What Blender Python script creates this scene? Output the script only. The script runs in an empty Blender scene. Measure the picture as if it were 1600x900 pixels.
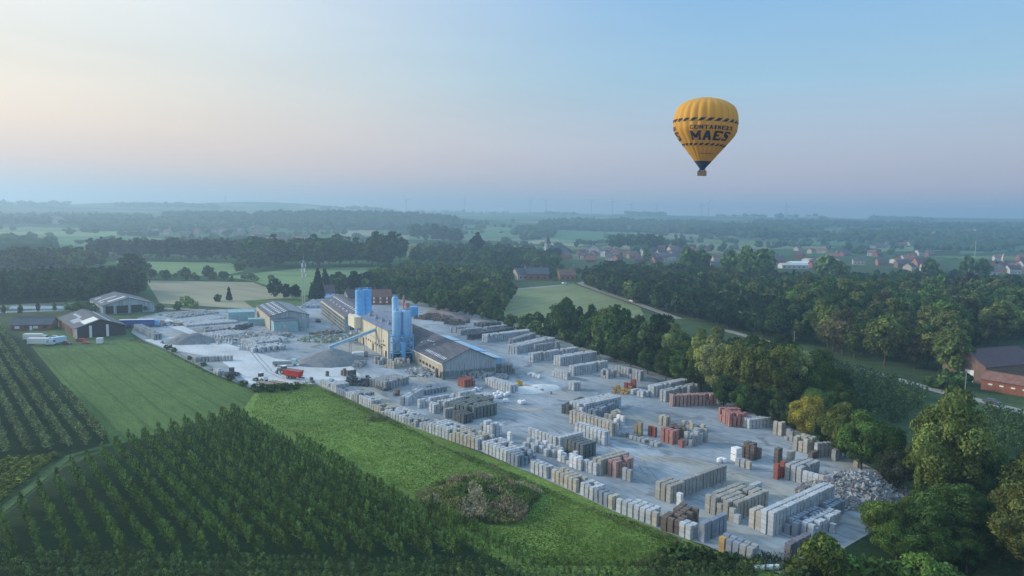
import bpy, bmesh, math, random
import numpy as np
from mathutils import Vector, Matrix, noise
from mathutils.geometry import tessellate_polygon
R = math.radians
sc = bpy.context.scene
COL = sc.collection

# ------------------------------------------------------------------ camera
FOC, CAMH, PIT, ROL = 1150.0, 60.0, math.atan((450 - 336) / 1150.0), R(1.0)
c_, s_ = math.cos(ROL), math.sin(ROL)
cp_, sp_ = math.cos(PIT), math.sin(PIT)
Xa = Vector((1, 0, 0)); Fa = Vector((0, cp_, -sp_)); Ua = Vector((0, sp_, cp_))
cx = Xa * c_ + Ua * s_; cy = -Xa * s_ + Ua * c_
cam = bpy.data.objects.new('camera', bpy.data.cameras.new('camera'))
COL.objects.link(cam)
cam.matrix_world = Matrix(((cx.x, cy.x, -Fa.x, 0), (cx.y, cy.y, -Fa.y, 0), (cx.z, cy.z, -Fa.z, CAMH), (0, 0, 0, 1)))
cam.data.sensor_width = 36; cam.data.lens = 36 * FOC / 1600
cam.data.clip_start = 1; cam.data.clip_end = 60000
sc.camera = cam

# ------------------------------------------------------------------ sky and sun
SUN_EL, SUN_AZ = R(21), R(-76)          # azimuth from +Y, negative = to the left
w = bpy.data.worlds.new('World'); sc.world = w; w.use_nodes = True
nt = w.node_tree; nt.nodes.clear()
N = nt.nodes.new; L = nt.links.new
def wramp(stops):
    n = N('ShaderNodeValToRGB'); cr = n.color_ramp
    while len(cr.elements) < len(stops): cr.elements.new(0.5)
    for e, (p, c) in zip(cr.elements, stops): e.position = p; e.color = (*c, 1)
    return n
tc = N('ShaderNodeTexCoord'); sx = N('ShaderNodeSeparateXYZ'); L(tc.outputs['Generated'], sx.inputs[0])
rl = wramp([(0, (.60, .46, .40)), (.03, (.74, .52, .40)), (.06, (1.0, .66, .46)), (.10, (1.06, .78, .53)), (.14, (1.02, .84, .62)), (.20, (.98, .92, .79)), (.30, (1.04, 1.03, .97)), (.6, (.66, .88, 1.05)), (1, (.52, .80, 1.15))])
rr = wramp([(0, (.62, .44, .46)), (.04, (.62, .50, .54)), (.10, (.53, .57, .66)), (.17, (.37, .59, .74)), (.30, (.245, .50, .83)), (.6, (.38, .68, 1.08)), (1, (.52, .80, 1.15))])
for r_ in (rl, rr): L(sx.outputs['Z'], r_.inputs[0])
mr = N('ShaderNodeMapRange'); mr.interpolation_type = 'SMOOTHSTEP'
mr.inputs['From Min'].default_value = -0.72; mr.inputs['From Max'].default_value = 0.28
L(sx.outputs['X'], mr.inputs['Value'])
mx = N('ShaderNodeMix'); mx.data_type = 'RGBA'
L(mr.outputs['Result'], mx.inputs['Factor']); L(rl.outputs[0], mx.inputs['A']); L(rr.outputs[0], mx.inputs['B'])
sky = N('ShaderNodeTexSky'); sky.sky_type = 'NISHITA'; sky.sun_disc = False
sky.sun_elevation = SUN_EL; sky.sun_rotation = SUN_AZ
vm = N('ShaderNodeVectorMath'); vm.operation = 'SCALE'; vm.inputs['Scale'].default_value = 0.1
L(sky.outputs[0], vm.inputs[0])
mx2 = N('ShaderNodeMix'); mx2.data_type = 'RGBA'; mx2.inputs['Factor'].default_value = 0.12
L(mx.outputs['Result'], mx2.inputs['A']); L(vm.outputs[0], mx2.inputs['B'])
cm = N('ShaderNodeMapping'); cm.inputs['Scale'].default_value = (2.0, 2.0, 14.0); L(tc.outputs['Generated'], cm.inputs[0])
cn = N('ShaderNodeTexNoise'); cn.inputs['Scale'].default_value = 1.3; cn.inputs['Detail'].default_value = 5; cn.inputs['Roughness'].default_value = .5; L(cm.outputs[0], cn.inputs['Vector'])
cr_ = N('ShaderNodeMapRange'); cr_.inputs['From Min'].default_value = .3; cr_.inputs['From Max'].default_value = .7; cr_.inputs['To Min'].default_value = .965; cr_.inputs['To Max'].default_value = 1.04; L(cn.outputs[0], cr_.inputs['Value'])
cx_ = N('ShaderNodeMix'); cx_.data_type = 'RGBA'; cx_.blend_type = 'MULTIPLY'; cx_.inputs['Factor'].default_value = 1
bg = N('ShaderNodeBackground'); bg.inputs['Strength'].default_value = 1.0
out = N('ShaderNodeOutputWorld'); L(mx2.outputs['Result'], cx_.inputs['A']); L(cr_.outputs['Result'], cx_.inputs['B']); L(cx_.outputs['Result'], bg.inputs[0]); L(bg.outputs[0], out.inputs[0])

sun = bpy.data.objects.new('sun', bpy.data.lights.new('sun', 'SUN')); COL.objects.link(sun)
sun.data.energy = 2.9; sun.data.angle = R(11); sun.data.color = (1.0, .92, .80)
sd = Vector((math.sin(SUN_AZ) * math.cos(SUN_EL), math.cos(SUN_AZ) * math.cos(SUN_EL), math.sin(SUN_EL)))
sun.rotation_euler = sd.to_track_quat('Z', 'Y').to_euler()
sc.view_settings.view_transform = 'Standard'; sc.view_settings.look = 'None'
sc.view_settings.exposure = 0.10; sc.view_settings.gamma = 1.0
sc.render.engine = 'CYCLES'
sc.cycles.max_bounces = 5; sc.cycles.diffuse_bounces = 2; sc.cycles.glossy_bounces = 1
sc.cycles.transmission_bounces = 2; sc.cycles.volume_bounces = 1; sc.cycles.transparent_max_bounces = 4
HAZE_DENSITY, HAZE_TOP = 3.2e-4, 215.0

# ------------------------------------------------------------------ survey helpers: photo line of sight -> ground
def ray(px, py):
    x = px - 800; y = 450 - py
    return cx * x + cy * y + Fa * FOC
def G(px, py, z=0.0):
    d = ray(px, py); t = (z - CAMH) / d.z
    return Vector((d.x * t, d.y * t, z))
def sstep(a, b, x):
    t = min(1, max(0, (x - a) / (b - a))); return t * t * (3 - 2 * t)
def hgt(x, y):
    d = math.hypot(x, y)
    if d < 1250: return 0.0
    h = sstep(1250, 5200, d) * 74
    k = sstep(1250, 3000, d)
    h += k * 13 * noise.noise(Vector((x / 1100, y / 900, 3.1))) + k * 5 * noise.noise(Vector((x / 420, y / 350, 7.7)))
    h += 40 * math.exp(-((x + 560) / 430) ** 2 - ((y - 2650) / 330) ** 2)
    h += 20 * math.exp(-((x - 620) / 700) ** 2 - ((y - 3000) / 350) ** 2)
    h += sstep(3600, 5300, d) * (44 * noise.noise(Vector((x / 1000, y / 2500, 1.3))) + 14 * noise.noise(Vector((x / 330, y / 1500, 4.3))))
    h += sstep(4500, 5800, d) * sstep(-1000, -2200, x) * 14
    return h
def GT(px, py):
    d = ray(px, py); d = d / math.hypot(d.x, d.y)
    t = 300.0
    while t < 9000:
        z = CAMH + d.z * t
        if z <= hgt(d.x * t, d.y * t): break
        t += 12 + t * .004
    return Vector((d.x * t, d.y * t, hgt(d.x * t, d.y * t)))
def top_h(px, py, base):
    d = ray(px, py); t = math.hypot(base.x, base.y) / math.hypot(d.x, d.y)
    return CAMH + d.z * t - base.z

# ------------------------------------------------------------------ object helpers
def tag(o, label=None, cat=None, group=None, kind=None):
    if label: o['label'] = label
    if cat: o['category'] = cat
    if group: o['group'] = group
    if kind: o['kind'] = kind
    return o
def thing(name, label, cat, loc=(0, 0, 0), rz=0.0, group=None):
    o = bpy.data.objects.new(name, None); COL.objects.link(o)
    o.location = loc; o.rotation_euler = (0, 0, rz); o.empty_display_size = .5
    return tag(o, label, cat, group)
def link(name, me, parent=None, loc=None, rz=None):
    o = bpy.data.objects.new(name, me); COL.objects.link(o)
    if parent is not None: o.parent = parent
    if loc is not None: o.location = loc
    if rz is not None: o.rotation_euler = (0, 0, rz)
    return o
def copy_tree(o, parent=None):
    c = o.copy(); COL.objects.link(c); c.parent = parent
    for ch in o.children: copy_tree(ch, c)
    return c
class MB:
    def __init__(s): s.v = []; s.f = []; s.m = []; s.M = None; s.smooth = []
    def add(s, vs, fs, mat=0, sm=False):
        b = len(s.v)
        if s.M is not None: vs = [s.M @ Vector(v) for v in vs]
        s.v += [tuple(v) for v in vs]
        s.f += [tuple(b + i for i in f) for f in fs]; s.m += [mat] * len(fs); s.smooth += [sm] * len(fs)
    def box(s, x0, x1, y0, y1, z0, z1, mat=0):
        s.add([(x0, y0, z0), (x1, y0, z0), (x1, y1, z0), (x0, y1, z0), (x0, y0, z1), (x1, y0, z1), (x1, y1, z1), (x0, y1, z1)],
              [(0, 3, 2, 1), (4, 5, 6, 7), (0, 1, 5, 4), (1, 2, 6, 5), (2, 3, 7, 6), (3, 0, 4, 7)], mat)
    def cbox(s, c, d, mat=0): s.box(c[0] - d[0] / 2, c[0] + d[0] / 2, c[1] - d[1] / 2, c[1] + d[1] / 2, c[2] - d[2] / 2, c[2] + d[2] / 2, mat)
    def tube(s, a, b, r0, r1=None, n=8, mat=0, caps=True, sm=True):
        r1 = r0 if r1 is None else r1
        a = Vector(a); b = Vector(b); d = (b - a).normalized()
        u = d.orthogonal().normalized(); v = d.cross(u)
        vs = [a + (u * math.cos(t) + v * math.sin(t)) * r0 for t in [2 * math.pi * i / n for i in range(n)]]
        vs += [b + (u * math.cos(t) + v * math.sin(t)) * r1 for t in [2 * math.pi * i / n for i in range(n)]]
        s.add(vs, [(i, (i + 1) % n, n + (i + 1) % n, n + i) for i in range(n)], mat, sm)
        if caps: s.add([*vs], [tuple(range(n))[::-1], tuple(range(n, 2 * n))], mat)
    def lathe(s, prof, n=24, mat=0, sm=True, c=(0, 0)):
        vs = []
        for r, z in prof:
            vs += [(c[0] + r * math.cos(2 * math.pi * i / n), c[1] + r * math.sin(2 * math.pi * i / n), z) for i in range(n)]
        fs = []
        for k in range(len(prof) - 1):
            fs += [(k * n + i, k * n + (i + 1) % n, (k + 1) * n + (i + 1) % n, (k + 1) * n + i) for i in range(n)]
        s.add(vs, fs, mat, sm)
    def prism(s, pts, z0, z1, mat=0, mtop=None):
        n = len(pts)
        vs = [(p[0], p[1], z0) for p in pts] + [(p[0], p[1], z1) for p in pts]
        s.add(vs, [(i, (i + 1) % n, n + (i + 1) % n, n + i) for i in range(n)] + [tuple(range(n))[::-1]], mat)
        s.add([(p[0], p[1], z1) for p in pts], [tuple(range(n))], mat if mtop is None else mtop)
    def mesh(s, name, mats):
        me = bpy.data.meshes.new(name); me.from_pydata(s.v, [], s.f); me.update()
        for m in (mats if isinstance(mats, (list, tuple)) else [mats]): me.materials.append(m)
        me.polygons.foreach_set('material_index', s.m); me.polygons.foreach_set('use_smooth', s.smooth)
        return me
    def build(s, name, mats, parent=None, loc=None, rz=None):
        return link(name, s.mesh(name, mats), parent, loc, rz)

# ------------------------------------------------------------------ materials
def mat(name, col, rough=.85, metal=0.0, noise_amt=0.0, scale=1.0, col2=None, bump=0.0, attr=False, objcol=False, stretch=None, spec=.3, coord='Object'):
    m = bpy.data.materials.new(name); m.use_nodes = True; t = m.node_tree; b = t.nodes['Principled BSDF']
    b.inputs['Roughness'].default_value = rough; b.inputs['Metallic'].default_value = metal
    b.inputs['Specular IOR Level'].default_value = spec
    b.inputs['Base Color'].default_value = (*col, 1)
    cur = None
    if col2 is not None or noise_amt or bump:
        tcn = t.nodes.new('ShaderNodeTexCoord'); mp = t.nodes.new('ShaderNodeMapping')
        t.links.new(tcn.outputs[coord], mp.inputs[0])
        if stretch: mp.inputs['Scale'].default_value = stretch
        nz = t.nodes.new('ShaderNodeTexNoise'); nz.inputs['Scale'].default_value = scale; nz.inputs['Detail'].default_value = 5
        nz.inputs['Roughness'].default_value = .6
        t.links.new(mp.outputs[0], nz.inputs['Vector'])
        cr = t.nodes.new('ShaderNodeValToRGB')
        c2 = col2 if col2 is not None else tuple(c * (1 - noise_amt) for c in col)
        c1 = col if col2 is not None else tuple(min(1, c * (1 + noise_amt)) for c in col)
        cr.color_ramp.elements[0].position = .33; cr.color_ramp.elements[1].position = .67
        cr.color_ramp.elements[0].color = (*c2, 1); cr.color_ramp.elements[1].color = (*c1, 1)
        t.links.new(nz.outputs[0], cr.inputs[0]); cur = cr.outputs[0]
        if bump:
            bp = t.nodes.new('ShaderNodeBump'); bp.inputs['Strength'].default_value = bump; bp.inputs['Distance'].default_value = .2
            t.links.new(nz.outputs[0], bp.inputs['Height']); t.links.new(bp.outputs[0], b.inputs['Normal'])
    def mul(cur, sock):
        x = t.nodes.new('ShaderNodeMix'); x.data_type = 'RGBA'; x.blend_type = 'MULTIPLY'; x.inputs['Factor'].default_value = 1
        if cur is None: x.inputs['A'].default_value = (*col, 1)
        else: t.links.new(cur, x.inputs['A'])
        t.links.new(sock, x.inputs['B']); return x.outputs['Result']
    if attr:
        a = t.nodes.new('ShaderNodeAttribute'); a.attribute_name = 'tint'; cur = mul(cur, a.outputs['Color'])
    if objcol:
        oi = t.nodes.new('ShaderNodeObjectInfo'); cur = mul(cur, oi.outputs['Color'])
    if cur is not None: t.links.new(cur, b.inputs['Base Color'])
    return m
def leafmat(name, trans=.12):
    m = bpy.data.materials.new(name); m.use_nodes = True; t = m.node_tree; t.nodes.clear()
    n = t.nodes.new; l = t.links.new
    a = n('ShaderNodeAttribute'); a.attribute_name = 'tint'
    oi = n('ShaderNodeObjectInfo')
    x = n('ShaderNodeMix'); x.data_type = 'RGBA'; x.blend_type = 'MULTIPLY'; x.inputs['Factor'].default_value = 1
    l(a.outputs['Color'], x.inputs['A']); l(oi.outputs['Color'], x.inputs['B'])
    d = n('ShaderNodeBsdfDiffuse'); tr = n('ShaderNodeBsdfTranslucent'); ms = n('ShaderNodeMixShader'); ms.inputs[0].default_value = trans
    l(x.outputs['Result'], d.inputs[0]); l(x.outputs['Result'], tr.inputs[0]); l(d.outputs[0], ms.inputs[1]); l(tr.outputs[0], ms.inputs[2])
    o = n('ShaderNodeOutputMaterial'); l(ms.outputs[0], o.inputs[0]); return m
LEAF = leafmat('leaf')
BARK = mat('bark', (.10, .08, .06), noise_amt=.4, scale=3)

def ground_mat(name, stops, scale, stretch=(1, 1, 1), rot=0.0, big=None, bump=.3, fine=None, finec=.35, lines=None):
    """noise ramp in world metres; big=(scale, dark, light) broad patches; fine=(scale) speckle"""
    m = bpy.data.materials.new(name); m.use_nodes = True; t = m.node_tree; b = t.nodes['Principled BSDF']
    n = t.nodes.new; l = t.links.new
    b.inputs['Roughness'].default_value = .95; b.inputs['Specular IOR Level'].default_value = .15
    geo = n('ShaderNodeNewGeometry'); mp = n('ShaderNodeMapping'); mp.vector_type = 'POINT'
    mp.inputs['Rotation'].default_value = (0, 0, rot); mp.inputs['Scale'].default_value = stretch
    # rotate first, then scale
    r0 = n('ShaderNodeVectorRotate'); r0.rotation_type = 'Z_AXIS'; r0.inputs['Angle'].default_value = rot
    l(geo.outputs['Position'], r0.inputs['Vector']); mp.inputs['Rotation'].default_value = (0, 0, 0); l(r0.outputs[0], mp.inputs[0])
    nz = n('ShaderNodeTexNoise'); nz.inputs['Scale'].default_value = scale; nz.inputs['Detail'].default_value = 6; nz.inputs['Roughness'].default_value = .65
    l(mp.outputs[0], nz.inputs['Vector'])
    cr = n('ShaderNodeValToRGB')
    while len(cr.color_ramp.elements) < len(stops): cr.color_ramp.elements.new(.5)
    for e, (p, c) in zip(cr.color_ramp.elements, stops): e.position = p; e.color = (*c, 1)
    l(nz.outputs[0], cr.inputs[0]); cur = cr.outputs[0]
    def mulv(cur, nscale, lo, hi, a, bb, vec):
        z = n('ShaderNodeTexNoise'); z.inputs['Scale'].default_value = nscale; z.inputs['Detail'].default_value = 4; l(vec, z.inputs['Vector'])
        r = n('ShaderNodeMapRange'); r.inputs['From Min'].default_value = lo; r.inputs['From Max'].default_value = hi
        r.inputs['To Min'].default_value = a; r.inputs['To Max'].default_value = bb; l(z.outputs[0], r.inputs['Value'])
        x = n('ShaderNodeMix'); x.data_type = 'RGBA'; x.blend_type = 'MULTIPLY'; x.inputs['Factor'].default_value = 1
        l(cur, x.inputs['A']); l(r.outputs[0], x.inputs['B']); return x.outputs['Result'], z
    if big: cur, _ = mulv(cur, big[0], .35, .65, big[1], big[2], geo.outputs['Position'])
    if fine: cur, zz = mulv(cur, fine, .3, .7, 1 - finec, 1 + finec, mp.outputs[0])
    if lines:        # (period, width 0..1, darkening): wheel and mowing lines along x of the rotated frame
        se = n('ShaderNodeSeparateXYZ'); l(r0.outputs[0], se.inputs[0]); wz = n('ShaderNodeTexNoise'); wz.inputs['Scale'].default_value = .02; l(geo.outputs['Position'], wz.inputs['Vector'])
        ma = n('ShaderNodeMath'); ma.operation = 'MULTIPLY_ADD'; ma.inputs[1].default_value = 3.0; l(wz.outputs[0], ma.inputs[0]); l(se.outputs['Y'], ma.inputs[2])
        mo = n('ShaderNodeMath'); mo.operation = 'PINGPONG'; mo.inputs[1].default_value = lines[0] / 2; l(ma.outputs[0], mo.inputs[0])
        rg = n('ShaderNodeMapRange'); rg.interpolation_type = 'SMOOTHSTEP'; rg.inputs['From Min'].default_value = 0; rg.inputs['From Max'].default_value = lines[0] / 2 * lines[1]; rg.inputs['To Min'].default_value = lines[2]; rg.inputs['To Max'].default_value = 1; l(mo.outputs[0], rg.inputs['Value'])
        xl = n('ShaderNodeMix'); xl.data_type = 'RGBA'; xl.blend_type = 'MULTIPLY'; xl.inputs['Factor'].default_value = 1; l(cur, xl.inputs['A']); l(rg.outputs[0], xl.inputs['B']); cur = xl.outputs['Result']
    l(cur, b.inputs['Base Color'])
    if bump:
        bp = n('ShaderNodeBump'); bp.inputs['Strength'].default_value = bump; bp.inputs['Distance'].default_value = .5
        l((zz if fine else nz).outputs[0], bp.inputs['Height']); l(bp.outputs[0], b.inputs['Normal'])
    m['cur'] = 1
    return m, t, b, cur
RU = R(50)     # rotates world so the yard's long axis lies along x
MG_lawn = ground_mat('lawn_grass', [(0.3, (0.065, 0.123, 0.035)), (0.5, (0.091, 0.159, 0.043)), (0.7, (0.128, 0.194, 0.054))], .35, (.35, 1.6, 1), RU, (.02, .8, 1.15), .5, 2.2, .3, (7.5, .22, .74))[0]
MG_past = ground_mat('pasture_grass', [(0.3, (0.106, 0.179, 0.036)), (0.5, (0.150, 0.234, 0.047)), (0.72, (0.211, 0.288, 0.066))], .28, (.8, 1.6, 1), R(20), (.03, .72, 1.22), .8, 1.5, .45)[0]
MG_orch = ground_mat('orchard_grass', [(0.3, (0.014, 0.033, 0.013)), (0.7, (0.022, 0.051, 0.017))], .5, (1, 1, 1), 0, (.05, .8, 1.2), .4, 2.0, .3)[0]  # grass darkened: shade between the tree rows is put into this colour
MG_track = ground_mat('worn_track', [(.3, (.06, .11, .04)), (.6, (.09, .14, .055)), (.75, (.15, .17, .10))], .5, (1, 1, 1), 0, (.1, .8, 1.2), .4, 2.0, .3)[0]
MG_tan = ground_mat('stubble_field', [(0.3, (0.247, 0.231, 0.140)), (0.7, (0.351, 0.312, 0.210))], .05, (.2, 2, 1), R(40), (.008, .85, 1.15), .2)[0]
MG_lgreen = ground_mat('pale_meadow', [(.3, (.13, .21, .075)), (.7, (.20, .28, .11))], .03, (.3, 2, 1), R(30), (.006, .85, 1.15), .2)[0]
MG_mead = ground_mat('mown_meadow', [(0.3, (0.165, 0.200, 0.085)), (0.7, (0.231, 0.250, 0.120))], .09, (.4, 1.6, 1), R(-60), (.015, .85, 1.15), .2, 1.2, .15, (9, .3, .85))[0]
MG_green = ground_mat('green_field', [(.3, (.06, .15, .06)), (.7, (.09, .20, .08))], .01, (.3, 2, 1), 0, (.004, .85, 1.15), 0)[0]
MG_scrub = ground_mat('rough_ground', [(.3, (.03, .055, .02)), (.55, (.055, .09, .03)), (.75, (.10, .11, .05))], .12, (1, 1, 1), 0, (.02, .7, 1.3), .6, 1.0, .4)[0]
MG_gravel = ground_mat('crushed_stone', [(.3, (.17, .175, .185)), (.7, (.27, .275, .28))], .5, (1, 1, 1), 0, (.1, .85, 1.1), .5, 3, .2)[0]
MG_road = ground_mat('pale_road', [(.3, (.26, .26, .25)), (.7, (.36, .35, .33))], .2, (1, 1, 1), 0, None, .1)[0]

def yard_mat():
    m, t, b, cur = ground_mat('yard_concrete', [(.25, (.215, .245, .27)), (.5, (.305, .34, .37)), (.75, (.40, .43, .45))], .11, (.35, 1, 1), RU, (.03, .74, 1.2), .15, .9, .16, (4.6, .2, .86))
    n = t.nodes.new; l = t.links.new
    geo = n('ShaderNodeNewGeometry'); r0 = n('ShaderNodeVectorRotate'); r0.rotation_type = 'Z_AXIS'; r0.inputs['Angle'].default_value = RU
    l(geo.outputs['Position'], r0.inputs['Vector'])
    # slab joints
    bk = n('ShaderNodeTexBrick'); bk.offset = 0; bk.inputs['Scale'].default_value = 1; bk.inputs['Brick Width'].default_value = 9; bk.inputs['Row Height'].default_value = 6
    bk.inputs['Mortar Size'].default_value = .12; bk.inputs['Mortar Smooth'].default_value = .6
    bk.inputs['Color1'].default_value = (1, 1, 1, 1); bk.inputs['Color2'].default_value = (.93, .93, .94, 1); bk.inputs['Mortar'].default_value = (.74, .74, .72, 1)
    l(r0.outputs[0], bk.inputs['Vector'])
    x = n('ShaderNodeMix'); x.data_type = 'RGBA'; x.blend_type = 'MULTIPLY'; x.inputs['Factor'].default_value = .8
    l(cur, x.inputs['A']); l(bk.outputs['Color'], x.inputs['B'])
    # damp stains
    z = n('ShaderNodeTexNoise'); z.inputs['Scale'].default_value = .13; z.inputs['Detail'].default_value = 7; z.inputs['Distortion'].default_value = .8; l(r0.outputs[0], z.inputs['Vector'])
    r = n('ShaderNodeMapRange'); r.inputs['From Min'].default_value = .56; r.inputs['From Max'].default_value = .66; r.inputs['To Min'].default_value = 1; r.inputs['To Max'].default_value = .60
    l(z.outputs[0], r.inputs['Value'])
    x2 = n('ShaderNodeMix'); x2.data_type = 'RGBA'; x2.blend_type = 'MULTIPLY'; x2.inputs['Factor'].default_value = 1
    l(x.outputs['Result'], x2.inputs['A']); l(r.outputs[0], x2.inputs['B'])
    # sandy lanes where the loaders drive
    z2 = n('ShaderNodeTexNoise'); z2.inputs['Scale'].default_value = .045; z2.inputs['Detail'].default_value = 3; mp = n('ShaderNodeMapping'); mp.inputs['Scale'].default_value = (.4, 1.5, 1)
    l(r0.outputs[0], mp.inputs[0]); l(mp.outputs[0], z2.inputs['Vector'])
    r2 = n('ShaderNodeMapRange'); r2.inputs['From Min'].default_value = .55; r2.inputs['From Max'].default_value = .65; l(z2.outputs[0], r2.inputs['Value'])
    x3 = n('ShaderNodeMix'); x3.data_type = 'RGBA'; x3.inputs['B'].default_value = (.42, .39, .32, 1)
    mm = n('ShaderNodeMath'); mm.operation = 'MULTIPLY'; mm.inputs[1].default_value = .55; l(r2.outputs[0], mm.inputs[0]); l(mm.outputs[0], x3.inputs['Factor'])
    l(x2.outputs['Result'], x3.inputs['A']); l(x3.outputs['Result'], b.inputs['Base Color'])
    return m
M_yard = yard_mat()
M_dust = ground_mat('pale_dust', [(0.3, (0.483, 0.491, 0.492)), (0.7, (0.667, 0.673, 0.672))], .08, (.5, 1.5, 1), RU, (.03, .88, 1.1), .2, 1.0, .12)[0]

def far_mat():
    m = bpy.data.materials.new('farmland'); m.use_nodes = True; t = m.node_tree; b = t.nodes['Principled BSDF']
    n = t.nodes.new; l = t.links.new
    b.inputs['Roughness'].default_value = 1; b.inputs['Specular IOR Level'].default_value = 0
    geo = n('ShaderNodeNewGeometry'); mp = n('ShaderNodeMapping'); mp.inputs['Scale'].default_value = (1 / 330, 1 / 190, 0); mp.inputs['Rotation'].default_value = (0, 0, .35)
    nz = n('ShaderNodeTexNoise'); nz.inputs['Scale'].default_value = .003; l(geo.outputs['Position'], nz.inputs['Vector'])
    ad = n('ShaderNodeVectorMath'); ad.operation = 'MULTIPLY_ADD'; ad.inputs[1].default_value = (.5, .5, 0); l(nz.outputs['Color'], ad.inputs[0])
    l(geo.outputs['Position'], mp.inputs[0]); l(mp.outputs[0], ad.inputs[2])
    v = n('ShaderNodeTexVoronoi'); v.voronoi_dimensions = '2D'; v.inputs['Scale'].default_value = 1; l(ad.outputs[0], v.inputs['Vector'])
    sp = n('ShaderNodeSeparateColor'); l(v.outputs['Color'], sp.inputs[0])
    cr = n('ShaderNodeValToRGB'); cr.color_ramp.interpolation = 'CONSTANT'
    st = [(0, (.06, .13, .05)), (.18, (.10, .17, .07)), (.34, (.05, .09, .035)), (.5, (.16, .20, .09)), (.62, (.075, .15, .06)), (.76, (.24, .235, .14)), (.86, (.11, .17, .08)), (.94, (.045, .075, .03))]
    while len(cr.color_ramp.elements) < len(st): cr.color_ramp.elements.new(.5)
    for e, (p, c) in zip(cr.color_ramp.elements, st): e.position = p; e.color = (*c, 1)
    l(sp.outputs[0], cr.inputs[0])
    v2 = n('ShaderNodeTexVoronoi'); v2.voronoi_dimensions = '2D'; v2.feature = 'DISTANCE_TO_EDGE'; l(ad.outputs[0], v2.inputs['Vector'])
    r = n('ShaderNodeMapRange'); r.inputs['From Min'].default_value = .02; r.inputs['From Max'].default_value = .035; r.inputs['To Min'].default_value = .35; r.inputs['To Max'].default_value = 1
    l(v2.outputs[0], r.inputs['Value'])
    x = n('ShaderNodeMix'); x.data_type = 'RGBA'; x.blend_type = 'MULTIPLY'; x.inputs['Factor'].default_value = 1
    l(cr.outputs[0], x.inputs['A']); l(r.outputs[0], x.inputs['B'])
    z = n('ShaderNodeTexNoise'); z.inputs['Scale'].default_value = .02; z.inputs['Detail'].default_value = 6; l(geo.outputs['Position'], z.inputs['Vector'])
    r2 = n('ShaderNodeMapRange'); r2.inputs['From Min'].default_value = .3; r2.inputs['From Max'].default_value = .7; r2.inputs['To Min'].default_value = .75; r2.inputs['To Max'].default_value = 1.25; l(z.outputs[0], r2.inputs['Value'])
    x2 = n('ShaderNodeMix'); x2.data_type = 'RGBA'; x2.blend_type = 'MULTIPLY'; x2.inputs['Factor'].default_value = 1
    l(x.outputs['Result'], x2.inputs['A']); l(r2.outputs[0], x2.inputs['B']); l(x2.outputs['Result'], b.inputs['Base Color'])
    return m
M_far = far_mat()

# ------------------------------------------------------------------ ground
def build_ground():
    vs = []; fs = []; na = 220
    rs = [0, 60, 150, 300, 500, 700, 900, 1100, 1200]
    r = 1250
    while r < 9000: rs.append(r); r += 45 + r * .012
    rs += [9500, 11000, 14000]
    for r in rs:
        for i in range(na):
            a = 2 * math.pi * i / na
            x, y = r * math.sin(a), r * math.cos(a)
            vs.append((x, y, hgt(x, y) - .08 if r < 9200 else 55))
    for k in range(len(rs) - 1):
        for i in range(na):
            fs.append((k * na + i, (k + 1) * na + i, (k + 1) * na + (i + 1) % na, k * na + (i + 1) % na))
    me = bpy.data.meshes.new('farmland'); me.from_pydata(vs, [], [f[::-1] for f in fs]); me.materials.append(M_far)
    me.polygons.foreach_set('use_smooth', [True] * len(fs)); me.update()
    tag(link('farmland', me), kind='structure')
build_ground()
def sheet(name, pts, z, m, ground=False):
    P = [(p if ground else G(*p)) for p in pts]
    P = [Vector((p[0], p[1], z)) for p in P]
    tri = tessellate_polygon([P])
    me = bpy.data.meshes.new(name)
    fs = []
    for t_ in tri:
        a, b, c = (P[i] for i in t_)
        fs.append(t_ if (b - a).cross(c - a).z > 0 else t_[::-1])
    me.from_pydata([tuple(p) for p in P], [], fs); me.materials.append(m); me.update()
    return tag(link(name, me), kind='structure')
def strip(name, pts, wd, z, m, ground=False):
    P = [(Vector((p[0], p[1], 0)) if ground else G(*p)) for p in pts]; vs = []
    for i, p in enumerate(P):
        d = (P[min(i + 1, len(P) - 1)] - P[max(i - 1, 0)]); d.z = 0; d.normalize(); nn = Vector((-d.y, d.x, 0)) * wd / 2
        vs += [tuple(p + nn + Vector((0, 0, z))), tuple(p - nn + Vector((0, 0, z)))]
    me = bpy.data.meshes.new(name); me.from_pydata(vs, [], [(2 * i, 2 * i + 1, 2 * i + 3, 2 * i + 2) for i in range(len(P) - 1)])
    me.materials.append(m); me.update(); return tag(link(name, me), kind='structure')
def drape(name, q, m, n=14, off=.5):
    a, b, c, d = q; vs = []
    for i in range(n + 1):
        for j in range(n + 1):
            u, v = i / n, j / n
            px = (a[0] * (1 - u) + b[0] * u) * (1 - v) + (d[0] * (1 - u) + c[0] * u) * v
            py = (a[1] * (1 - u) + b[1] * u) * (1 - v) + (d[1] * (1 - u) + c[1] * u) * v
            p = GT(px, py); vs.append((p.x, p.y, p.z + off))
    me = bpy.data.meshes.new(name)
    me.from_pydata(vs, [], [(i * (n + 1) + j, i * (n + 1) + j + 1, (i + 1) * (n + 1) + j + 1, (i + 1) * (n + 1) + j) for i in range(n) for j in range(n)])
    me.materials.append(m); me.update(); return tag(link(name, me), kind='structure')

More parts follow.
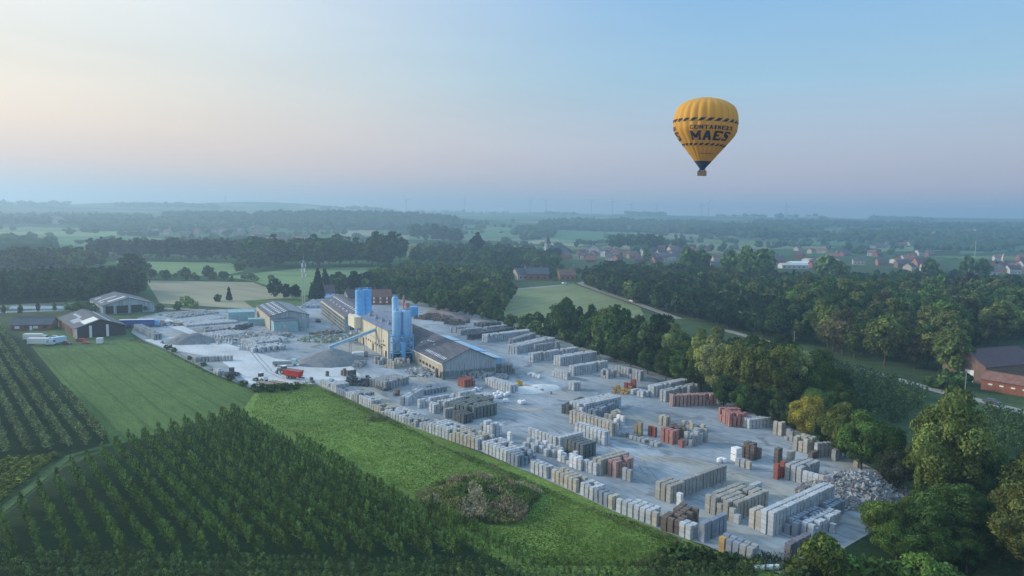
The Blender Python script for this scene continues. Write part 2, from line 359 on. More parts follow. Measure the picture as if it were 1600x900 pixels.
sheet('rough_ground', [(-900, 560), (-300, 470), (0, 462), (250, 462), (480, 440), (800, 412), (1000, 400), (1600, 400), (2600, 440), (2600, 1500), (-1500, 1500)], -.05, MG_scrub)
sheet('stubble_field', [(228, 438), (395, 441), (450, 462), (480, 474), (380, 482), (250, 474)], -.02, MG_tan)
sheet('meadow', [(350, 432), (480, 418), (600, 418), (690, 426), (600, 446), (470, 462), (400, 440)], -.03, MG_lgreen)
sheet('meadow', [(180, 408), (360, 410), (380, 424), (340, 432), (200, 424)], -.03, MG_lgreen)
sheet('grass_verge', [(380, 470), (500, 462), (520, 476), (400, 484)], -.01, MG_lawn)
sheet('mown_meadow', [(760, 456), (895, 443), (1000, 480), (1010, 500), (880, 530), (800, 510)], -.01, MG_mead)
sheet('lawn', [(40, 540), (190, 530), (240, 540), (330, 585), (400, 612), (490, 600), (520, 640), (380, 700), (180, 700), (168, 690)], 0, MG_lawn)
sheet('pasture', [(400, 612), (445, 600), (495, 600), (560, 630), (700, 688), (809, 731), (905, 773), (1000, 813), (1080, 846), (1180, 888), (1240, 905), (700, 912), (360, 650), (380, 640)], .02, MG_past)
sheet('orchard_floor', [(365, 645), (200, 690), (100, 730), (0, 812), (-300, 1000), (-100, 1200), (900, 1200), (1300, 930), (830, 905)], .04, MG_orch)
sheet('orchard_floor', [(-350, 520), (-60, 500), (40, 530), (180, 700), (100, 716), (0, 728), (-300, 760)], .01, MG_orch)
strip('farm_track', [(-140, 940), (0, 800), (60, 752), (110, 712), (175, 694)], 1.9, .05, MG_track)
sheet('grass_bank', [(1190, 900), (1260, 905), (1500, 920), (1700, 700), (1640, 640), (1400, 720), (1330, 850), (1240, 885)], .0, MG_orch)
sheet('yard', [(205, 520), (228, 534), (262, 548), (330, 582), (400, 610), (445, 598), (497, 602), (560, 631), (600, 650.3), (700, 688.3), (752, 706.4), (809, 731.4), (828, 738.5), (905, 773.5), (961, 800.5), (1027, 826), (1062, 840), (1102, 852), (1180, 885.5), (1240, 902), (1362, 832), (1412, 790), (1370, 735), (1300, 700), (1215, 658), (1125, 618), (960, 560), (870, 530), (785, 503), (700, 480), (600, 464), (515, 462), (470, 478), (380, 482), (255, 487), (215, 497)], .05, M_yard)
sheet('dusty_lane', [(262, 498), (330, 530), (430, 560), (500, 572), (540, 560), (565, 590), (500, 600), (440, 602), (400, 606), (340, 560), (260, 545), (225, 531), (300, 524), (250, 505)], .07, M_dust)
M_lane = ground_mat('sandy_lane', [(.3, (.30, .29, .26)), (.7, (.43, .41, .36))], .3, (.3, 1.5, 1), RU, (.08, .8, 1.15), .2, 1.2, .15, (1.9, .3, .85))[0]
strip('sandy_lane', [(575, 612), (650, 652), (745, 688), (845, 726), (930, 764), (1000, 796), (1060, 812), (1110, 835), (1165, 868)], 4.2, .062, M_lane)
strip('sandy_lane', [(1000, 716), (1080, 720), (1150, 742), (1215, 770), (1235, 782)], 4.5, .064, M_lane)
strip('sandy_lane', [(690, 592), (640, 588), (720, 618), (790, 640), (850, 640)], 4.0, .066, M_lane)
M_tyre_track = ground_mat('tyre_marks', [(.3, (.20, .215, .23)), (.7, (.30, .32, .33))], .8, (1, 1, 1), RU, (.2, .8, 1.15), .1)[0]
trk = random.Random(21)
for k, (p0, p1, bend) in enumerate([((620, 590), (1000, 720), 6), ((1000, 720), (1130, 800), -4), ((850, 600), (960, 640), 5), ((960, 640), (1110, 690), -6), ((1110, 690), (1290, 745), 4), ((1010, 700), (1220, 700), 8), ((790, 560), (870, 600), -5), ((870, 600), (1000, 660), 3), ((1130, 800), (1320, 850), -3), ((1120, 760), (1210, 735), 4), ((300, 500), (420, 580), 6), ((420, 580), (560, 600), -7), ((560, 600), (640, 590), 5), ((480, 520), (540, 560), 4), ((820, 690), (960, 740), 3), ((700, 560), (800, 600), 5)]):
    a, b_ = G(*p0), G(*p1); d_ = b_ - a; nn = Vector((-d_.y, d_.x, 0)).normalized()
    for off in (-.85, .85):
        pts = [a + d_ * (i / 14) + nn * (off + bend * math.sin(math.pi * i / 14) + .25 * math.sin(i * 1.7 + k)) for i in range(15)]
        strip('tyre_track', pts, .34, .075 + .004 * (k % 6) + (.002 if off > 0 else 0), M_tyre_track, True)
strip('road', [(1130, 515), (1240, 545), (1285, 562), (1380, 587), (1470, 612), (1540, 628), (1640, 655), (1900, 730)], 5.5, .03, MG_road)
strip('road', [(560, 452), (700, 458), (780, 454), (860, 447), (905, 443), (950, 459), (1000, 476), (1060, 498)], 6, .03, MG_road)
strip('road', [(905, 443), (930, 436), (960, 425)], 6, .035, MG_road)
strip('road', [(-200, 482), (0, 488), (120, 484), (250, 482), (320, 484)], 6, .03, MG_road)
sheet('farmyard', [(40, 520), (100, 500), (200, 515), (210, 530), (120, 545), (60, 545)], .04, MG_track)
strip('verge_road', [(0, 479), (90, 474), (180, 470)], 14, .0, MG_tan)
drape('green_field', [(640, 357), (900, 356), (960, 372), (640, 374)], MG_green)
drape('green_field', [(720, 352), (860, 362), (800, 369), (700, 362)], MG_lgreen)
drape('green_field', [(860, 361), (1010, 364), (1000, 383), (860, 380)], MG_green)
drape('green_field', [(60, 372), (200, 368), (215, 384), (60, 388)], MG_green)
drape('stubble_field', [(0, 362), (230, 362), (250, 370), (0, 370)], MG_lgreen)
drape('green_field', [(310, 343), (390, 343), (395, 355), (300, 357)], MG_green)
drape('stubble_field', [(520, 361), (590, 361), (585, 370), (520, 370)], MG_tan)
drape('green_field', [(1260, 372), (1320, 372), (1330, 384), (1250, 383)], MG_green)
drape('stubble_field', [(1370, 387), (1500, 385), (1500, 392), (1370, 394)], MG_lgreen)
drape('green_field', [(1500, 392), (1600, 384), (1600, 392), (1500, 398)], MG_green)
drape('stubble_field', [(860, 374), (960, 380), (900, 386), (800, 380)], MG_tan)

# ------------------------------------------------------------------ trees
def fib(n):
    i = np.arange(n) + .5; ph = np.arccos(1 - 2 * i / n); th = np.pi * (1 + 5 ** .5) * i
    return np.stack([np.cos(th) * np.sin(ph), np.sin(th) * np.sin(ph), np.cos(ph)], 1)
def norm(a): return a / np.maximum(1e-6, np.linalg.norm(a, axis=1, keepdims=True))
def leaf_cloud(seed, H, Rr, n, leaf, kind='broad'):
    """many small leaf faces on the surface of the crown's boughs -> (n,4,3) corners, (n,3) tints"""
    r = np.random.RandomState(seed)
    if kind == 'conifer':
        z = 1 - np.sqrt(r.rand(n)); z = .08 + .92 * z
        an = r.rand(n) * 6.283; tier = .75 + .35 * np.abs(np.sin(z * 26 + np.sin(an * 3) * .6))
        rad = Rr * (1 - z) ** .85 * tier * (.75 + .3 * r.rand(n)) + .05 * Rr
        P = np.stack([np.cos(an) * rad, np.sin(an) * rad, z * H], 1)
        D = norm(np.stack([np.cos(an), np.sin(an), np.full(n, .5)], 1)); lt = .85 + .3 * r.rand(n)
    elif kind == 'fruit':
        # slim orchard tree: short boughs up a central leader
        nb = 11; bz = .18 + .72 * (np.arange(nb) + .5) / nb; ba = r.rand(nb) * 6.283; bl = Rr * (1.12 - .98 * bz) * (.7 + .6 * r.rand(nb))
        k = r.randint(0, nb, n); t = r.rand(n) ** .7
        P = np.stack([np.cos(ba[k]) * bl[k] * t, np.sin(ba[k]) * bl[k] * t, H * (bz[k] + .16 * t)], 1) + r.randn(n, 3) * np.array([.14, .14, .10]) * Rr
        m = r.rand(n) < .12; P[m, 0] = r.randn(m.sum()) * .05; P[m, 1] = r.randn(m.sum()) * .05; P[m, 2] = H * (.8 + .25 * r.rand(m.sum()))
        D = norm(r.randn(n, 3) * .7 + np.stack([np.cos(ba[k]), np.sin(ba[k]), np.full(n, .5)], 1)); lt = (.6 + .8 * r.rand(nb))[k] * (.45 + 1.1 * r.rand(n))
    else:
        K = {'broad': 46, 'tall': 40, 'poplar': 26, 'bush': 22}[kind]
        c0, az = {'broad': (.57, .40), 'tall': (.55, .43), 'poplar': (.54, .46), 'bush': (.48, .46)}[kind]
        U = norm(fib(K) + r.randn(K, 3) * .28)
        rr_ = (.46 + .42 * r.rand(K))
        Cn = U * rr_[:, None] * np.array([Rr, Rr, az * H]) + np.array([0, 0, c0 * H])
        w_ = np.interp(Cn[:, 2] / H, [.1, .3, .6, .85, 1], {'broad': [.8, 1.0, 1.05, .8, .6], 'tall': [.7, .95, 1, .8, .45], 'poplar': [.7, 1, 1, .8, .4], 'bush': [1, 1.1, 1, .8, .6]}[kind])
        Cn[:, :2] *= w_[:, None]
        lr = Rr * (.20 + .20 * r.rand(K)) * (1.15 if kind == 'bush' else 1) * (1.3 if kind == 'poplar' else 1)
        lt0 = .5 + .95 * r.rand(K)
        hue = r.rand(K)
        k = r.choice(K, n, p=lr ** 2 / (lr ** 2).sum())
        D = norm(r.randn(n, 3) + np.array([0, 0, .35]) + U[k] * .55)
        q = (.78 + .34 * r.rand(n)) * (1 + .18 * np.sin(D[:, 0] * 7 + k) * np.sin(D[:, 1] * 6 + 2 * k))
        P = Cn[k] + D * (lr[k] * q)[:, None] * np.array([1, 1, 1.25 if kind in ('tall', 'poplar') else .85])
        lt = lt0[k] * (.7 + .6 * r.rand(n))
        P[:, 2] = np.maximum(P[:, 2], H * (.02 if kind == 'bush' else .10) + r.rand(n) * H * .06)
    Nn = norm(D + r.randn(n, 3) * .55)
    T = norm(np.cross(Nn, r.randn(n, 3))); B = np.cross(Nn, T)
    s = leaf * (.55 + .8 * r.rand(n))[:, None]; a = s * (.6 + .3 * r.rand(n))[:, None]
    Q = np.stack([P - T * s - B * a * .4, P - T * .2 * s - B * a, P + T * s + B * a * .3, P + T * .1 * s + B * a], 1)
    tint = np.stack([lt * (.9 + .3 * r.rand(n)), lt, lt * (.8 + .35 * r.rand(n))], 1)
    return Q, tint
def quads_mesh(name, Q, T, m=None):
    n = len(Q); me = bpy.data.meshes.new(name)
    me.vertices.add(n * 4); me.vertices.foreach_set('co', Q.reshape(-1).astype(np.float32))
    me.loops.add(n * 4); me.loops.foreach_set('vertex_index', np.arange(n * 4, dtype=np.int32))
    me.polygons.add(n); me.polygons.foreach_set('loop_start', np.arange(0, n * 4, 4, dtype=np.int32))
    me.update(calc_edges=True)
    a = me.attributes.new('tint', 'FLOAT_COLOR', 'POINT')
    c = np.ones((n, 4, 4), dtype=np.float32); c[:, :, :3] = T[:, None, :]
    a.data.foreach_set('color', c.reshape(-1)); me.materials.append(m or LEAF); return me
def trunk_mesh(H, kind, seed, simple=False):
    rn = random.Random(seed); b = MB(); r0 = H * .022
    if kind == 'bush': r0 = H * .02
    top = {'conifer': .96, 'poplar': .85, 'fruit': .9, 'bush': .6}.get(kind, .62)
    pts = [Vector((0, 0, -.1))]
    for i in range(1, 5): pts.append(Vector((rn.uniform(-.012, .012) * H, rn.uniform(-.012, .012) * H, H * top * i / 4)))
    for i in range(4): b.tube(pts[i], pts[i + 1], r0 * (1 - .22 * i), r0 * (1 - .22 * (i + 1)), 5 if simple else 7, caps=False)
    if not simple:
        for i in range(3 if kind == 'fruit' else 7):
            an = rn.uniform(0, 6.28); z0 = H * rn.uniform(.25, .5); l_ = H * rn.uniform(.14, .25) * (.5 if kind in ('conifer', 'poplar') else 1)
            p = Vector((0, 0, z0)); q = Vector((math.cos(an) * l_, math.sin(an) * l_, z0 + l_ * .8)); b.tube(p, q, r0 * .45, r0 * .15, 5, caps=False)
    return b.mesh('trunk', BARK)
# kind -> nominal height, radius/height, leaf counts per level of detail, leaf size per level
KD = {'broad': (18, .36, (17000, 4200, 420), (.25, .52, 1.5)), 'tall': (22, .22, (16000, 4200, 420), (.26, .52, 1.45)),
      'poplar': (22, .13, (5000, 1800, 300), (.36, .6, 1.3)), 'bush': (5, .55, (4200, 1000, 200), (.20, .34, .66)),
      'conifer': (14, .22, (5000, 1800, 300), (.28, .5, 1.1)), 'fruit': (3.3, .36, (420, 170, 60), (.115, .17, .30))}
NV = {'broad': 5, 'tall': 3, 'poplar': 2, 'bush': 3, 'conifer': 2, 'fruit': 6}
_pc = {}
def proto(kind, var, lod):
    key = (kind, var, lod)
    if key not in _pc:
        H, rh, ns, ls = KD[kind]
        Q, T = leaf_cloud(hash(kind) % 97 if False else (len(kind) * 131 + var * 17 + 5), H, H * rh * (1 + .12 * (var - 1) / 2 if kind != 'fruit' else 1), ns[lod], ls[lod], kind)
        _pc[key] = (Q, T, quads_mesh('crown', Q, T), trunk_mesh(H, kind, var + 3, lod == 2))
    return _pc[key]
TREES = []   # dicts: x,y,z,h,w,kind,col,name,label,group,stuff
rnd = random.Random(11)
def tree(p, h, kind='broad', col=(.05, .09, .032), w=1.0, name='broadleaf_tree', label=None, group=None, jit=.42, region=None):
    k = 1 + rnd.uniform(-jit, jit); c = tuple(x * k * (1 + rnd.uniform(-.08, .08)) for x in col)
    TREES.append(dict(x=p[0], y=p[1], z=p[2] if len(p) > 2 else 0, h=h, w=w, kind=kind, col=c, name=name, label=label, group=group, region=region or group))
def inpoly(x, y, P):
    c = False; j = len(P) - 1
    for i in range(len(P)):
        if (P[i][1] > y) != (P[j][1] > y) and x < (P[j][0] - P[i][0]) * (y - P[i][1]) / (P[j][1] - P[i][1]) + P[i][0]: c = not c
        j = i
    return c
def fill(poly, sp, hr, cols, kinds, name, label, group, far=False, wr=(.85, 1.2), jit=.42, ground=False):
    gp = poly if ground else [(GT(*p) if far else G(*p)) for p in poly]
    gp = [(p[0], p[1]) for p in gp]
    x0, x1 = min(p[0] for p in gp), max(p[0] for p in gp); y0, y1 = min(p[1] for p in gp), max(p[1] for p in gp)
    n = 0; y = y0; r = 0
    while y < y1:
        x = x0 + (sp / 2 if r % 2 else 0)
        while x < x1:
            xx, yy = x + rnd.uniform(-.35, .35) * sp, y + rnd.uniform(-.35, .35) * sp
            if inpoly(xx, yy, gp):
                tree((xx, yy, hgt(xx, yy)), rnd.uniform(*hr), rnd.choice(kinds), rnd.choice(cols), rnd.uniform(*wr), name, label, group, jit); n += 1
            x += sp
        y += sp * .87; r += 1
    return n
DK, MD, OL, LT, WI = (.050, .092, .026), (.090, .155, .038), (.125, .160, .045), (.19, .26, .065), (.19, .25, .09)
BR, CP, CF = (.10, .105, .045), (.055, .030, .028), (.020, .042, .026)

# the belt along the yard's far edge (base pixel, crown-top pixel)
G1 = 'trees in the belt behind the block stacks'
def tb(px, py, top, kind='broad', col=MD, w=1.0, **k):
    p = G(px, py); tree(p, top_h(px, top, p), kind, col, w, **k)
for a in [(690, 489, 452, 'broad', MD), (712, 492, 455, 'broad', DK), (738, 497, 458, 'broad', DK), (757, 500, 474, 'broad', WI), (778, 505, 482, 'broad', DK), (797, 512, 490, 'bush', OL), (815, 516, 497, 'bush', MD), (835, 522, 501, 'bush', MD), (855, 528, 504, 'bush', DK)]:
    tb(*a, name='broadleaf_tree', label='rounded green tree at the edge of the yard left of the mown meadow', group='trees left of the mown meadow')
for a in [(882, 533, 466, 'broad', DK, .8), (903, 538, 480, 'tall', DK, 1.0), (922, 545, 477, 'tall', DK, 1.1), (945, 552, 480, 'broad', MD, .85), (966, 558, 474, 'broad', DK, .9), (990, 566, 490, 'broad', MD, .85), (1012, 572, 500, 'tall', WI, 1.1),
          (1030, 575, 492, 'broad', DK, .9), (1050, 582, 505, 'tall', WI, 1.1), (1068, 590, 520, 'broad', MD, .9)]:
    tb(*a, name='broadleaf_tree', label='dark tree of the belt between the stacks and the mown meadow', group=G1)
for a in [(905, 548, 520, 'broad', MD, 1), (935, 560, 528, 'broad', DK), (960, 567, 524, 'broad', MD), (985, 576, 522, 'broad', MD), (1012, 585, 540, 'broad', DK), (1040, 596, 545, 'broad', MD), (1066, 604, 545, 'broad', MD), (1090, 612, 560, 'broad', DK)]:
    tb(*a, name='broadleaf_tree', label='lower green tree standing right behind the pale block stacks', group='low trees behind the stacks')
for a in [(1095, 612, 514, 'tall', LT, 1.0), (1118, 622, 512, 'tall', WI, 1.1), (1140, 630, 524, 'tall', OL, 1.0), (1162, 640, 528, 'tall', LT, 1.1), (1183, 648, 524, 'tall', OL, 1.1), (1205, 652, 530, 'tall', LT, 1.0), (1226, 650, 528, 'tall', OL, 1.1), (1250, 648, 534, 'tall', WI, 1.1), (1272, 650, 545, 'broad', MD, .8)]:
    tb(*a, name='poplar_tree', label='tall light green poplar in the group behind the red and pink stacks', group='light poplars behind the pink stacks')
for a in [(1130, 640, 585), (1160, 652, 600), (1190, 662, 608), (1215, 668, 615), (1240, 676, 628), (1290, 700, 650), (1320, 715, 660)]:
    tb(*a, 'broad', DK, name='broadleaf_tree', label='dark low tree at the foot of the light poplars', group='low trees under the poplars')
tb(1262, 690, 617, 'broad', (.37, .33, .065), .95, name='yellow_tree', label='yellow leaved autumn tree behind the beige stacks', jit=0)
for a in [(1312, 715, 628, 'broad', OL, 1.1), (1345, 735, 640, 'broad', MD, 1.1), (1375, 742, 655, 'broad', MD, 1), (1392, 738, 668, 'broad', DK, 1.0)]:
    tb(*a, name='broadleaf_tree', label='green broadleaf tree to the right of the yellow tree', group='trees right of the yellow tree')
tb(1478, 800, 608, 'broad', (.13, .20, .05), .80, name='big_poplar_tree', label='tallest bright green tree at the right above the dark bushes', jit=0)
tb(1452, 800, 660, 'tall', LT, 1.2, name='broadleaf_tree', label='lower left stem of the bright green tree cluster at right', group='stems beside the tallest green tree')
tb(1520, 790, 655, 'broad', MD, .9, name='broadleaf_tree', label='green tree directly right of the tallest bright tree', group='stems beside the tallest green tree')
tb(1398, 770, 702, 'broad', (.085, .105, .06), .95, name='willow_tree', label='grey green rounded willow beside the rubble heap')
tb(1540, 790, 690, 'broad', WI, 1.0, name='willow_tree', label='pale willow between the tallest tree and the right edge tree')
for a in [(1600, 905, 745, 'broad', OL, 1.05), (1655, 880, 690, 'broad', OL, 1.2), (1575, 830, 752, 'broad', BR, .9), (1620, 800, 690, 'broad', DK, 1.1)]:
    tb(*a, name='broadleaf_tree', label='large olive brown tree at the right edge of the picture', group='olive trees at the right edge')
for a in [(1380, 850, 778, 'broad', MD, 1.2), (1410, 868, 790, 'broad', DK, 1.2), (1442, 870, 780, 'broad', DK, 1.2), (1470, 850, 752, 'broad', DK, 1.2), (1500, 830, 755, 'broad', DK, 1.2), (1430, 820, 765, 'broad', MD, 1.2), (1535, 850, 775, 'broad', DK, 1.2), (1560, 880, 800, 'broad', DK, 1.2), (1400, 880, 815, 'broad', MD, 1.3),
          (1462, 890, 822, 'broad', DK, 1.3), (1510, 895, 825, 'broad', DK, 1.3)]:
    tb(*a, name='broadleaf_tree', label='dark green tree of the thicket right of the concrete yard corner', group='thicket right of the yard corner')
tb(1285, 900, 832, 'bush', (.10, .135, .035), 1.0, name='round_bush', label='bright green round bush in front of the yard corner', jit=0)
tb(1242, 903, 868, 'bush', (.09, .125, .035), 1.0, name='round_bush', label='small green bush left of the bright round bush')
for a in [(1330, 905, 868), (1365, 912, 872), (1400, 915, 878), (1440, 915, 868), (1480, 918, 880)]:
    tb(*a, 'bush', MD, 1.2, name='bush', label='low dark bush along the bottom right grass bank', group='bushes on the grass bank')

fill([(800, 508), (868, 530), (1080, 600), (1110, 580), (1020, 540), (985, 522), (930, 520), (885, 520)], 7.5, (7, 11), [DK, MD], ['broad'], 'broadleaf_tree', 'dark tree within the belt below the mown meadow', G1)
fill([(1110, 606), (1190, 640), (1290, 670), (1330, 660), (1290, 600), (1230, 575), (1150, 560)], 8, (9, 14), [DK, MD], ['broad'], 'broadleaf_tree', 'dark tree in the wood between the poplars and the road', 'wood between poplars and road')
fill([(915, 447), (1010, 480), (1130, 514), (1230, 540), (1260, 520), (1200, 500), (1100, 470), (1010, 445), (960, 428)], 8.5, (13, 16), [DK, (.03, .06, .03), (.036, .066, .03)], ['broad'], 'plantation_tree', 'even dark green tree of the dense plantation beyond the road', 'plantation beyond the meadow road', jit=.12)
fill([(905, 446), (1000, 478), (1160, 520), (1280, 550), (1290, 490), (1180, 455), (1060, 432), (940, 428)], 12, (11, 16), [DK, DK, MD, OL], ['broad', 'broad', 'tall'], 'broadleaf_tree', 'tree in the dense dark wood right of the mown meadow', 'wood right of the mown meadow')
fill([(1285, 553), (1380, 575), (1490, 598), (1500, 570), (1530, 545), (1600, 535), (1700, 520), (1700, 475), (1500, 472), (1300, 468), (1215, 470)], 12.5, (14, 22), [DK, MD, OL, OL, BR, DK, MD], ['broad', 'broad', 'broad', 'tall'], 'broadleaf_tree', 'mature mixed tree in the big wood behind the country road', 'big wood behind the road')
tb(1362, 508, 450, 'broad', (.05, .11, .03), .9, name='bright_tree', label='lighter green domed tree rising from the big wood', jit=0)
tb(1515, 470, 428, 'broad', CP, 1.2, name='copper_beech', label='dark copper coloured beech at the far side of the big wood', jit=0)
tb(1560, 540, 472, 'broad', OL, 1.2, name='olive_tree', label='broad olive green tree above the brick barn', jit=0)
fill([(1000, 440), (1160, 455), (1250, 468), (1380, 466), (1480, 462), (1640, 468), (1640, 446), (1440, 438), (1300, 440), (1230, 440), (1120, 432), (1030, 428)], 13, (8, 14), [DK, MD, DK], ['broad', 'tall'], 'broadleaf_tree', 'dark tree in front of the far village', 'trees in front of the village')
for a in [(1075, 430, 384), (1095, 428, 388), (1165, 440, 386), (1190, 442, 386), (1140, 436, 392), (1010, 412, 388), (1290, 440, 396), (1310, 445, 408), (1510, 440, 400), (1535, 440, 402), (1450, 440, 402)]:
    tb(*a, 'broad', MD, .9, name='village_tree', label='tall dark tree rising in front of the village roofs', group='tall trees before the village')
# wood left of the meadow, behind the plant
fill([(560, 452), (640, 476), (690, 489), (770, 502), (800, 480), (790, 464), (755, 455), (800, 446), (760, 432), (640, 424), (600, 434)], 10.5, (9, 15), [DK, MD, MD, OL], ['broad', 'broad', 'tall'], 'broadleaf_tree', 'green tree in the wood behind the works and left of the meadow', 'wood behind the works')
fill([(500, 462), (560, 458), (600, 460), (590, 448), (520, 446), (480, 456)], 9, (7, 12), [DK, MD], ['broad'], 'broadleaf_tree', 'tree behind the long storage shed', 'trees behind the long shed')
for a in [(430, 467, 436, 'broad'), (448, 468, 444, 'broad'), (462, 468, 444, 'broad'), (487, 468, 443, 'conifer'), (497, 470, 418, 'conifer'), (508, 458, 418, 'conifer'), (553, 458, 424, 'broad'), (575, 455, 425, 'broad'), (530, 448, 425, 'broad')]:
    tb(*a, CF, 1.0, name='dark_tree', label='very dark tree by the brown house beyond the lattice mast', group='dark trees around the brown house')
tb(730, 444, 416, 'tall', (.17, .18, .05), .8, name='yellowish_tree', label='slim yellow green tree above the wood near the road', jit=0)
for a in [(744, 450, 424), (757, 450, 424)]: tb(*a, 'tall', OL, .9, name='slim_tree', label='slim olive tree right of the yellow green one', group='slim trees by the road')
for a in [(1335, 10, 0)]: pass
for a in [(340, 471, 459, 'bush', (.03, .06, .025)), (291, 477, 462, 'bush', LT), (302, 482, 469, 'bush', LT), (296, 475, 465, 'bush', MD)]:
    tb(*a, 1.0, name='round_bush', label='round clipped bush beside the tan stubble field', group='round bushes by the stubble field')
tb(358, 470, 447, 'conifer', (.03, .045, .03), .9, name='fir_tree', label='single dark fir standing in the stubble field', jit=0)
for a in [(145, 489, 474), (175, 489, 475), (201, 488, 475), (226, 487, 474), (250, 486, 473), (277, 484, 470)]:
    tb(*a, 'bush', (.09, .15, .05), .8, name='clipped_tree', label='small round street tree in front of the big grey farm hall', group='row of round trees before the farm hall')
for a in [(6, 492, 475), (32, 493, 474), (60, 490, 472), (86, 489, 472)]:
    tb(*a, 'tall', (.08, .11, .05), .8, name='young_tree', label='thin young roadside tree behind the brick farmhouse', group='young trees along the road at left')
for a in [(112, 484, 470), (124, 485, 470), (136, 487, 472)]: tb(*a, 'bush', MD, 1.2, name='bush', label='bush behind the black barn', group='bushes behind the black barn')
fill([(-120, 478), (60, 474), (150, 470), (226, 466), (222, 452), (100, 448), (-120, 455)], 9, (14, 18), [(.028, .05, .025), DK], ['broad', 'tall'], 'broadleaf_tree', 'dark tree of the dense wood behind the farm buildings', 'dense wood at left', jit=.15)
fill([(-80, 430), (100, 424), (160, 420), (155, 412), (80, 412), (-80, 418)], 13, (16, 21), [DK, OL, BR], ['tall', 'broad'], 'broadleaf_tree', 'hazy tree of the second wood at far left', 'second wood at left')
fill([(20, 448), (200, 444), (215, 436), (40, 436)], 12, (5, 9), [LT, OL], ['broad'], 'broadleaf_tree', 'pale low tree between the two left woods', 'pale trees between woods')
for i in range(56):     # poplar lines across the left meadows
    px = 140 + i * 5.1; tb(px, 403 + i * .15 + rnd.uniform(-2, 2), 371 + rnd.uniform(-3, 3), 'poplar', (.06, .075, .04), 1.3, name='poplar_tree', label='tall hazy poplar in the line crossing the left meadows', group='poplar line across the meadows')
for a in [(205, 438, 396), (222, 436, 404), (238, 436, 420), (290, 438, 418), (325, 436, 414), (352, 438, 424), (375, 428, 404), (392, 420, 402), (260, 440, 422), (405, 422, 396), (418, 420, 396)]:
    tb(*a, 'broad', DK, 1.0, name='broadleaf_tree', label='hazy single tree among the meadows beyond the stubble field', group='single trees in the meadows')
fill([(250, 438), (440, 440), (445, 434), (250, 432)], 13, (3, 7), [DK, OL], ['bush', 'broad'], 'hedge_tree', 'low hedge tree along the meadow ditch', 'hedge trees along the ditch')
for i in range(26):
    px = 395 + i * 8.5; tb(px, 416 + rnd.uniform(-3, 3), 366 + abs(rnd.gauss(0, 7)) + (8 if px > 560 and px < 570 else 0), rnd.choice(['broad', 'tall']), DK, 1.25, name='broadleaf_tree', label='large hazy tree in the dark clump at mid distance', group='dark clump at mid distance')
for a in [(585, 410, 362), (600, 410, 362), (612, 410, 362), (625, 410, 366)]: tb(*a, 'tall', DK, 1.3, name='broadleaf_tree', label='tallest hazy trees of the mid distance clump', group='tallest trees of the mid distance clump')
fill([(640, 412), (760, 418), (870, 424), (880, 404), (760, 394), (660, 392)], 17, (10, 18), [DK, DK, MD], ['broad'], 'broadleaf_tree', 'dark tree around the monastery left of the church', 'trees around the monastery')
for a in [(744, 405, 360), (748, 405, 364)]: tb(*a, 'poplar', CF, 1.4, name='cypress_tree', label='pair of very tall dark conifers by the monastery', group='tall conifers by the monastery')
for i in range(9): tb(738 + i * 5, 404, 384, 'poplar', CF, .9, name='slim_poplar', label='slim dark poplar in the row before the monastery', group='row of slim poplars')
fill([(780, 436), (905, 438), (910, 426), (780, 422)], 15, (6, 12), [DK, MD], ['broad', 'bush'], 'garden_tree', 'garden tree among the houses by the road', 'garden trees by the road')
for a in [(960, 390, 366), (968, 390, 366), (985, 390, 366), (1000, 390, 364), (1015, 392, 364), (1030, 392, 368), (1060, 392, 372), (650, 376, 350), (665, 376, 350), (680, 378, 350), (695, 380, 352), (712, 382, 356)]:
    p = GT(a[0], a[1]); tree(p, top_h(a[0], a[2], p), 'broad', DK, 1.2, 'broadleaf_tree', 'hazy tree in the far clump beyond the village', 'far clumps beyond the village')
# scrub on the yard edge
for a in [(402, 612, 598), (425, 612, 600), (445, 610, 598), (462, 608, 597), (380, 603, 594), (360, 594, 586), (340, 584, 578), (318, 572, 566), (296, 562, 556), (272, 550, 543), (262, 546, 538)]:
    tb(*a, 'bush', (.055, .085, .03), 1.3, name='bush', label='scruffy low bush on the bank between lawn and gravel yard', group='bushes on the yard bank')
for a in [(1050, 872, 850), (1075, 878, 852), (1100, 882, 858), (1130, 888, 866)]:
    tb(*a, 'bush', (.05, .085, .028), 1.5, name='bush', label='low dark bush at the lower end of the pasture', group='bushes at the pasture end')
fill([(1430, 605), (1500, 615), (1510, 600), (1480, 590)], 6, (3, 6), [MD, DK], ['bush'], 'bush', 'bush by the road junction near the brick barn', 'bushes by the brick barn')

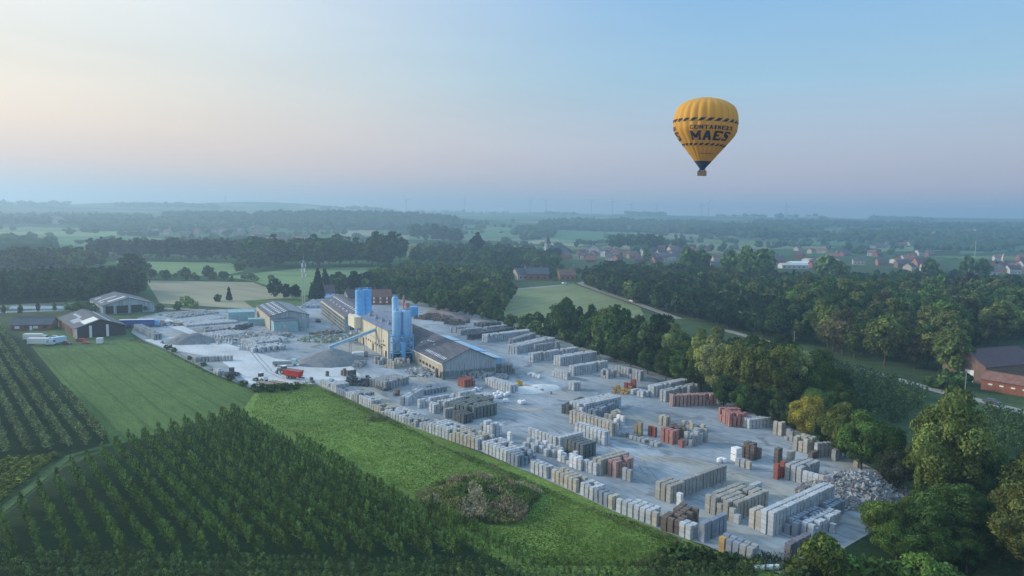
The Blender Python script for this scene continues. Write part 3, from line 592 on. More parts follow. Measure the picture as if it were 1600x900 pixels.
ALIVE = {}
def join_trees(items, name, label, group=None, lod=2):
    Qs, Ts = [], []
    for t_ in items:
        H = KD[t_['kind']][0]; Q, T, _, _ = proto(t_['kind'], rnd.randrange(NV[t_['kind']]), lod)
        s = t_['h'] / H; a = rnd.uniform(0, 6.28); c, sn = math.cos(a) * s * t_['w'], math.sin(a) * s * t_['w']
        M = np.array([[c, sn, 0], [-sn, c, 0], [0, 0, s]])
        Qs.append(Q @ M + np.array([t_['x'], t_['y'], t_['z']])); Ts.append(T * np.array(t_['col']))
    me = quads_mesh(name, np.concatenate(Qs), np.concatenate(Ts))
    return tag(link(name, me), label, None, group, 'stuff')
NEED = 295
SEEN = {}
LMK = [(1262, 650, 'the yellow tree'), (1478, 690, 'the tallest bright tree'), (1362, 480, 'the bright domed tree'), (1515, 450, 'the copper beech'), (1570, 580, 'the brick barn'), (1152, 552, 'the lone grey pole'), (1380, 587, 'the country road bend'), (1240, 550, 'the road start'), (1100, 225, 'the balloon'), (1350, 760, 'the rubble heap'), (1000, 478, 'the white car'), (905, 445, 'the road junction'),
  (1160, 660, 'the red topped stacks'), (1080, 634, 'the pink stacks'), (950, 590, 'the ninth block of stacks'), (840, 560, 'the upper stack rows'), (730, 430, 'the yellow green tree'), (640, 480, 'the hopper silos'), (567, 470, 'the blue silos'), (475, 440, 'the lattice mast'), (358, 460, 'the single fir'), (200, 470, 'the grey farm hall'), (45, 505, 'the brick farmhouse'), (150, 505, 'the black barn'), (1285, 860, 'the bright round bush'), (1210, 870, 'the white pipe'), (855, 390, 'the church'), (1122, 415, 'the white villa'), (1240, 415, 'the supermarket'), (1523, 390, 'the tall white mast'), (600, 385, 'the far tall clump'), (460, 600, 'the red tipper')]
def proj(p):
    v = Vector(p) - Vector((0, 0, CAMH)); d = v.dot(Fa); return 800 + FOC * v.dot(cx) / d, 450 - FOC * v.dot(cy) / d
def place_words(p):
    x, y = proj(p); L_ = sorted(LMK, key=lambda l: math.hypot(l[0] - x, (l[1] - y) * 1.6))[:1][0]
    dx, dy = x - L_[0], y - L_[1]; d = math.hypot(dx, dy)
    side = ('right of' if dx > 0 else 'left of') if abs(dx) > abs(dy) * 1.2 else ('below' if dy > 0 else 'above')
    return ('close ' if d < 28 else 'well ' if d > 75 else '') + side + ' ' + L_[2]
def place_trees():
    for t_ in TREES: t_['sz'] = t_['h'] / math.hypot(t_['x'], t_['y'])
    # a view cone, so that nothing outside the frame is counted
    T = [t_ for t_ in TREES if abs(t_['x']) < .78 * t_['y'] + 25]
    big = [t_ for t_ in T if t_['kind'] != 'bush' or t_['label']]
    big.sort(key=lambda t_: -t_['sz'])
    near, rest = big[:NEED], big[NEED:]
    for i, t_ in enumerate(near):
        d = math.hypot(t_['x'], t_['y']); lod = 0 if d < 290 else (1 if d < 620 else 2)
        k = t_['kind']; var = rnd.randrange(NV[k]); _, _, cm, tm = proto(k, var, lod)
        if t_['group']:
            lum = t_['col'][1]; sh = 'blackish green' if lum < .075 else 'dark green' if lum < .105 else 'mid green' if lum < .145 else 'light green' if lum < .2 else 'pale green'
            if t_['col'][0] > t_['col'][1] * .95: sh = 'brownish'
            elif t_['col'][0] > t_['col'][1] * .72: sh = 'olive ' + ('dark' if lum < .1 else 'light')
            nm = t_['name'].replace('_', ' ').replace('broadleaf ', ''); hh = t_['h']; t_['label'] = None; sz = 'small' if hh < 7 else 'low' if hh < 11 else 'middling' if hh < 15 else 'tall' if hh < 19 else 'very tall'
            sl = 'slender ' if t_['w'] < .93 else 'broad ' if t_['w'] > 1.12 else ''
            t_['label'] = f"{sz} {sl}{sh} {nm} {place_words((t_['x'], t_['y'], t_['z'] + hh * .8))}"
            while t_['label'] in SEEN and ' inner ' not in t_['label']: t_['label'] = t_['label'].replace(nm, 'inner ' + nm, 1) if ('front,' in t_['label'] or 'back,' in t_['label']) else t_['label'].replace(nm + ' ', nm + (' in front, ' if d < SEEN[t_['label']] else ' farther back, '), 1)
            SEEN.setdefault(t_['label'], d)
        e = thing(t_['name'], t_['label'], 'bush' if 'bush' in t_['name'] else 'tree', (t_['x'], t_['y'], t_['z']), rnd.uniform(0, 6.28), t_['group'])
        s = t_['h'] / KD[k][0]; e.scale = (s * t_['w'], s * t_['w'], s)
        a = link('crown', cm, e); a.color = (*t_['col'], 1); link('trunk', tm, e)
    if rest:
        join_trees(rest, 'distant_trees', 'hazy small trees of the woods, hedges and village gardens farther off', None)
    print('trees', len(T), 'near', len(near), 'rest', len(rest))
place_trees()

# ------------------------------------------------------------------ orchards
u_ = Vector((math.cos(R(-50.5)), math.sin(R(-50.5)), 0)); v_ = Vector((-u_.y, u_.x, 0))
def rows(poly, pitch, step, hr, col, off=0.0, ang=None, ground=False, w=1.0):
    gp = poly if ground else [G(*p) for p in poly]
    gp = [(p[0], p[1]) for p in gp]
    uu = u_ if ang is None else Vector((math.cos(R(ang)), math.sin(R(ang)), 0)); vv = Vector((-uu.y, uu.x, 0))
    us = [p[0] * uu.x + p[1] * uu.y for p in gp]; vs = [p[0] * vv.x + p[1] * vv.y for p in gp]; res = []
    v = math.floor(min(vs) / pitch) * pitch + off
    while v < max(vs):
        u = min(us)
        while u < max(us):
            p = uu * (u + rnd.uniform(-.2, .2) * step) + vv * (v + rnd.uniform(-.12, .12))
            if inpoly(p.x, p.y, gp) and rnd.random() > .02:
                k = rnd.uniform(.6, 1.5); c = tuple(x * k for x in col)
                if rnd.random() < .10: c = (c[0] * 1.35, c[1] * 1.3, c[2])
                res.append(dict(row=v, x=p.x, y=p.y, z=0, h=rnd.uniform(*hr), w=w * rnd.uniform(.85, 1.25), kind='fruit', col=c))
            u += step
        v += pitch
    return res
OC = (.11, .185, .055)
FR = rows([(368, 648), (200, 694), (112, 738), (0, 818), (-200, 960), (-60, 885), (300, 873), (600, 876), (835, 884)], 3.75, .82, (2.8, 4.3), OC, w=.56)
HE = rows([(-100, 120.2), (50, 120.2), (50, 112), (-100, 112)], 2.9, 1.15, (2.0, 2.7), (.12, .18, .065), .3, 0, True, .9)
LO = rows([(-260, 500), (-50, 497), (0, 512), (42, 555), (172, 692), (100, 706), (0, 712), (-300, 745)], 4.1, 1.1, (2.9, 3.6), (.17, .225, .11), 0, None, False, 1.0)
ORD = ['first', 'second', 'third', 'fourth', 'fifth', 'sixth', 'seventh', 'eighth', 'ninth', 'tenth', 'eleventh', 'twelfth'] + ['%dth' % i for i in range(13, 400)]
def ordinals(L_, place, key, off=0):
    L_ = [t_ for t_ in L_ if abs(t_['x']) < .73 * t_['y'] + 5]
    rws = sorted(set(round(t_['row'], 2) for t_ in L_))
    for ri, rv in enumerate(rws):
        for k, t_ in enumerate(sorted([t_ for t_ in L_ if round(t_['row'], 2) == rv], key=key)): t_['uniq'] = place(ORD[k], ORD[ri])
ordinals(FR, lambda a, b: f'slim fruit tree, {a} from the bottom in the {b} orchard row from the left', lambda t_: t_['y'])
ordinals(HE, lambda a, b: f'short fruit tree, {a} from the left in the {b} crosswise row from the bottom', lambda t_: t_['x'])
vis = [t_ for t_ in FR + HE if abs(t_['x']) < .72 * t_['y'] + 4]
for t_ in vis: t_['sz'] = t_['h'] / math.hypot(t_['x'], t_['y'])
for t_ in FR: t_['lab'] = ('slim fruit tree in the rows of the big lower left orchard', 'fruit trees of the big lower left orchard')
for t_ in HE: t_['lab'] = ('short fruit tree in the crosswise rows along the bottom edge', 'fruit trees in the crosswise bottom rows')
vis.sort(key=lambda t_: -t_['sz'])
for t_ in vis[:298]:
    k = rnd.randrange(NV['fruit']); _, _, cm, tm = proto('fruit', k, 0)
    e = thing('fruit_tree', t_.get('uniq', t_['lab'][0]), 'fruit tree', (t_['x'], t_['y'], 0), rnd.uniform(0, 6.28), t_['lab'][1])
    s = t_['h'] / 3.3; e.scale = (s * t_['w'], s * t_['w'], s)
    a = link('crown', cm, e); a.color = (*t_['col'], 1); link('trunk', tm, e)
restF = vis[298:]
nearF = [t_ for t_ in restF if math.hypot(t_['x'], t_['y']) < 165]; farF = [t_ for t_ in restF if math.hypot(t_['x'], t_['y']) >= 165]
Qa = join_trees(nearF, 'orchard_trees', 'dense rows of fruit trees filling the lower left orchard', None, 0)
if farF: join_trees(farF, 'orchard_trees', 'upper end of the fruit tree rows below the lawn', None, 1)
join_trees([t_ for t_ in LO if t_['x'] > -.74 * t_['y'] - 6], 'orchard_trees', 'pale fruit tree rows of the upper left orchard beside the lawn', None, 1)
# dark orchard between the yard trees and the road, and the one at the right edge
RO = rows([(1290, 566), (1380, 592), (1452, 618), (1440, 640), (1400, 668), (1330, 640), (1240, 585)], 3.2, 1.5, (2.6, 3.6), (.07, .125, .05), 0, -70, False, 1.15)
RO += rows([(1545, 640), (1640, 665), (1800, 720), (1640, 740), (1540, 690), (1520, 660)], 3.2, 1.5, (2.6, 3.4), (.08, .14, .055), 0, -70, False, 1.15)
join_trees(RO, 'orchard_trees', 'dark low orchard between the country road and the yard trees', None, 1)
VR = rows([(-60, 727), (0, 722), (60, 716), (98, 712), (0, 790), (-60, 845)], 2.2, .8, (1.0, 1.6), (.17, .21, .055), 0, 101, False, 2.4)
join_trees(VR, 'vine_rows', 'yellow green low crop rows beside the farm track', None, 1)

# far woods: many lumpy crowns on the real relief
def lump():
    bm = bmesh.new(); bmesh.ops.create_icosphere(bm, subdivisions=1, radius=1); vs = [v.co.copy() for v in bm.verts]; fs = [tuple(v.index for v in f.verts) for f in bm.faces]; bm.free(); return vs, fs
LV, LF = lump(); LVn = np.array([tuple(v) for v in LV]); LFn = np.array(LF)
M_wood = mat('far_foliage', (.042, .075, .034), 1.0, attr=True, spec=0)
def wood(poly, n, hr, label, size=9, lines=False):
    gp = [GT(*p) for p in poly]; gp2 = [(p.x, p.y) for p in gp]
    x0, x1 = min(p[0] for p in gp2), max(p[0] for p in gp2); y0, y1 = min(p[1] for p in gp2), max(p[1] for p in gp2)
    Vs, Fs, Cs = [], [], []; k = 0; r = np.random.RandomState(n)
    tries = 0
    while k < n and tries < n * 60:
        tries += 1
        x, y = rnd.uniform(x0, x1), rnd.uniform(y0, y1)
        if not inpoly(x, y, gp2): continue
        if lines and min(abs(noise.noise(Vector((x / 420, y / 300, 2.2)))), abs(noise.noise(Vector((x / 300, y / 500, 9.2))))) > .028 and noise.noise(Vector((x / 260, y / 220, 5.5))) < .40: continue
        h = rnd.uniform(*hr); s = size * rnd.uniform(.7, 1.3)
        V = LVn * (1 + .22 * r.randn(len(LVn), 1)) * np.array([s, s, h * .5]) + np.array([x, y, hgt(x, y) + h * .5])
        Fs.append(LFn + len(LVn) * k); Vs.append(V); c = rnd.uniform(.6, 1.5); Cs.append(np.tile([c, c * rnd.uniform(.9, 1.1), c, 1], (len(LVn), 1))); k += 1
    V = np.concatenate(Vs); F = np.concatenate(Fs)
    me = bpy.data.meshes.new('wood'); me.from_pydata(V.tolist(), [], F.tolist()); me.update()
    a = me.attributes.new('tint', 'FLOAT_COLOR', 'POINT'); a.data.foreach_set('color', np.concatenate(Cs).astype(np.float32).reshape(-1))
    me.materials.append(M_wood); tag(link('wood', me), label, None, None, 'stuff')
wood([(388, 354), (450, 358), (560, 360), (720, 360), (712, 346), (600, 340), (480, 338), (400, 340)], 1500, (16, 24), 'long dark wood on the low ridge at centre left', 11)
wood([(838, 359), (1000, 363), (1180, 372), (1290, 372), (1250, 360), (1100, 352), (950, 348), (850, 350)], 1700, (16, 24), 'long blue hazed wood beyond the village', 12)
wood([(250, 346), (380, 346), (390, 338), (260, 336)], 350, (14, 22), 'hazed wood left of the long ridge wood', 11)
wood([(800, 368), (865, 371), (865, 362), (810, 360)], 120, (16, 22), 'small wood above the church', 10)
wood([(1310, 378), (1400, 376), (1450, 372), (1440, 366), (1320, 368)], 260, (12, 20), 'dark hazed wood right of the village', 10)
wood([(1440, 392), (1560, 392), (1600, 384), (1560, 382), (1450, 385)], 300, (10, 16), 'hazed wood by the tall white mast', 9)
wood([(-20, 350), (160, 352), (240, 348), (235, 341), (60, 340), (-20, 341)], 420, (12, 20), 'hazed tree belt at the far left', 10)
wood([(130, 360), (260, 364), (380, 362), (380, 355), (240, 350), (130, 352)], 260, (10, 16), 'scattered far trees around the left hamlet', 9)
wood([(-20, 395), (80, 394), (85, 384), (45, 382), (-20, 384)], 110, (12, 18), 'dark copse in the left fields', 9)
wood([(1180, 352), (1400, 358), (1640, 362), (1640, 355), (1400, 351), (1180, 347)], 500, (12, 20), 'faint wood band at the right horizon', 14)
wood([(1460, 380), (1640, 376), (1640, 366), (1460, 370)], 300, (12, 18), 'hazed wood strip at the far right', 11)
wood([(-60, 392), (1660, 398), (1660, 352), (-60, 338)], 2600, (7, 14), 'hedgerows and small tree clumps strewn over the hazy plain', 7, True)
for (a, b, n) in [(0, 110, 90), (180, 340, 120), (500, 620, 90), (640, 800, 80), (850, 900, 50), (980, 1040, 50), (1120, 1300, 80), (1360, 1460, 70)]:
    ya = 336 + (a - 800) * .0175; yb = 336 + (b - 800) * .0175
    p = []
    wood([(a, ya - 1.0), (b, yb - 1.0), (b, yb - 4.0), (a, ya - 4.0)], n, (14, 24), 'faint wood on the skyline ridge', 16)

# ------------------------------------------------------------------ building materials
M_fibre = mat('fibre_cement_roof', (.115, .115, .135), .9, noise_amt=.3, scale=.35, stretch=(.4, 3, 1), bump=.1)
M_slate = mat('dark_metal_roof', (.085, .092, .115), .6, noise_amt=.2, scale=.4)
M_bluer = mat('blue_grey_roof', (.16, .19, .26), .6, noise_amt=.2, scale=.3, stretch=(.3, 2, 1))
M_cream = mat('cream_cladding', (.82, .73, .52), .8, noise_amt=.25, scale=.5, col2=(.62, .56, .44), stretch=(3, 3, .25))
M_conc = mat('stained_concrete', (.50, .57, .61), .9, col2=(.19, .21, .22), scale=1.3, stretch=(2.5, 2.5, .12))
M_tanw = mat('tan_wall', (.56, .49, .36), .9, col2=(.36, .32, .25), scale=.4, stretch=(1.5, 1.5, .3))
M_green_glass = mat('dirty_green_glazing', (.10, .16, .15), .5, col2=(.22, .28, .26), scale=.5)
M_blue = mat('blue_silo_paint', (.14, .42, .76), .45, noise_amt=.15, scale=.6)
M_lblue = mat('pale_blue_paint', (.19, .45, .76), .5, col2=(.42, .62, .78), scale=.5, stretch=(2, 2, .2))
M_pale = mat('pale_roof_sheet', (.42, .54, .64), .6, noise_amt=.15, scale=.5)
M_steel = mat('grey_steel', (.32, .34, .36), .5, .3)
M_wsteel = mat('galvanised_lattice', (.50, .52, .54), .5, .2)
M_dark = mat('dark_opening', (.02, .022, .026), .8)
M_white = mat('white_paint', (.78, .78, .78), .6, noise_amt=.05, scale=2)
M_sky = mat('skylight_sheet', (.62, .68, .74), .35)
M_brick = mat('red_brick', (.32, .125, .075), .95, col2=(.22, .09, .06), scale=1.2)
M_brown = mat('brown_brick', (.25, .16, .12), .95, col2=(.16, .11, .09), scale=1.0)
M_tile = mat('dark_tile_roof', (.115, .075, .085), .9, noise_amt=.25, scale=.8, stretch=(1, 5, 1))
M_red = mat('red_tile_roof', (.23, .115, .09), .9, noise_amt=.25, scale=.7)
M_black = mat('black_boards', (.045, .042, .050), .85, noise_amt=.3, scale=1.5, stretch=(4, 4, .3))
M_grnbox = mat('pale_teal_sheet', (.27, .43, .46), .6, noise_amt=.12, scale=.6)
M_orange = mat('orange_brick', (.34, .18, .12), .95, noise_amt=.2, scale=1)
M_glass = mat('window_glass', (.05, .07, .09), .15, spec=.6)
M_wood = mat('pallet_wood', (.30, .25, .18), .9, noise_amt=.3, scale=2)
M_tyre = mat('tyre_rubber', (.025, .025, .027), .9)
M_redp = mat('red_paint', (.55, .035, .025), .45)
M_yel = mat('yellow_paint', (.62, .38, .05), .5)
M_blk = mat('block_concrete', (1, 1, 1), .92, noise_amt=.14, scale=2.2, objcol=True, attr=True, bump=.15)
M_pipe = mat('pink_red_tower', (.46, .20, .18), .7, noise_amt=.2, scale=1)

def building(name, label, cat, org, ang, Ln, W, eave, ridge, mw, mr, over=.4, mono=False, group=None, ga=None, gable_mat=None):
    """local x along the ridge, y across, origin at the far-left corner"""
    e = thing(name, label, cat, (org[0], org[1], hgt(org[0], org[1])), R(ang), group)
    b = MB(); pk = W if mono else W / 2
    b.add([(0, 0, -.3), (Ln, 0, -.3), (Ln, W, -.3), (0, W, -.3), (0, 0, eave), (Ln, 0, eave), (Ln, W, ridge if mono else eave), (0, W, ridge if mono else eave)],
          [(0, 1, 5, 4), (2, 3, 7, 6)], 0)
    if mono: b.add([(0, 0, -.3), (0, W, -.3), (0, W, ridge), (0, 0, eave), (Ln, 0, -.3), (Ln, W, -.3), (Ln, W, ridge), (Ln, 0, eave)], [(0, 3, 2, 1), (4, 5, 6, 7)], 0)
    else: b.add([(0, 0, -.3), (0, W, -.3), (0, W, eave), (0, pk, ridge), (0, 0, eave), (Ln, 0, -.3), (Ln, W, -.3), (Ln, W, eave), (Ln, pk, ridge), (Ln, 0, eave)], [(0, 4, 3, 2, 1), (5, 6, 7, 8, 9)], 1)
    b.build('wall', [mw, gable_mat or mw], e)
    r = MB(); th = .18
    def slab(y0, z0, y1, z1):
        x0, x1 = -over, Ln + over
        r.add([(x0, y0, z0), (x1, y0, z0), (x1, y1, z1), (x0, y1, z1), (x0, y0, z0 + th), (x1, y0, z0 + th), (x1, y1, z1 + th), (x0, y1, z1 + th)],
              [(0, 3, 2, 1), (4, 5, 6, 7), (0, 1, 5, 4), (1, 2, 6, 5), (2, 3, 7, 6), (3, 0, 4, 7)])
    if mono: s = (ridge - eave) / W; slab(-over, eave - s * over + .02, W + over, ridge + s * over + .02)
    else:
        s = (ridge - eave) / pk
        slab(-over, eave - s * over + .02, pk, ridge + .02); slab(pk + .002, ridge + .02, W + over, eave - s * over + .02)
        r.box(-over - .02, Ln + over + .02, pk - .18, pk + .18, ridge + th, ridge + th + .1)
    r.build('roof', mr, e)
    return e
def on_roof(e, x0, x1, t0, t1, W, eave, ridge, m, name='skylight', side=0, lift=.24):
    """pane lying on a roof slope; t=0 eave, t=1 ridge"""
    pk = W / 2; f = lambda t: ((t * pk) if side == 0 else W - t * pk, eave + (ridge - eave) * t + lift)
    (y0, z0), (y1, z1) = f(t0), f(t1)
    b = MB(); b.add([(x0, y0, z0), (x1, y0, z0), (x1, y1, z1), (x0, y1, z1), (x0, y0, z0 - .1), (x1, y0, z0 - .1), (x1, y1, z1 - .1), (x0, y1, z1 - .1)],
                    [(0, 1, 2, 3), (0, 4, 5, 1), (1, 5, 6, 2), (2, 6, 7, 3), (3, 7, 4, 0)])
    return b.build(name, m, e)
def pane(e, x, y, z, dx, dy, dz, m, name='window'):
    b = MB(); b.cbox((0, 0, 0), (dx, dy, dz)); return b.build(name, m, e, (x, y, z))
def dirv(a): return Vector((math.cos(R(a)), math.sin(R(a)), 0))
U117, V27 = dirv(117), dirv(27)

# long lower hall with the big grey roof
near = Vector((-24.7, 264.5, 0)); Ln = 72.0; org = near + U117 * Ln
h1 = building('factory_hall', 'long low factory hall with a big grey ribbed roof and streaked concrete gable', 'factory hall', org, -63, Ln, 21.5, 5.7, 10.4, M_tanw, M_fibre, .5, gable_mat=M_conc)
for i in range(13): on_roof(h1, Ln - 3.2 - i * 1.6, Ln - 3.2 - i * 1.6 + .62, .12, .24, 21.5, 5.7, 10.4, M_sky)
for i, (a, t) in enumerate([(.55, .55), (.58, .57), (.61, .6), (.52, .35), (.66, .5)]): on_roof(h1, Ln * a, Ln * a + .8, t, t + .07, 21.5, 5.7, 10.4, M_sky)
b = MB()
for i in range(37): b.box(i * 2 - .06 + .2, i * 2 + .06 + .2, .35, 10.55, 0, .05)
b.v = [(x, y, 5.7 + (10.4 - 5.7) * y / 10.75 + .22 + z) for x, y, z in b.v]; b.build('roof_rib', M_fibre, h1)
# gable: lower glazed band, columns
g = MB()
for i in range(11): g.box(Ln + .01, Ln + .10, 1.0 + i * 1.85, 1.0 + i * 1.85 + 1.5, .6, 2.6)
g.build('glazed_band', M_green_glass, h1)
g = MB()
for i in range(12): g.box(Ln + .01, Ln + .22, .75 + i * 1.85, .95 + i * 1.85, -.1, 5.4 if i in (0, 11) else 3.0)
g.build('gable_post', M_conc, h1)
g = MB(); g.box(26, Ln - .5, -.35, -.05, 4.9, 5.3); g.build('gutter', M_white, h1)
for i in range(6): pane(h1, 48 + i * 3.6, -.04, 2.2, 2.2, .12, 1.1, M_glass)
# light blue lean-to roofs along the far side
an = thing('side_annex', 'low lean-to with pale blue roof sheets along the back of the long hall', 'annex', org + V27 * 21.9, R(-63))
b = MB(); b.add([(6, 0, 0), (62, 0, 0), (62, 7, 0), (6, 7, 0), (6, 0, 4.6), (62, 0, 4.6), (62, 7, 3.6), (6, 7, 3.6)], [(0, 1, 5, 4), (1, 2, 6, 5), (2, 3, 7, 6), (3, 0, 4, 7)]); b.build('wall', M_lblue, an)
for k in range(4):
    b = MB(); x0 = 6 + k * 14; z = .0 if k % 2 else .25
    b.add([(x0, -.2, 4.75 + z), (x0 + 13.8, -.2, 4.75 + z), (x0 + 13.8, 7.4, 3.7 + z), (x0, 7.4, 3.7 + z), (x0, -.2, 4.6 + z), (x0 + 13.8, -.2, 4.6 + z), (x0 + 13.8, 7.4, 3.55 + z), (x0, 7.4, 3.55 + z)],
          [(0, 1, 2, 3), (4, 7, 6, 5), (0, 4, 5, 1), (1, 5, 6, 2), (2, 6, 7, 3), (3, 7, 4, 0)]); b.build('roof_sheet', M_pale if k != 2 else M_lblue, an)

# tall cream hall
near2 = Vector((-50.6, 299.0, 0)); L2 = 46.0; org2 = near2 + U117 * L2; W2, E2, R2 = 10.5, 11.6, 13.6
h2 = building('cream_hall', 'tall cream clad factory hall with a blue grey roof, the highest building of the works', 'factory hall', org2, -63, L2, W2, E2, R2, M_cream, M_bluer, .25, mono=True)
b = MB()
for i in range(24): b.box(i * 2 - .05 + .1, i * 2 + .05 + .1, -.09, .005, .2, E2 - .2)
b.build('cladding_joint', M_tanw, h2)
for i in range(8): pane(h2, 14 + i * 3.4, -.06, 3.6, 1.1, .12, .9, M_glass)
for i in (9, 24.5, 43.5): pane(h2, i, -.08, 1.5, 1.7, .14, 3.0, M_dark, 'door')
pane(h2, 9, -.12, 3.1, 2.4, .2, .25, M_brick, 'door_frame')
pane(h2, 41, -.5, 5.2, 2.8, 1.0, .25, M_brick, 'canopy'); pane(h2, 40, -.07, 6.6, .8, .12, .8, M_dark)
b = MB()
for x in (30.0, 37.5): b.tube((x, -.3, .1), (x, -.3, E2 + .8), .14, n=6); b.tube((x, -.3, E2 + .8), (x, 1.2, E2 + 1.6), .14, n=6)
b.tube((20, -.25, 6.2), (37.5, -.25, 6.2), .12, n=6); b.build('pipe', M_steel, h2)
b = MB(); b.tube((33.6, -.25, 0), (33.6, -.25, E2 + 1), .04, n=4); b.tube((34.1, -.25, 0), (34.1, -.25, E2 + 1), .04, n=4)
for k in range(30): b.tube((33.6, -.25, .4 + k * .4), (34.1, -.25, .4 + k * .4), .025, n=4, caps=False)
b.build('ladder', M_steel, h2)
b = MB()
for k in range(4): b.cbox((6 + k * 9.5, 4.2, 13.0 + .1), (1.4, 1.4, 1.3)); b.tube((6 + k * 9.5, 4.2, 13.7), (6 + k * 9.5, 4.2, 14.6), .3, n=8)
b.build('roof_vent', M_steel, h2)
b = MB(); b.box(-5, 6.0, -3.4, -.06, 7.2, 12.3); b.build('loading_tower', M_cream, h2)
b = MB()
for x in (-4.6, .5, 5.6):
    for y in (-3.1, -.6): b.box(x - .15, x + .15, y - .15, y + .15, 0, 7.2)
b.box(-4.8, 5.8, -3.2, -.6, 4.4, 4.6); b.tube((-4.6, -3.1, .2), (.5, -3.1, 4.4), .08); b.tube((.5, -3.1, .2), (5.6, -3.1, 4.4), .08)
b.build('tower_leg', M_steel, h2)
b = MB(); b.box(L2 + .02, L2 + 5.2, .5, 8.6, -.1, 9.4); b.build('end_block', M_conc, h2)

# silos
def silo(name, label, c, r, z0, z1, m, group=None, cone=0.0, ribs=True, legs=None, flat=False):
    e = thing(name, label, 'silo', (c[0], c[1], 0), R(27), group)
    b = MB(); b.lathe([(0.0, z0 if cone == 0 else z0), (r * (.15 if cone else 1), z0), (r, z0 + cone), (r, z1 - .25), (r * .96, z1), (0, z1 + .35)], 20); b.build('shell', m, e)
    if ribs:
        b = MB()
        for k in range(1, int((z1 - z0 - cone) / 2.4)):
            z = z0 + cone + k * 2.4; b.lathe([(r, z), (r + .07, z + .04), (r + .07, z + .12), (r, z + .16)], 20)
        b.tube((r + .25, .2, z0 + cone), (r + .25, .2, z1 + .9), .05, n=5); b.tube((r + .25, -.2, z0 + cone), (r + .25, -.2, z1 + .9), .05, n=5)
        b.build('rib', m, e)
    b = MB()
    for k in range(10):
        a = k * .628; b.tube((r * .93 * math.cos(a), r * .93 * math.sin(a), z1), (r * .93 * math.cos(a), r * .93 * math.sin(a), z1 + .95), .04, n=4)
    b.lathe([(r * .93 - .04, z1 + .9), (r * .93 + .04, z1 + .9), (r * .93 + .04, z1 + .98), (r * .93 - .04, z1 + .98), (r * .93 - .04, z1 + .9)], 20)
    b.build('railing', m, e)
    b = MB(); b.box(-.5, .5, -.4, .4, z1 + .3, z1 + 1.1); b.build('filter_box', M_steel, e)
    return e
def gz(px, py, z):  # ground position of something seen at height z
    p = G(px, py, z); return p
sA = gz(561.5, 452, 22.2); sB = gz(573.5, 451, 22.2)
silo('blue_silo', 'left one of the two tall plain bright blue silos behind the cream hall', sA, 2.05, 0, 21.8, M_blue)
silo('blue_silo', 'right one of the two tall plain bright blue silos behind the cream hall', sB, 2.05, 0, 21.8, M_blue)
q1 = gz(620, 567, 0); q2 = gz(634.5, 566, 0)
silo('hopper_silo', 'left pale blue hopper silo on the blue steel frame', q1, 1.85, 8.2, 21.0, M_lblue, cone=2.6)
silo('hopper_silo', 'right pale blue hopper silo on the blue steel frame', q2, 1.85, 8.2, 21.0, M_lblue, cone=2.6)
mid = (q1 + q2) / 2; ax = (q2 - q1).normalized(); fr = thing('silo_frame', 'blue steel frame tower carrying the two pale blue hopper silos', 'steel frame', (mid.x, mid.y, 0), math.atan2(ax.y, ax.x))
b = MB()
for x in (-4.2, 0, 4.2):
    for y in (-2.2, 2.2): b.box(x - .17, x + .17, y - .17, y + .17, 0, 11.3)
b.build('column', M_blue, fr)
for z in (4.2, 7.9, 11.2):
    b = MB()
    for y in (-2.2, 2.2): b.box(-4.4, 4.4, y - .12, y + .12, z, z + .3)
    for x in (-4.2, 0, 4.2): b.box(x - .12, x + .12, -2.2, 2.2, z + .002, z + .28)
    b.build('beam', M_blue, fr)
b = MB()
for x0 in (-4.2, 0):
    for z0, z1 in ((0, 4.2), (4.4, 7.9), (8.1, 11.2)): b.tube((x0, -2.2, z0), (x0 + 4.2, -2.2, z1), .07, n=5); b.tube((x0 + 4.2, -2.2, z0), (x0, -2.2, z1), .07, n=5)
b.build('brace', M_lblue, fr)
b = MB(); b.box(-3.9, 3.9, -1.9, 1.9, 0, 4.0); b.build('mixer_room', M_dark, fr)
b = MB(); b.box(-.6, .9, -2.9, -2.4, 0, 8.8); b.build('elevator_leg', M_blue, fr)
p = gz(617.5, 464, 20); silo('small_silo', 'small pale blue silo standing behind the two hopper silos', p, 1.5, 6, 20.0, M_lblue, ribs=False)
p = gz(631, 470, 22); t_ = thing('chimney', 'thin reddish chimney left of the thicker pink one', 'chimney', (p.x, p.y, 0)); b = MB(); b.tube((0, 0, 0), (0, 0, 23.5), .55, n=10); b.build('shaft', M_pipe, t_); b = MB(); b.tube((0, 0, 23.5), (0, 0, 24.4), .35, n=8); b.build('cowl', M_steel, t_)
p = gz(636, 473, 22); t_ = thing('chimney', 'thicker pink banded chimney right of the thin one', 'chimney', (p.x, p.y, 0)); b = MB(); b.tube((0, 0, 0), (0, 0, 22), 1.05, n=12); b.build('shaft', M_pipe, t_)
b = MB(); b.lathe([(1.05, 20), (1.2, 20), (1.2, 20.4), (1.05, 20.4)], 12); b.lathe([(1.05, 17.5), (1.2, 17.5), (1.2, 17.9), (1.05, 17.9)], 12); b.build('band', M_steel, t_)
p = gz(648, 505, 0); t_ = thing('blue_container', 'bright blue container box beyond the hopper silos', 'container', (p.x - 8, p.y + 25, 0), R(27)); b = MB(); b.box(0, 7, 0, 4, 0, 5.5); b.build('body', M_blue, t_)
b = MB()
for i in range(12): b.box(.3 + i * .55, .5 + i * .55, -.06, .0, .3, 5.2)
b.build('rib', M_blue, t_)

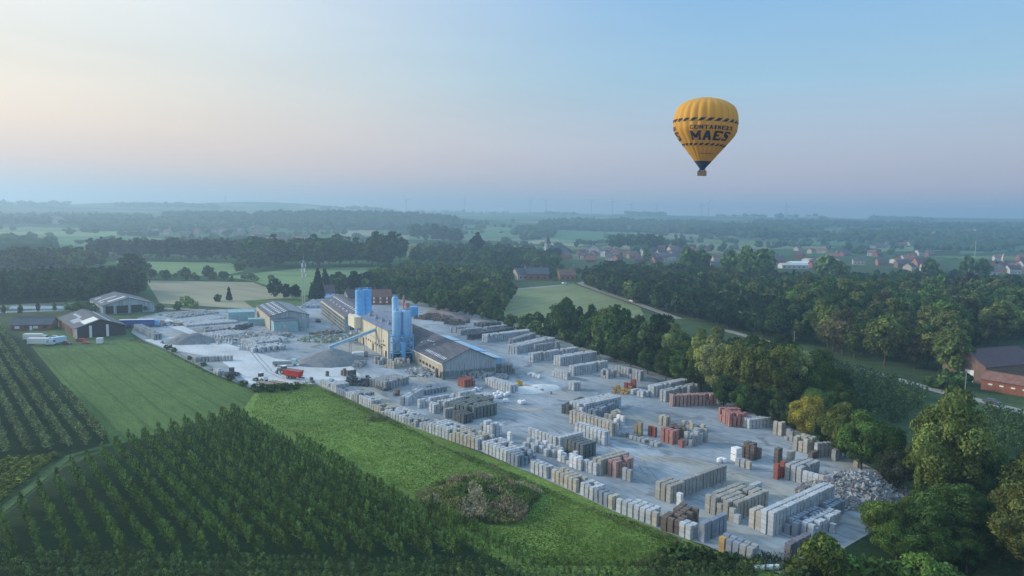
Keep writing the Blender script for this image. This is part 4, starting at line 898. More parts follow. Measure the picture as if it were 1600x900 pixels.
# conveyor onto the gravel heap
ca = G(514, 543, 3.4); cb = Vector((-58.6, 315.0, 9.6)); cv = thing('conveyor', 'long pale covered conveyor slanting from the cream hall down to the gravel heap', 'conveyor', (ca.x, ca.y, 0))
d = cb - Vector((ca.x, ca.y, 0)); a3 = Vector((0, 0, 3.4)); b = MB(); hx = Vector((d.x, d.y, 0)).normalized(); sx_ = Vector((-hx.y, hx.x, 0))
def beam(b, p, q, w_, h_, m=0):
    d_ = (q - p).normalized(); s_2 = Vector((-d_.y, d_.x, 0)).normalized() * w_ / 2; up = d_.cross(s_2).normalized() * h_ / 2
    if up.z < 0: up = -up
    vs = [p - s_2 - up, p + s_2 - up, q + s_2 - up, q - s_2 - up, p - s_2 + up, p + s_2 + up, q + s_2 + up, q - s_2 + up]
    b.add(vs, [(0, 3, 2, 1), (4, 5, 6, 7), (0, 1, 5, 4), (1, 2, 6, 5), (2, 3, 7, 6), (3, 0, 4, 7)], m)
beam(b, a3, d, 1.5, .9); b.build('gallery', M_lblue, cv)
b = MB(); beam(b, a3 + Vector((0, 0, .62)), d + Vector((0, 0, .62)), 1.7, .12); b.build('cover', M_grnbox, cv)
for f in (.45, .78):
    b = MB(); p = a3 + (d - a3) * f
    for s2 in (-1, 1): b.tube(p + sx_ * s2 * .6, Vector((p.x, p.y, 0)) + sx_ * s2 * 1.5, .12, n=6)
    b.tube(Vector((p.x, p.y, p.z * .5)) + sx_ * 1.05, Vector((p.x, p.y, p.z * .5)) - sx_ * 1.05, .08, n=5); b.build('trestle', M_steel, cv)

# heaps
def heap(name, label, c, rx, ry, h, rot, m, top=0.0, rough=.12, seed=1, cat='heap'):
    b = MB(); n = 40; k = 12; vs = [(0, 0, h)]
    for j in range(1, k + 1):
        t = j / k
        for i in range(n):
            a = 2 * math.pi * i / n; tt = max(0, (t - top) / (1 - top))
            z = h * (1 - tt ** 1.15) if t > top else h
            o = noise.noise(Vector((math.cos(a) * t * 3 + seed, math.sin(a) * t * 3, seed))) * rough
            vs.append((math.cos(a) * rx * t * (1 + o), math.sin(a) * ry * t * (1 + o), max(-.1, z * (1 + o * 1.4) if j < k else -.1)))
    fs = [(0, 1 + i, 1 + (i + 1) % n) for i in range(n)]
    for j in range(k - 1): fs += [(1 + j * n + i, 1 + (j + 1) * n + i, 1 + (j + 1) * n + (i + 1) % n, 1 + j * n + (i + 1) % n) for i in range(n)]
    b.add(vs, fs, 0, True); o = b.build(name, m, None, (c[0], c[1], 0.06), R(rot)); return tag(o, label, cat)
hc = G(506, 573); heap('gravel_heap', 'large grey cone of crushed stone under the conveyor end', (hc.x + 1, hc.y + 10), 14.5, 12, 5.6, 20, MG_gravel)
hc = G(285, 540); heap('sand_heap', 'flat topped grey heap near the left edge of the works', (hc.x, hc.y + 9), 11, 8, 3.6, 10, MG_gravel, .35, seed=4)
hc = G(838, 608); heap('gravel_spread', 'low pale mound of loose stone in the middle of the yard', (hc.x, hc.y), 10, 6, .9, 40, M_dust, .2, seed=6)
hc = G(735, 497); heap('stone_heap', 'long purplish heap of crushed brick behind the annex', (hc.x - 14, hc.y + 6), 26, 9, 2.6, 120, mat('crushed_brick', (.26, .20, .20), .95, col2=(.16, .13, .14), scale=.4), .2, seed=8)

# storage shed with open bays
nr = Vector((-82.6, 363, 0)); Ls = 76.0; U113 = dirv(113); og = nr + U113 * Ls
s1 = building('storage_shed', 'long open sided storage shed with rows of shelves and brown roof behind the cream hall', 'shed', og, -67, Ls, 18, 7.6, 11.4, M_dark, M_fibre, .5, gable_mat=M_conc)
b = MB()
for i in range(26): b.box(i * 3.04 - .18, i * 3.04 + .18, -.5, -.02, 0, 7.4)
b.build('post', M_conc, s1)
for z in (1.1, 2.9, 4.7, 6.4): b = MB(); b.box(0, Ls, -.42, -.03, z, z + .55); b.build('shelf', M_tanw, s1)
b = MB(); b.box(0, Ls, -.5, -.02, 7.0, 7.62); b.build('fascia', M_cream, s1)
for i in range(14):
    on_roof(s1, 4 + i * 5, 5.6 + i * 5, .62, .74, 18, 7.6, 11.4, M_sky)
    if i % 2: on_roof(s1, 6 + i * 5, 7.4 + i * 5, .3, .4, 18, 7.6, 11.4, M_sky)
pane(s1, Ls + .06, 4, 2.4, .12, 3.6, 4.6, M_dark, 'door')
# workshop with skylights
nr = Vector((-121.8, 367.5, 0)); Lb = 47.0; ob = nr + U117 * Lb
wk = building('workshop', 'grey workshop with many narrow white skylights beside the lattice mast', 'workshop', ob, -63, Lb, 19.5, 6.9, 9.4, M_tanw, M_slate, .4, gable_mat=M_conc)
for i in range(9):
    for t in (.25, .55, .8)[: 3]: on_roof(wk, 3.5 + i * 5, 5.2 + i * 5, t - .09, t + .07, 19.5, 6.9, 9.4, M_sky)
for i in range(8): on_roof(wk, 3 + i * 5.4, 4.2 + i * 5.4, .08, .92, 19.5, 6.9, 9.4, M_sky, side=1)
lt = building('lean_to', 'small pale green lean-to box in front of the workshop gable', 'lean-to', Vector((-121.0, 366.9, 0)), -63, 9, 11.5, 5.6, 5.9, M_grnbox, M_slate, .2, mono=True)
pane(lt, 9.06, 5.5, 2, .12, 4, 4, M_conc, 'door')
# farm buildings at left
nb = Vector((-199.9, 333.5, 0)); U130 = dirv(130); Lk = 43.0; okk = nb + U130 * Lk
bk_ = building('black_barn', 'black boarded barn with white gate posts and one large pale roof panel', 'barn', okk, -50, Lk, 21, 4.6, 8.2, M_orange, M_slate, .5, gable_mat=M_black)
on_roof(bk_, Lk - 12, Lk - 1.2, .38, .93, 21, 4.6, 8.2, mat('pale_roof_panel', (.72, .74, .66), .6), 'pale_panel')
for i in range(5):
    on_roof(bk_, Lk - 14 - i * 2.2 + .0, Lk - 13 - i * 2.2, .15, .5, 21, 4.6, 8.2, M_sky)
    on_roof(bk_, 6 + i * 3.4, 7.6 + i * 3.4, .5, .62, 21, 4.6, 8.2, M_sky)
on_roof(bk_, 2, Lk - 2, .55, .62, 21, 4.6, 8.2, M_sky, 'roof_strip', 1)
for y in (.35, 6.2, 13.2): pane(bk_, Lk + .08, y, 2.3 + (.5 if y > 1 else 0), .16, .8 if y < 1 else 1.1, 4.6 + (1 if y > 1 else 0), M_white, 'gate_post')
for i in range(5): pane(bk_, 14 + i * 5.2, -.05, 2.0, 3.2, .12, 3.4, M_black if i % 2 else M_dark, 'door')
fh = building('brick_farmhouse', 'low brick farm building with a plain dark roof at the far left', 'farm building', (-242.6, 352.8), 14, 17.5, 9.5, 2.8, 5.6, M_brick, M_slate, .5, gable_mat=M_orange)
for i in range(4): pane(fh, 2.6 + i * 4, -.05, 1.5, 2.0, .12, 1.3, M_white if i % 2 == 0 else M_glass)
pane(fh, 8.6, -.06, 1.1, 1.1, .12, 2.1, M_white, 'door')
b2 = building('farm_hall', 'wide low grey farm hall with four long white roof strips behind the round trees', 'farm hall', Vector((-230.7, 411.6, 0)) + dirv(129) * 38, -51, 38, 27, 4.9, 8.8, M_conc, M_slate, .6)
for x0, x1, t0, t1 in ((6, 8, .1, .35), (17, 19, .15, .8), (28, 31.4, .3, .97), (25, 27, .06, .2), (20, 21.6, .05, .16)): on_roof(b2, x0, x1, t0, t1, 27, 4.9, 8.8, M_sky)
on_roof(b2, 31, 33, .1, .9, 27, 4.9, 8.8, M_sky, side=1)
for y, w_ in ((3.5, 4), (10, 6), (17.5, 6)): pane(b2, 38.07, y, 2.4, .14, w_, 4.4, M_dark, 'door')
gh = building('glasshouse', 'long low pale tunnel greenhouse beside the left road', 'greenhouse', G(100, 483), 12, 34, 9, 1.2, 3.0, M_grnbox, M_conc, .1)
gh = building('glasshouse', 'second shorter pale greenhouse left of the long one', 'greenhouse', G(14, 485), 8, 30, 7, .9, 2.0, M_grnbox, M_conc, .1)
tb_ = building('teal_shed', 'pale teal sheet metal shed in the middle of the storage ground', 'shed', G(357, 502), 22, 13.5, 8, 4.6, 5.0, M_grnbox, M_grnbox, .1, mono=True)
tc_ = building('teal_container', 'darker teal container right of the pale teal shed', 'container', G(388, 509), 20, 9, 5, 3.2, 3.3, M_grnbox, M_grnbox, .05, mono=True)
for o in (tb_, tc_):
    b = MB()
    for i in range(9): b.box(.5 + i, .62 + i, -.07, 0, .2, 3.0)
    b.build('rib', M_grnbox, o)
# brown house and red house behind the sheds
br = building('brown_house', 'brown roofed house with white gable among dark trees beyond the mast', 'house', G(489, 466), 20, 15, 10, 3.6, 8.5, M_white, M_tile, .4)
for i in range(3): pane(br, 3 + i * 4.5, -.05, 2, 1.2, .12, 1.4, M_glass)
b = MB(); b.box(7, 8, 4.6, 5.4, 8.0, 10); b.build('chimney', M_brick, br)
rh = building('red_house', 'red brick house with orange roof right of the bright blue silos', 'house', G(577, 476), 8, 14, 9, 5.4, 9.5, M_brick, M_red, .4)
for i in range(3):
    for z in (1.8, 4.2): pane(rh, 3 + i * 4.2, -.05, z, 1.2, .12, 1.4, M_white)
b = MB(); b.box(3, 4, 4.1, 4.9, 9.2, 11); b.build('chimney', M_brick, rh)
pb = building('pale_house', 'pale gabled farmhouse left of the blue silos', 'house', G(545, 474), 40, 12, 9, 3.5, 8.5, M_tanw, M_tile, .4)
pane(pb, 12.06, 4.5, 2.5, .12, 1.4, 1.6, M_glass)
sm = building('blue_shed', 'light blue roofed small shed behind the storage shed', 'shed', G(508, 471), 20, 12, 7, 2.6, 3.8, M_white, M_lblue, .3)
pane(sm, 6, -.05, 1.2, 2.2, .12, 2.2, M_dark, 'door')
# brick barn at the right
bb = building('brick_barn', 'brown brick barn with a high dark tiled roof and white doorway at the right edge', 'barn', (177.2, 270.4), 22, 30, 17.5, 6.6, 11.6, M_brown, M_tile, .4)
pane(bb, -.07, 6.2, 2.2, .14, 3.4, 4.4, M_white, 'gate')
lw = building('brick_stable', 'long low brick stable with a red roof and small white windows at the right edge', 'stable', (171.2, 263.2), -54, 32, 8.5, 3.9, 6.2, M_brick, M_red, .4)
for i in range(8): pane(lw, 3 + i * 3.6, -.06, 2.3, 1.3, .12, .55, M_white)

# lattice mast
p = G(475, 516); ms = thing('radio_mast', 'tall grey lattice mast with antennas beside the workshop', 'mast', (p.x, p.y, 0), R(10)); b = MB(); Hm = 35.5; n = 18
f = lambda z: 1.05 - .55 * z / Hm
for k in range(4):
    a = math.pi / 4 + k * math.pi / 2; b.tube((math.cos(a) * f(0), math.sin(a) * f(0), 0), (math.cos(a) * f(Hm), math.sin(a) * f(Hm), Hm), .10, .07, 5)
b.build('leg', M_wsteel, ms); b = MB()
for i in range(n):
    z0, z1 = Hm * i / n, Hm * (i + 1) / n
    for k in range(4):
        a, c = math.pi / 4 + k * math.pi / 2, math.pi / 4 + (k + 1) * math.pi / 2
        P = lambda t, z: (math.cos(t) * f(z), math.sin(t) * f(z), z)
        b.tube(P(a, z0), P(c, z1) if i % 2 else P(c, z1), .045, n=4); b.tube(P(a, z1), P(c, z1), .045, n=4)
b.build('brace', M_wsteel, ms)
for k, z in enumerate((28, 30.5, 33)):
    for s in range(3):
        a = s * 2.09 + k; b = MB(); b.cbox((0, 0, 0), (.35, .25, 2.0)); o = b.build('antenna', M_white, ms, (math.cos(a) * 1.1, math.sin(a) * 1.1, z), a)
b = MB(); b.tube((0, 0, Hm), (0, 0, Hm + 2.5), .05, n=5); b.build('lightning_rod', M_wsteel, ms)
# poles
def pole(px, py, h, label, r=.11, arm=False, far=False):
    p = GT(px, py) if far else G(px, py); e = thing('utility_pole' if not arm else 'street_lamp', label, 'pole' if not arm else 'street lamp', p)
    b = MB(); b.tube((0, 0, 0), (0, 0, h), r, r * .6, 7); b.build('post', M_wsteel, e); b = MB()
    if arm: b.tube((0, 0, h - .1), (-1.6, 0, h + .2), r * .5, n=6); b.cbox((-1.8, 0, h + .15), (.7, .3, .15)); b.build('lamp_arm', M_wsteel, e)
    else: b.cbox((0, 0, h - .5), (1.2, .12, .12)); b.build('cross_arm', M_wsteel, e)
pole(977, 466, 9.5, 'grey utility pole by the meadow road, left of the other'); pole(1024, 481, 8.5, 'grey utility pole at the end of the meadow road, the right one')
pole(1153, 552, 9, 'lone grey pole in front of the big wood'); pole(1240, 545, 8.5, 'pole beside the country road behind the poplars')
pole(1507, 620, 8.5, 'grey street lamp at the junction before the brick barn', arm=True); pole(357, 487, 7, 'thin lamp pole beside the pale teal shed')
pole(895, 437, 15, 'white flagpole in front of the village', .2); pole(1523, 402, 30, 'tall white mast standing right of the village', .55, far=True)

# ------------------------------------------------------------------ concrete block stacks
SU, SV, LV_ = 1.42, 1.28, .93
us, vs_ = dirv(-50), dirv(40)
C_L, C_G, C_D, C_R, C_P = (.50, .53, .56), (.36, .375, .39), (.115, .125, .135), (.34, .105, .085), (.42, .265, .245)
C_B, C_BE, C_O, C_W, C_BG, C_V = (.17, .135, .115), (.46, .43, .375), (.46, .30, .13), (.74, .75, .76), (.25, .295, .36), (.185, .175, .215)
STACKS = []
srn = random.Random(5)
def stk(p, lev, col, label, group, ang=-50, jit=.10, wu=1.10, wv=.90):
    label = label.replace('very dark green grey stack', 'darkest stack').replace('dark blue grey stack', 'dark bluish stack')
    if len(label.split()) > 16: label = label.replace(' just above the brown stacks on the pasture edge', ' just above the brown pasture edge stacks').replace(' in the row with dark gaps at the left yard edge', ' in the gapped row at the left')
    k = 1 + srn.uniform(-jit, jit)
    STACKS.append(dict(x=p.x, y=p.y, lev=lev, col=tuple(c * k for c in col), label=label, group=group, a=R(ang) + srn.uniform(-.03, .03), wu=wu, wv=wv, sh=0))
def block(Bp, Lp, Rp, lev, col, label, nu=None, nv=None, miss=.05, var=.12, cols=None, pu=SU, pv=SV, ragged=0.0, ang=-50, wu=1.10, wv=.90):
    B_, L_, R_ = G(*Bp), G(*Lp), G(*Rp)
    if (R_ - B_).length > 6:
        a2 = math.degrees(math.atan2(R_.y - B_.y, R_.x - B_.x)) - 90
        if abs(a2 - ang) > 10: ang = a2
    uu, vv = dirv(ang), dirv(ang + 90)
    nu = nu or max(1, round(abs((L_ - B_).dot(uu)) / pu)); nv = nv or max(1, round(abs((R_ - B_).dot(vv)) / pv))
    c0 = B_ - uu * pu / 2 + vv * pv / 2
    for i in range(nu):
        for j in range(nv):
            if srn.random() < miss: continue
            l_ = lev
            if srn.random() < var: l_ = max(1, lev - srn.choice((1, 1, 2)))
            if ragged and srn.random() < ragged: l_ = srn.randint(1, lev)
            p = c0 - uu * i * pu + vv * j * pv + Vector((srn.uniform(-.05, .05), srn.uniform(-.05, .05), 0))
            lb = label[0]
            if nu * nv > 1:
                c_ol = ORD[nu - 1 - i] + ' column' if nu > 1 else ''; r_k = ORD[j] + ' deep' if nv > 1 else ''
                for mid_ in (f'{c_ol} {r_k}', c_ol or r_k):
                    lb = ' '.join(label[0].replace('stack ', f'stack {mid_} ', 1).split())
                    if len(lb.split()) <= 16: break
            stk(p, l_, srn.choice(cols) if cols else col, lb, label[1], ang, wu=wu, wv=wv)
    return nu * nv
def lab(desc, where): return (f'{desc} {where}', f'{desc} {where}')
# the long row along the pasture edge
edge = [(497, 601), (560, 631), (600, 650), (700, 688), (752, 706), (809, 731), (828, 738), (860, 752), (905, 773), (961, 800), (1027, 825)]
eg = [G(*p) for p in edge]
for k in range(len(eg) - 1):
    a, b_ = eg[k], eg[k + 1]; d_ = (b_ - a); n = max(1, int(d_.length / 1.46)); dn = d_.normalized(); ang = math.degrees(math.atan2(d_.y, d_.x)); vn = Vector((-dn.y, dn.x, 0))
    if k == 5: continue
    where = ['at the upper left end of the pasture edge', 'at the upper left end of the pasture edge', 'in the upper half of the pasture edge row', 'in the middle of the pasture edge row', 'in the middle of the pasture edge row', '', 'after the gap in the pasture edge row', 'after the gap in the pasture edge row', 'in the lower half of the pasture edge row', 'just above the brown stacks on the pasture edge'][k]
    base = [2, 2, 2, 3, 3, 3, 3, 3, 3, 3][k]; i = 0
    while i < n:
        run = srn.randint(3, 7); dep = srn.randint(3, 5) if k < 5 else srn.randint(2, 3); lv = base + (1 if k < 3 and srn.random() < .35 else 0); cc = srn.choice([C_L, C_L, C_G, C_BG, C_BE, C_L])
        for m in range(run):
            if i >= n: break
            for j in range(dep):
                if srn.random() < .12 * (j > 0): continue
                p = a + dn * (i + .5) * 1.46 + vn * (.55 + j * 1.28); stk(p, lv - (1 if srn.random() < .08 else 0), cc, f'block stack {ORD[i]} column {ORD[j]} deep ' + where, 'block stacks ' + where, ang)
            i += 1
        if srn.random() < .12: i += 1
BL = [
 ((601.5, 610), (578, 603.5), (640, 601), 3, C_G, 'dense grey block stack', 'in the large block near the gravel heap'),
 ((575, 605), (544.5, 600), (585, 598), 3, C_D, 'dark block stack', 'in the irregular clump left of the large grey block', .2, .5),
 ((598, 612), (582, 608), (606, 607), 2, C_D, 'dark low block stack', 'below the large grey block', .2, .5),
 ((616, 620), (606, 618), (621, 615.5), 2, C_B, 'small dark block stack', 'standing apart below the large grey block', .1, .5),
 ((537, 588.5), (523.5, 586), (541, 584), 3, C_B, 'brown block stack', 'nearest the gravel heap', .1, .4),
 ((543, 592), (539, 591), (553, 587), 3, C_D, 'dark block stack', 'right of the brown ones by the gravel heap', .1, .3),
 ((510, 589), (502.5, 588), (511, 586), 2, C_D, 'dark block stack', 'at the top corner of the pasture'),
 ((488, 600), (482, 597), (491, 598), 2, C_B, 'small brown stack', 'at the very tip of the pasture'),
 ((565, 575), (550, 574), (575, 570), 2, C_G, 'grey slab stack', 'between gravel heap and cream hall', .1, .4),
 ((592, 571), (578, 569), (603, 568), 3, C_G, 'grey block stack', 'against the foot of the cream hall', .1, .3),
 ((615, 577), (601, 573), (640, 572), 3, C_BE, 'beige block stack', 'in front of the hopper silos', .1, .4),
 ((692, 594), (680, 590), (697, 592), 3, C_D, 'dark block stack', 'at the left corner of the long hall gable', .3, .2),
 ((765, 594), (700, 592), (775, 588), 2, C_G, 'weathered block stack', 'along the foot of the long hall gable', .1, .5),
 ((637.5, 635), (628, 632), (663, 620), 3, C_L, 'light block stack', 'in the short row above the pasture edge'),
 ((655, 639), (652, 637), (748, 621), 3, C_L, 'light block stack', 'in the long row running up to the red stacks'),
 ((660, 619), (642, 612), (699, 613), 2, C_BG, 'bluish low block stack', 'in the flat block below the long hall'),
 ((677.5, 647.5), (666, 642.5), (765, 627), 3, C_L, 'light block stack', 'in the second long row of the left yard'),
 ((740, 656.5), (729, 650), (773, 648.5), 4, (.17, .20, .20), 'tall green grey block stack', 'in the dark block of the left yard'),
 ((729, 655), (700, 646), (770, 640), 4, (.17, .20, .20), 'tall green grey block stack', 'in the dark block of the left yard'),
 ((723.5, 663.5), (704, 656), (740, 659), 3, C_D, 'nearly black slim stack', 'in front of the green grey block'),
 ((695, 654.5), (689, 653), (710, 648), 3, C_G, 'grey stack', 'left of the nearly black slim stacks', .1, .4),
 ((725, 606.5), (711.5, 603.5), (741.5, 603), 3, C_R, 'brick red block stack', 'in the red block below the hall gable', .0, .1),
 ((738, 613), (733, 611), (752, 609), 1, C_G, 'low grey stack', 'beside the red block', .1, .4),
 ((797, 615), (750, 603.5), (804.5, 611), 3, C_L, 'light block stack', 'in the single row right of the red block', 0, 0),
 ((785, 587), (776, 584), (806, 583), 4, (.22, .245, .26), 'tall grey stack', 'right of the hall gable corner', 0, .1),
 ((792, 594), (775, 590), (800, 588), 1, C_G, 'low grey slab stack', 'behind the single light row', .1, .4),
 ((896, 611), (885.5, 608.5), (903.5, 608), 3, C_L, 'light stack', 'in the small group alone mid yard', 0, .3),
 ((842, 592), (814, 588), (850, 590), 1, C_W, 'low white topped pallet', 'at the back of the gravel mound', .4, .4),
 ((864, 618), (815, 604), (867, 617), 1, C_G, 'single low pallet', 'in the line along the gravel mound', .2, 0),
 ((704, 520), (702, 519), (732, 518.5), 3, C_G, 'grey stack', 'in the first small row behind the annex'),
 ((719, 524.5), (716, 523), (785, 514.7), 3, C_G, 'grey stack', 'in the second row at the top of the yard'),
 ((735.5, 532), (732, 530), (803, 520), 3, C_D, 'darker stack', 'in the third row at the top of the yard'),
 ((761, 536), (756, 534), (825.5, 526), 4, C_L, 'light stack', 'in the fourth row at the top of the yard'),
 ((802, 543), (799, 541), (837.5, 532), 4, C_G, 'grey stack', 'in the fifth row of the upper yard'),
 ((807.5, 554.5), (800, 550), (867.5, 540), 4, C_L, 'light stack', 'in the wide sixth block of the upper yard'),
 ((836, 552), (833, 551), (878, 547), 4, C_G, 'grey stack', 'at the right end of the sixth block'),
 ((832, 567), (828, 565), (906.5, 556), 4, C_L, 'light stack', 'in the seventh row of the upper yard'),
 ((875, 572.5), (868, 569), (944, 565), 4, C_L, 'light stack', 'in the eighth block next to the belt trees'),
 ((886, 594), (866, 586), (889, 592), 3, C_L, 'light stack', 'in the short file facing the yard at the ninth block'),
 ((896, 588), (889, 586), (955, 580), 4, C_L, 'light stack', 'in the ninth block next to the belt trees'),
 ((950, 592.5), (930, 588), (965, 590), 3, C_G, 'grey stack', 'at the lower end of the ninth block', .1, .3),
 ((1000, 596), (962, 586), (1007, 594), 4, C_G, 'grey stack', 'in the slanting row under the belt trees'),
 ((1021, 621), (1012, 617.5), (1095, 610), 4, C_L, 'light stack', 'in the broad block left of the pink stacks'),
 ((1050, 636), (1041, 633), (1122, 634), 4, C_P, 'pinkish stack', 'in the front row under the belt trees', 0, .1),
 ((1040, 629), (1036, 624), (1100, 618), 4, C_G, 'grey stack', 'just behind the pinkish front row'),
 ((1138, 667.4), (1118, 654), (1170, 667), 4, (.42, .20, .18), 'pink red stack', 'in the red topped block beside the poplars', 0, .2),
 ((1170, 671), (1164, 665), (1212, 666.6), 3, C_L, 'light stack', 'in the pale block right of the red topped one', 0, .1),
 ((1220.5, 682), (1209, 678), (1234.5, 680.5), 4, C_BE, 'beige stack', 'below the yellow tree', .1, .3),
 ((1238, 691), (1225, 686), (1250, 688.5), 3, C_G, 'grey stack', 'below the yellow tree', .1, .3),
 ((1261, 710), (1248.5, 701), (1284, 707), 4, C_BE, 'tall beige stack', 'in the beige block right of the yellow tree', 0, .2),
 ((1276, 716), (1268, 712), (1307, 713), 4, C_G, 'dull grey stack', 'behind the low brown row at the right', 0, .2),
 ((1269, 720), (1263.5, 717), (1301, 718.5), 2, C_B, 'low brown stack', 'in the low row before the dull grey block', 0, .3),
 ((1305.6, 721.5), (1303, 719), (1327.5, 719), 3, C_G, 'grey stack', 'near the top of the rubble heap'),
 ((1340, 732), (1333, 728), (1348, 731.5), 2, C_BE, 'small beige stack', 'touching the upper edge of the rubble heap', .2, .5),
 ((1178, 721.5), (1159, 713), (1191.5, 717.5), 4, C_B, 'grey brown stack', 'in the ragged group by the white tank', .2, .5),
 ((1171, 735), (1147.6, 729), (1175.7, 733), 2, C_BE, 'low mixed stack', 'in the short row below the white tank', .2, .2),
 ((1215, 726), (1208, 723), (1225.7, 723.5), 4, C_B, 'brownish stack', 'behind the dark red stacks', .1, .3),
 ((1231, 726), (1228, 724), (1245, 722), 3, C_BE, 'beige stack', 'behind the dark red stacks', .1, .3),
 ((1215, 751), (1204, 746.5), (1225.7, 745.5), 4, C_R, 'dark red stack', 'in the red group above the long single row', 0, .4),
 ((1251, 757), (1227.5, 748), (1278, 743), 4, C_G, 'grey stack', 'in the block right of the dark red group', 0, .1),
 ((888.5, 648.7), (880, 645), (920, 634.5), 3, C_D, 'dark stack', 'in the dark row at the top of the middle block', 0, .2),
 ((909, 652), (891, 646), (963, 635), 4, C_L, 'light stack', 'in the broad top block of the yard centre', 0, .05),
 ((930, 657), (921, 653), (967, 641), 3, C_BG, 'bluish stack', 'in the lower rows beside the broad top block', 0, .3),
 ((956, 683), (890, 661.5), (963.5, 679.5), 4, C_BE, 'sandy grey stack', 'in the first long file of the yard centre', 0, 0),
 ((944, 697.5), (891, 683), (953, 695), 4, C_L, 'light stack', 'in the second long file of the yard centre', 0, 0),
 ((963.5, 674), (950, 670), (981.5, 670.5), 4, C_W, 'whitish stack', 'between the long file and the ochre stacks', .1, .2),
 ((955, 664), (945, 660), (975, 656), 3, C_BE, 'sandy stack', 'behind the whitish stacks', .1, .2),
 ((1001, 682), (983, 678), (1004.7, 679.5), 4, (.33, .27, .18), 'ochre brown stack', 'in the centre of the yard', 0, .2),
 ((1023.5, 684.7), (1009, 680), (1027, 682.5), 3, C_R, 'dark red stack', 'right of the ochre brown stacks', 0, .2),
 ((1040, 667.5), (1021, 666), (1049, 664.5), 3, C_BE, 'beige stack', 'in the ragged group behind the red centre stacks', .2, .5),
 ((1050.5, 696), (1027, 690), (1058.7, 693), 4, (.40, .19, .17), 'pink red stack', 'in the tall front of the red centre group', 0, .1),
 ((1080.5, 699.7), (1068, 695), (1106, 691), 4, C_G, 'pale grey stack', 'at the right end of the red centre group', .05, .2),
 ((1065.5, 700.5), (1057, 698), (1067, 699.5), 2, C_R, 'short red stack', 'standing before the pink red front'),
 ((1026.5, 699.7), (957.5, 684), (1032.5, 696), 1, C_G, 'low single pallet', 'in the flat grid below the red centre group', .05, 0),
 ((1095, 676), (1060, 668), (1106, 672), 2, C_BE, 'low beige stack', 'behind the red centre group', .2, .5),
 ((1060, 688), (1035, 680), (1075, 682), 3, C_B, 'brown stack', 'in the middle of the red centre group', .2, .4),
 ((769, 684), (752.5, 679.5), (781, 679.5), 4, C_L, 'pale stack', 'in the ragged group above the pasture edge', .1, .5),
 ((752, 676), (744, 672), (768, 671), 2, C_G, 'low grey stack', 'left of the ragged pale group', .2, .5),
 ((796, 693), (788.5, 691), (804, 691), 3, C_W, 'whitish stack', 'standing alone between the two ragged groups', 0, 0),
 ((826, 706.5), (812, 702), (839, 703.5), 3, C_L, 'pale stack', 'at the left of the striped stacks', .15, .5),
 ((846, 713), (830, 707), (858, 706), 3, C_W, 'white and grey striped stack', 'beside the sandy lane', .25, .6),
 ((866, 720), (850, 714), (882, 711), 3, C_W, 'white and grey striped stack', 'beside the sandy lane', .25, .6),
 ((888, 728), (872, 721), (900, 722), 3, C_W, 'white and grey striped stack', 'beside the sandy lane', .25, .6),
 ((868, 700), (820, 684), (873, 698), 3, C_L, 'light stack', 'in the file behind the striped stacks', 0, 0),
 ((875, 701), (869, 698), (911.5, 690), 3, C_L, 'light stack', 'in the row joining the two centre files', 0, 0),
 ((910, 719), (882, 707), (934, 712.5), 4, (.125, .15, .165), 'darkest stack', 'in the dark block at the yard centre', 0, .05),
 ((907, 737), (889, 729), (915, 733), 3, C_W, 'white banded stack', 'at the lower corner of the dark block', .1, .4),
 ((931, 744), (908, 736), (940, 739), 3, C_L, 'pale stack', 'left of the red and pink front group', .1, .5),
 ((938, 744.5), (928, 740), (978, 729), 4, (.36, .35, .32), 'sandy grey stack', 'in the row behind the pink front group', 0, .1),
 ((962, 748), (950, 744), (992, 737.5), 4, C_P, 'pink stack', 'in the front group above the sandy lane', 0, .2),
 ((985, 755), (966, 752), (991, 752.5), 3, C_G, 'grey stack', 'in front of the pink front group', 0, .1),
 ((1047, 788), (1020, 780), (1067, 777), 4, (.36, .345, .31), 'tall brownish stack', 'at the near end of the mid right row', 0, 0),
 ((1066, 778), (1058, 775), (1122.7, 747.7), 4, (.33, .33, .32), 'tall grey stack', 'in the long row running up right mid yard', 0, .03),
 ((1063.5, 793.5), (1048.5, 790), (1066, 792), 3, C_W, 'white stack', 'at the foot of the long row mid right', 0, 0),
 ((1062, 838.5), (1030, 825), (1093.5, 815), 3, C_B, 'dark brown stack', 'in the brown block on the pasture edge', 0, .1),
 ((1050, 818), (1043, 815), (1072, 806), 3, C_B, 'dark brown stack', 'behind the brown block', .2, .4),
 ((1078.5, 846), (1063, 840), (1090, 838), 3, C_L, 'light stack', 'between the brown and the blue grey block', 0, 0),
 ((1099.5, 850), (1081.5, 846), (1138, 831), 4, C_BG, 'blue grey stack', 'in the tall block on the lower pasture edge', 0, .05),
 ((1146, 818), (1105.5, 801), (1198.5, 791), 4, (.37, .36, .33), 'tall pale stack', 'in the four parallel rows at lower right'),
 ((1153.5, 821), (1148, 819), (1156, 820), 2, C_L, 'short light stack', 'alone before the four parallel rows'),
 ((1150, 790), (1143, 786), (1186, 772), 3, C_L, 'light stack', 'in the two rows behind the four parallel ones'),
 ((1188, 832), (1169, 825), (1203, 824), 4, C_BE, 'sandy stack', 'in the two short rows left of the longest', 0, 0),
 ((1207, 840), (1190, 833), (1290, 788), 5, C_L, 'tallest stack', 'in the two longest rows at lower right', 0, 0),
 ((1245, 842), (1222, 835), (1312, 800), 3, C_BG, 'dark bluish stack', 'in the lower rows right of the longest rows', 0, .2),
 ((1270, 845), (1250, 838), (1319, 820), 3, C_L, 'light stack', 'in the last rows at the yard corner', 0, .2),
 ((1304, 836), (1286, 829), (1308, 834), 2, C_L, 'light short stack', 'at the outer corner of the yard'),
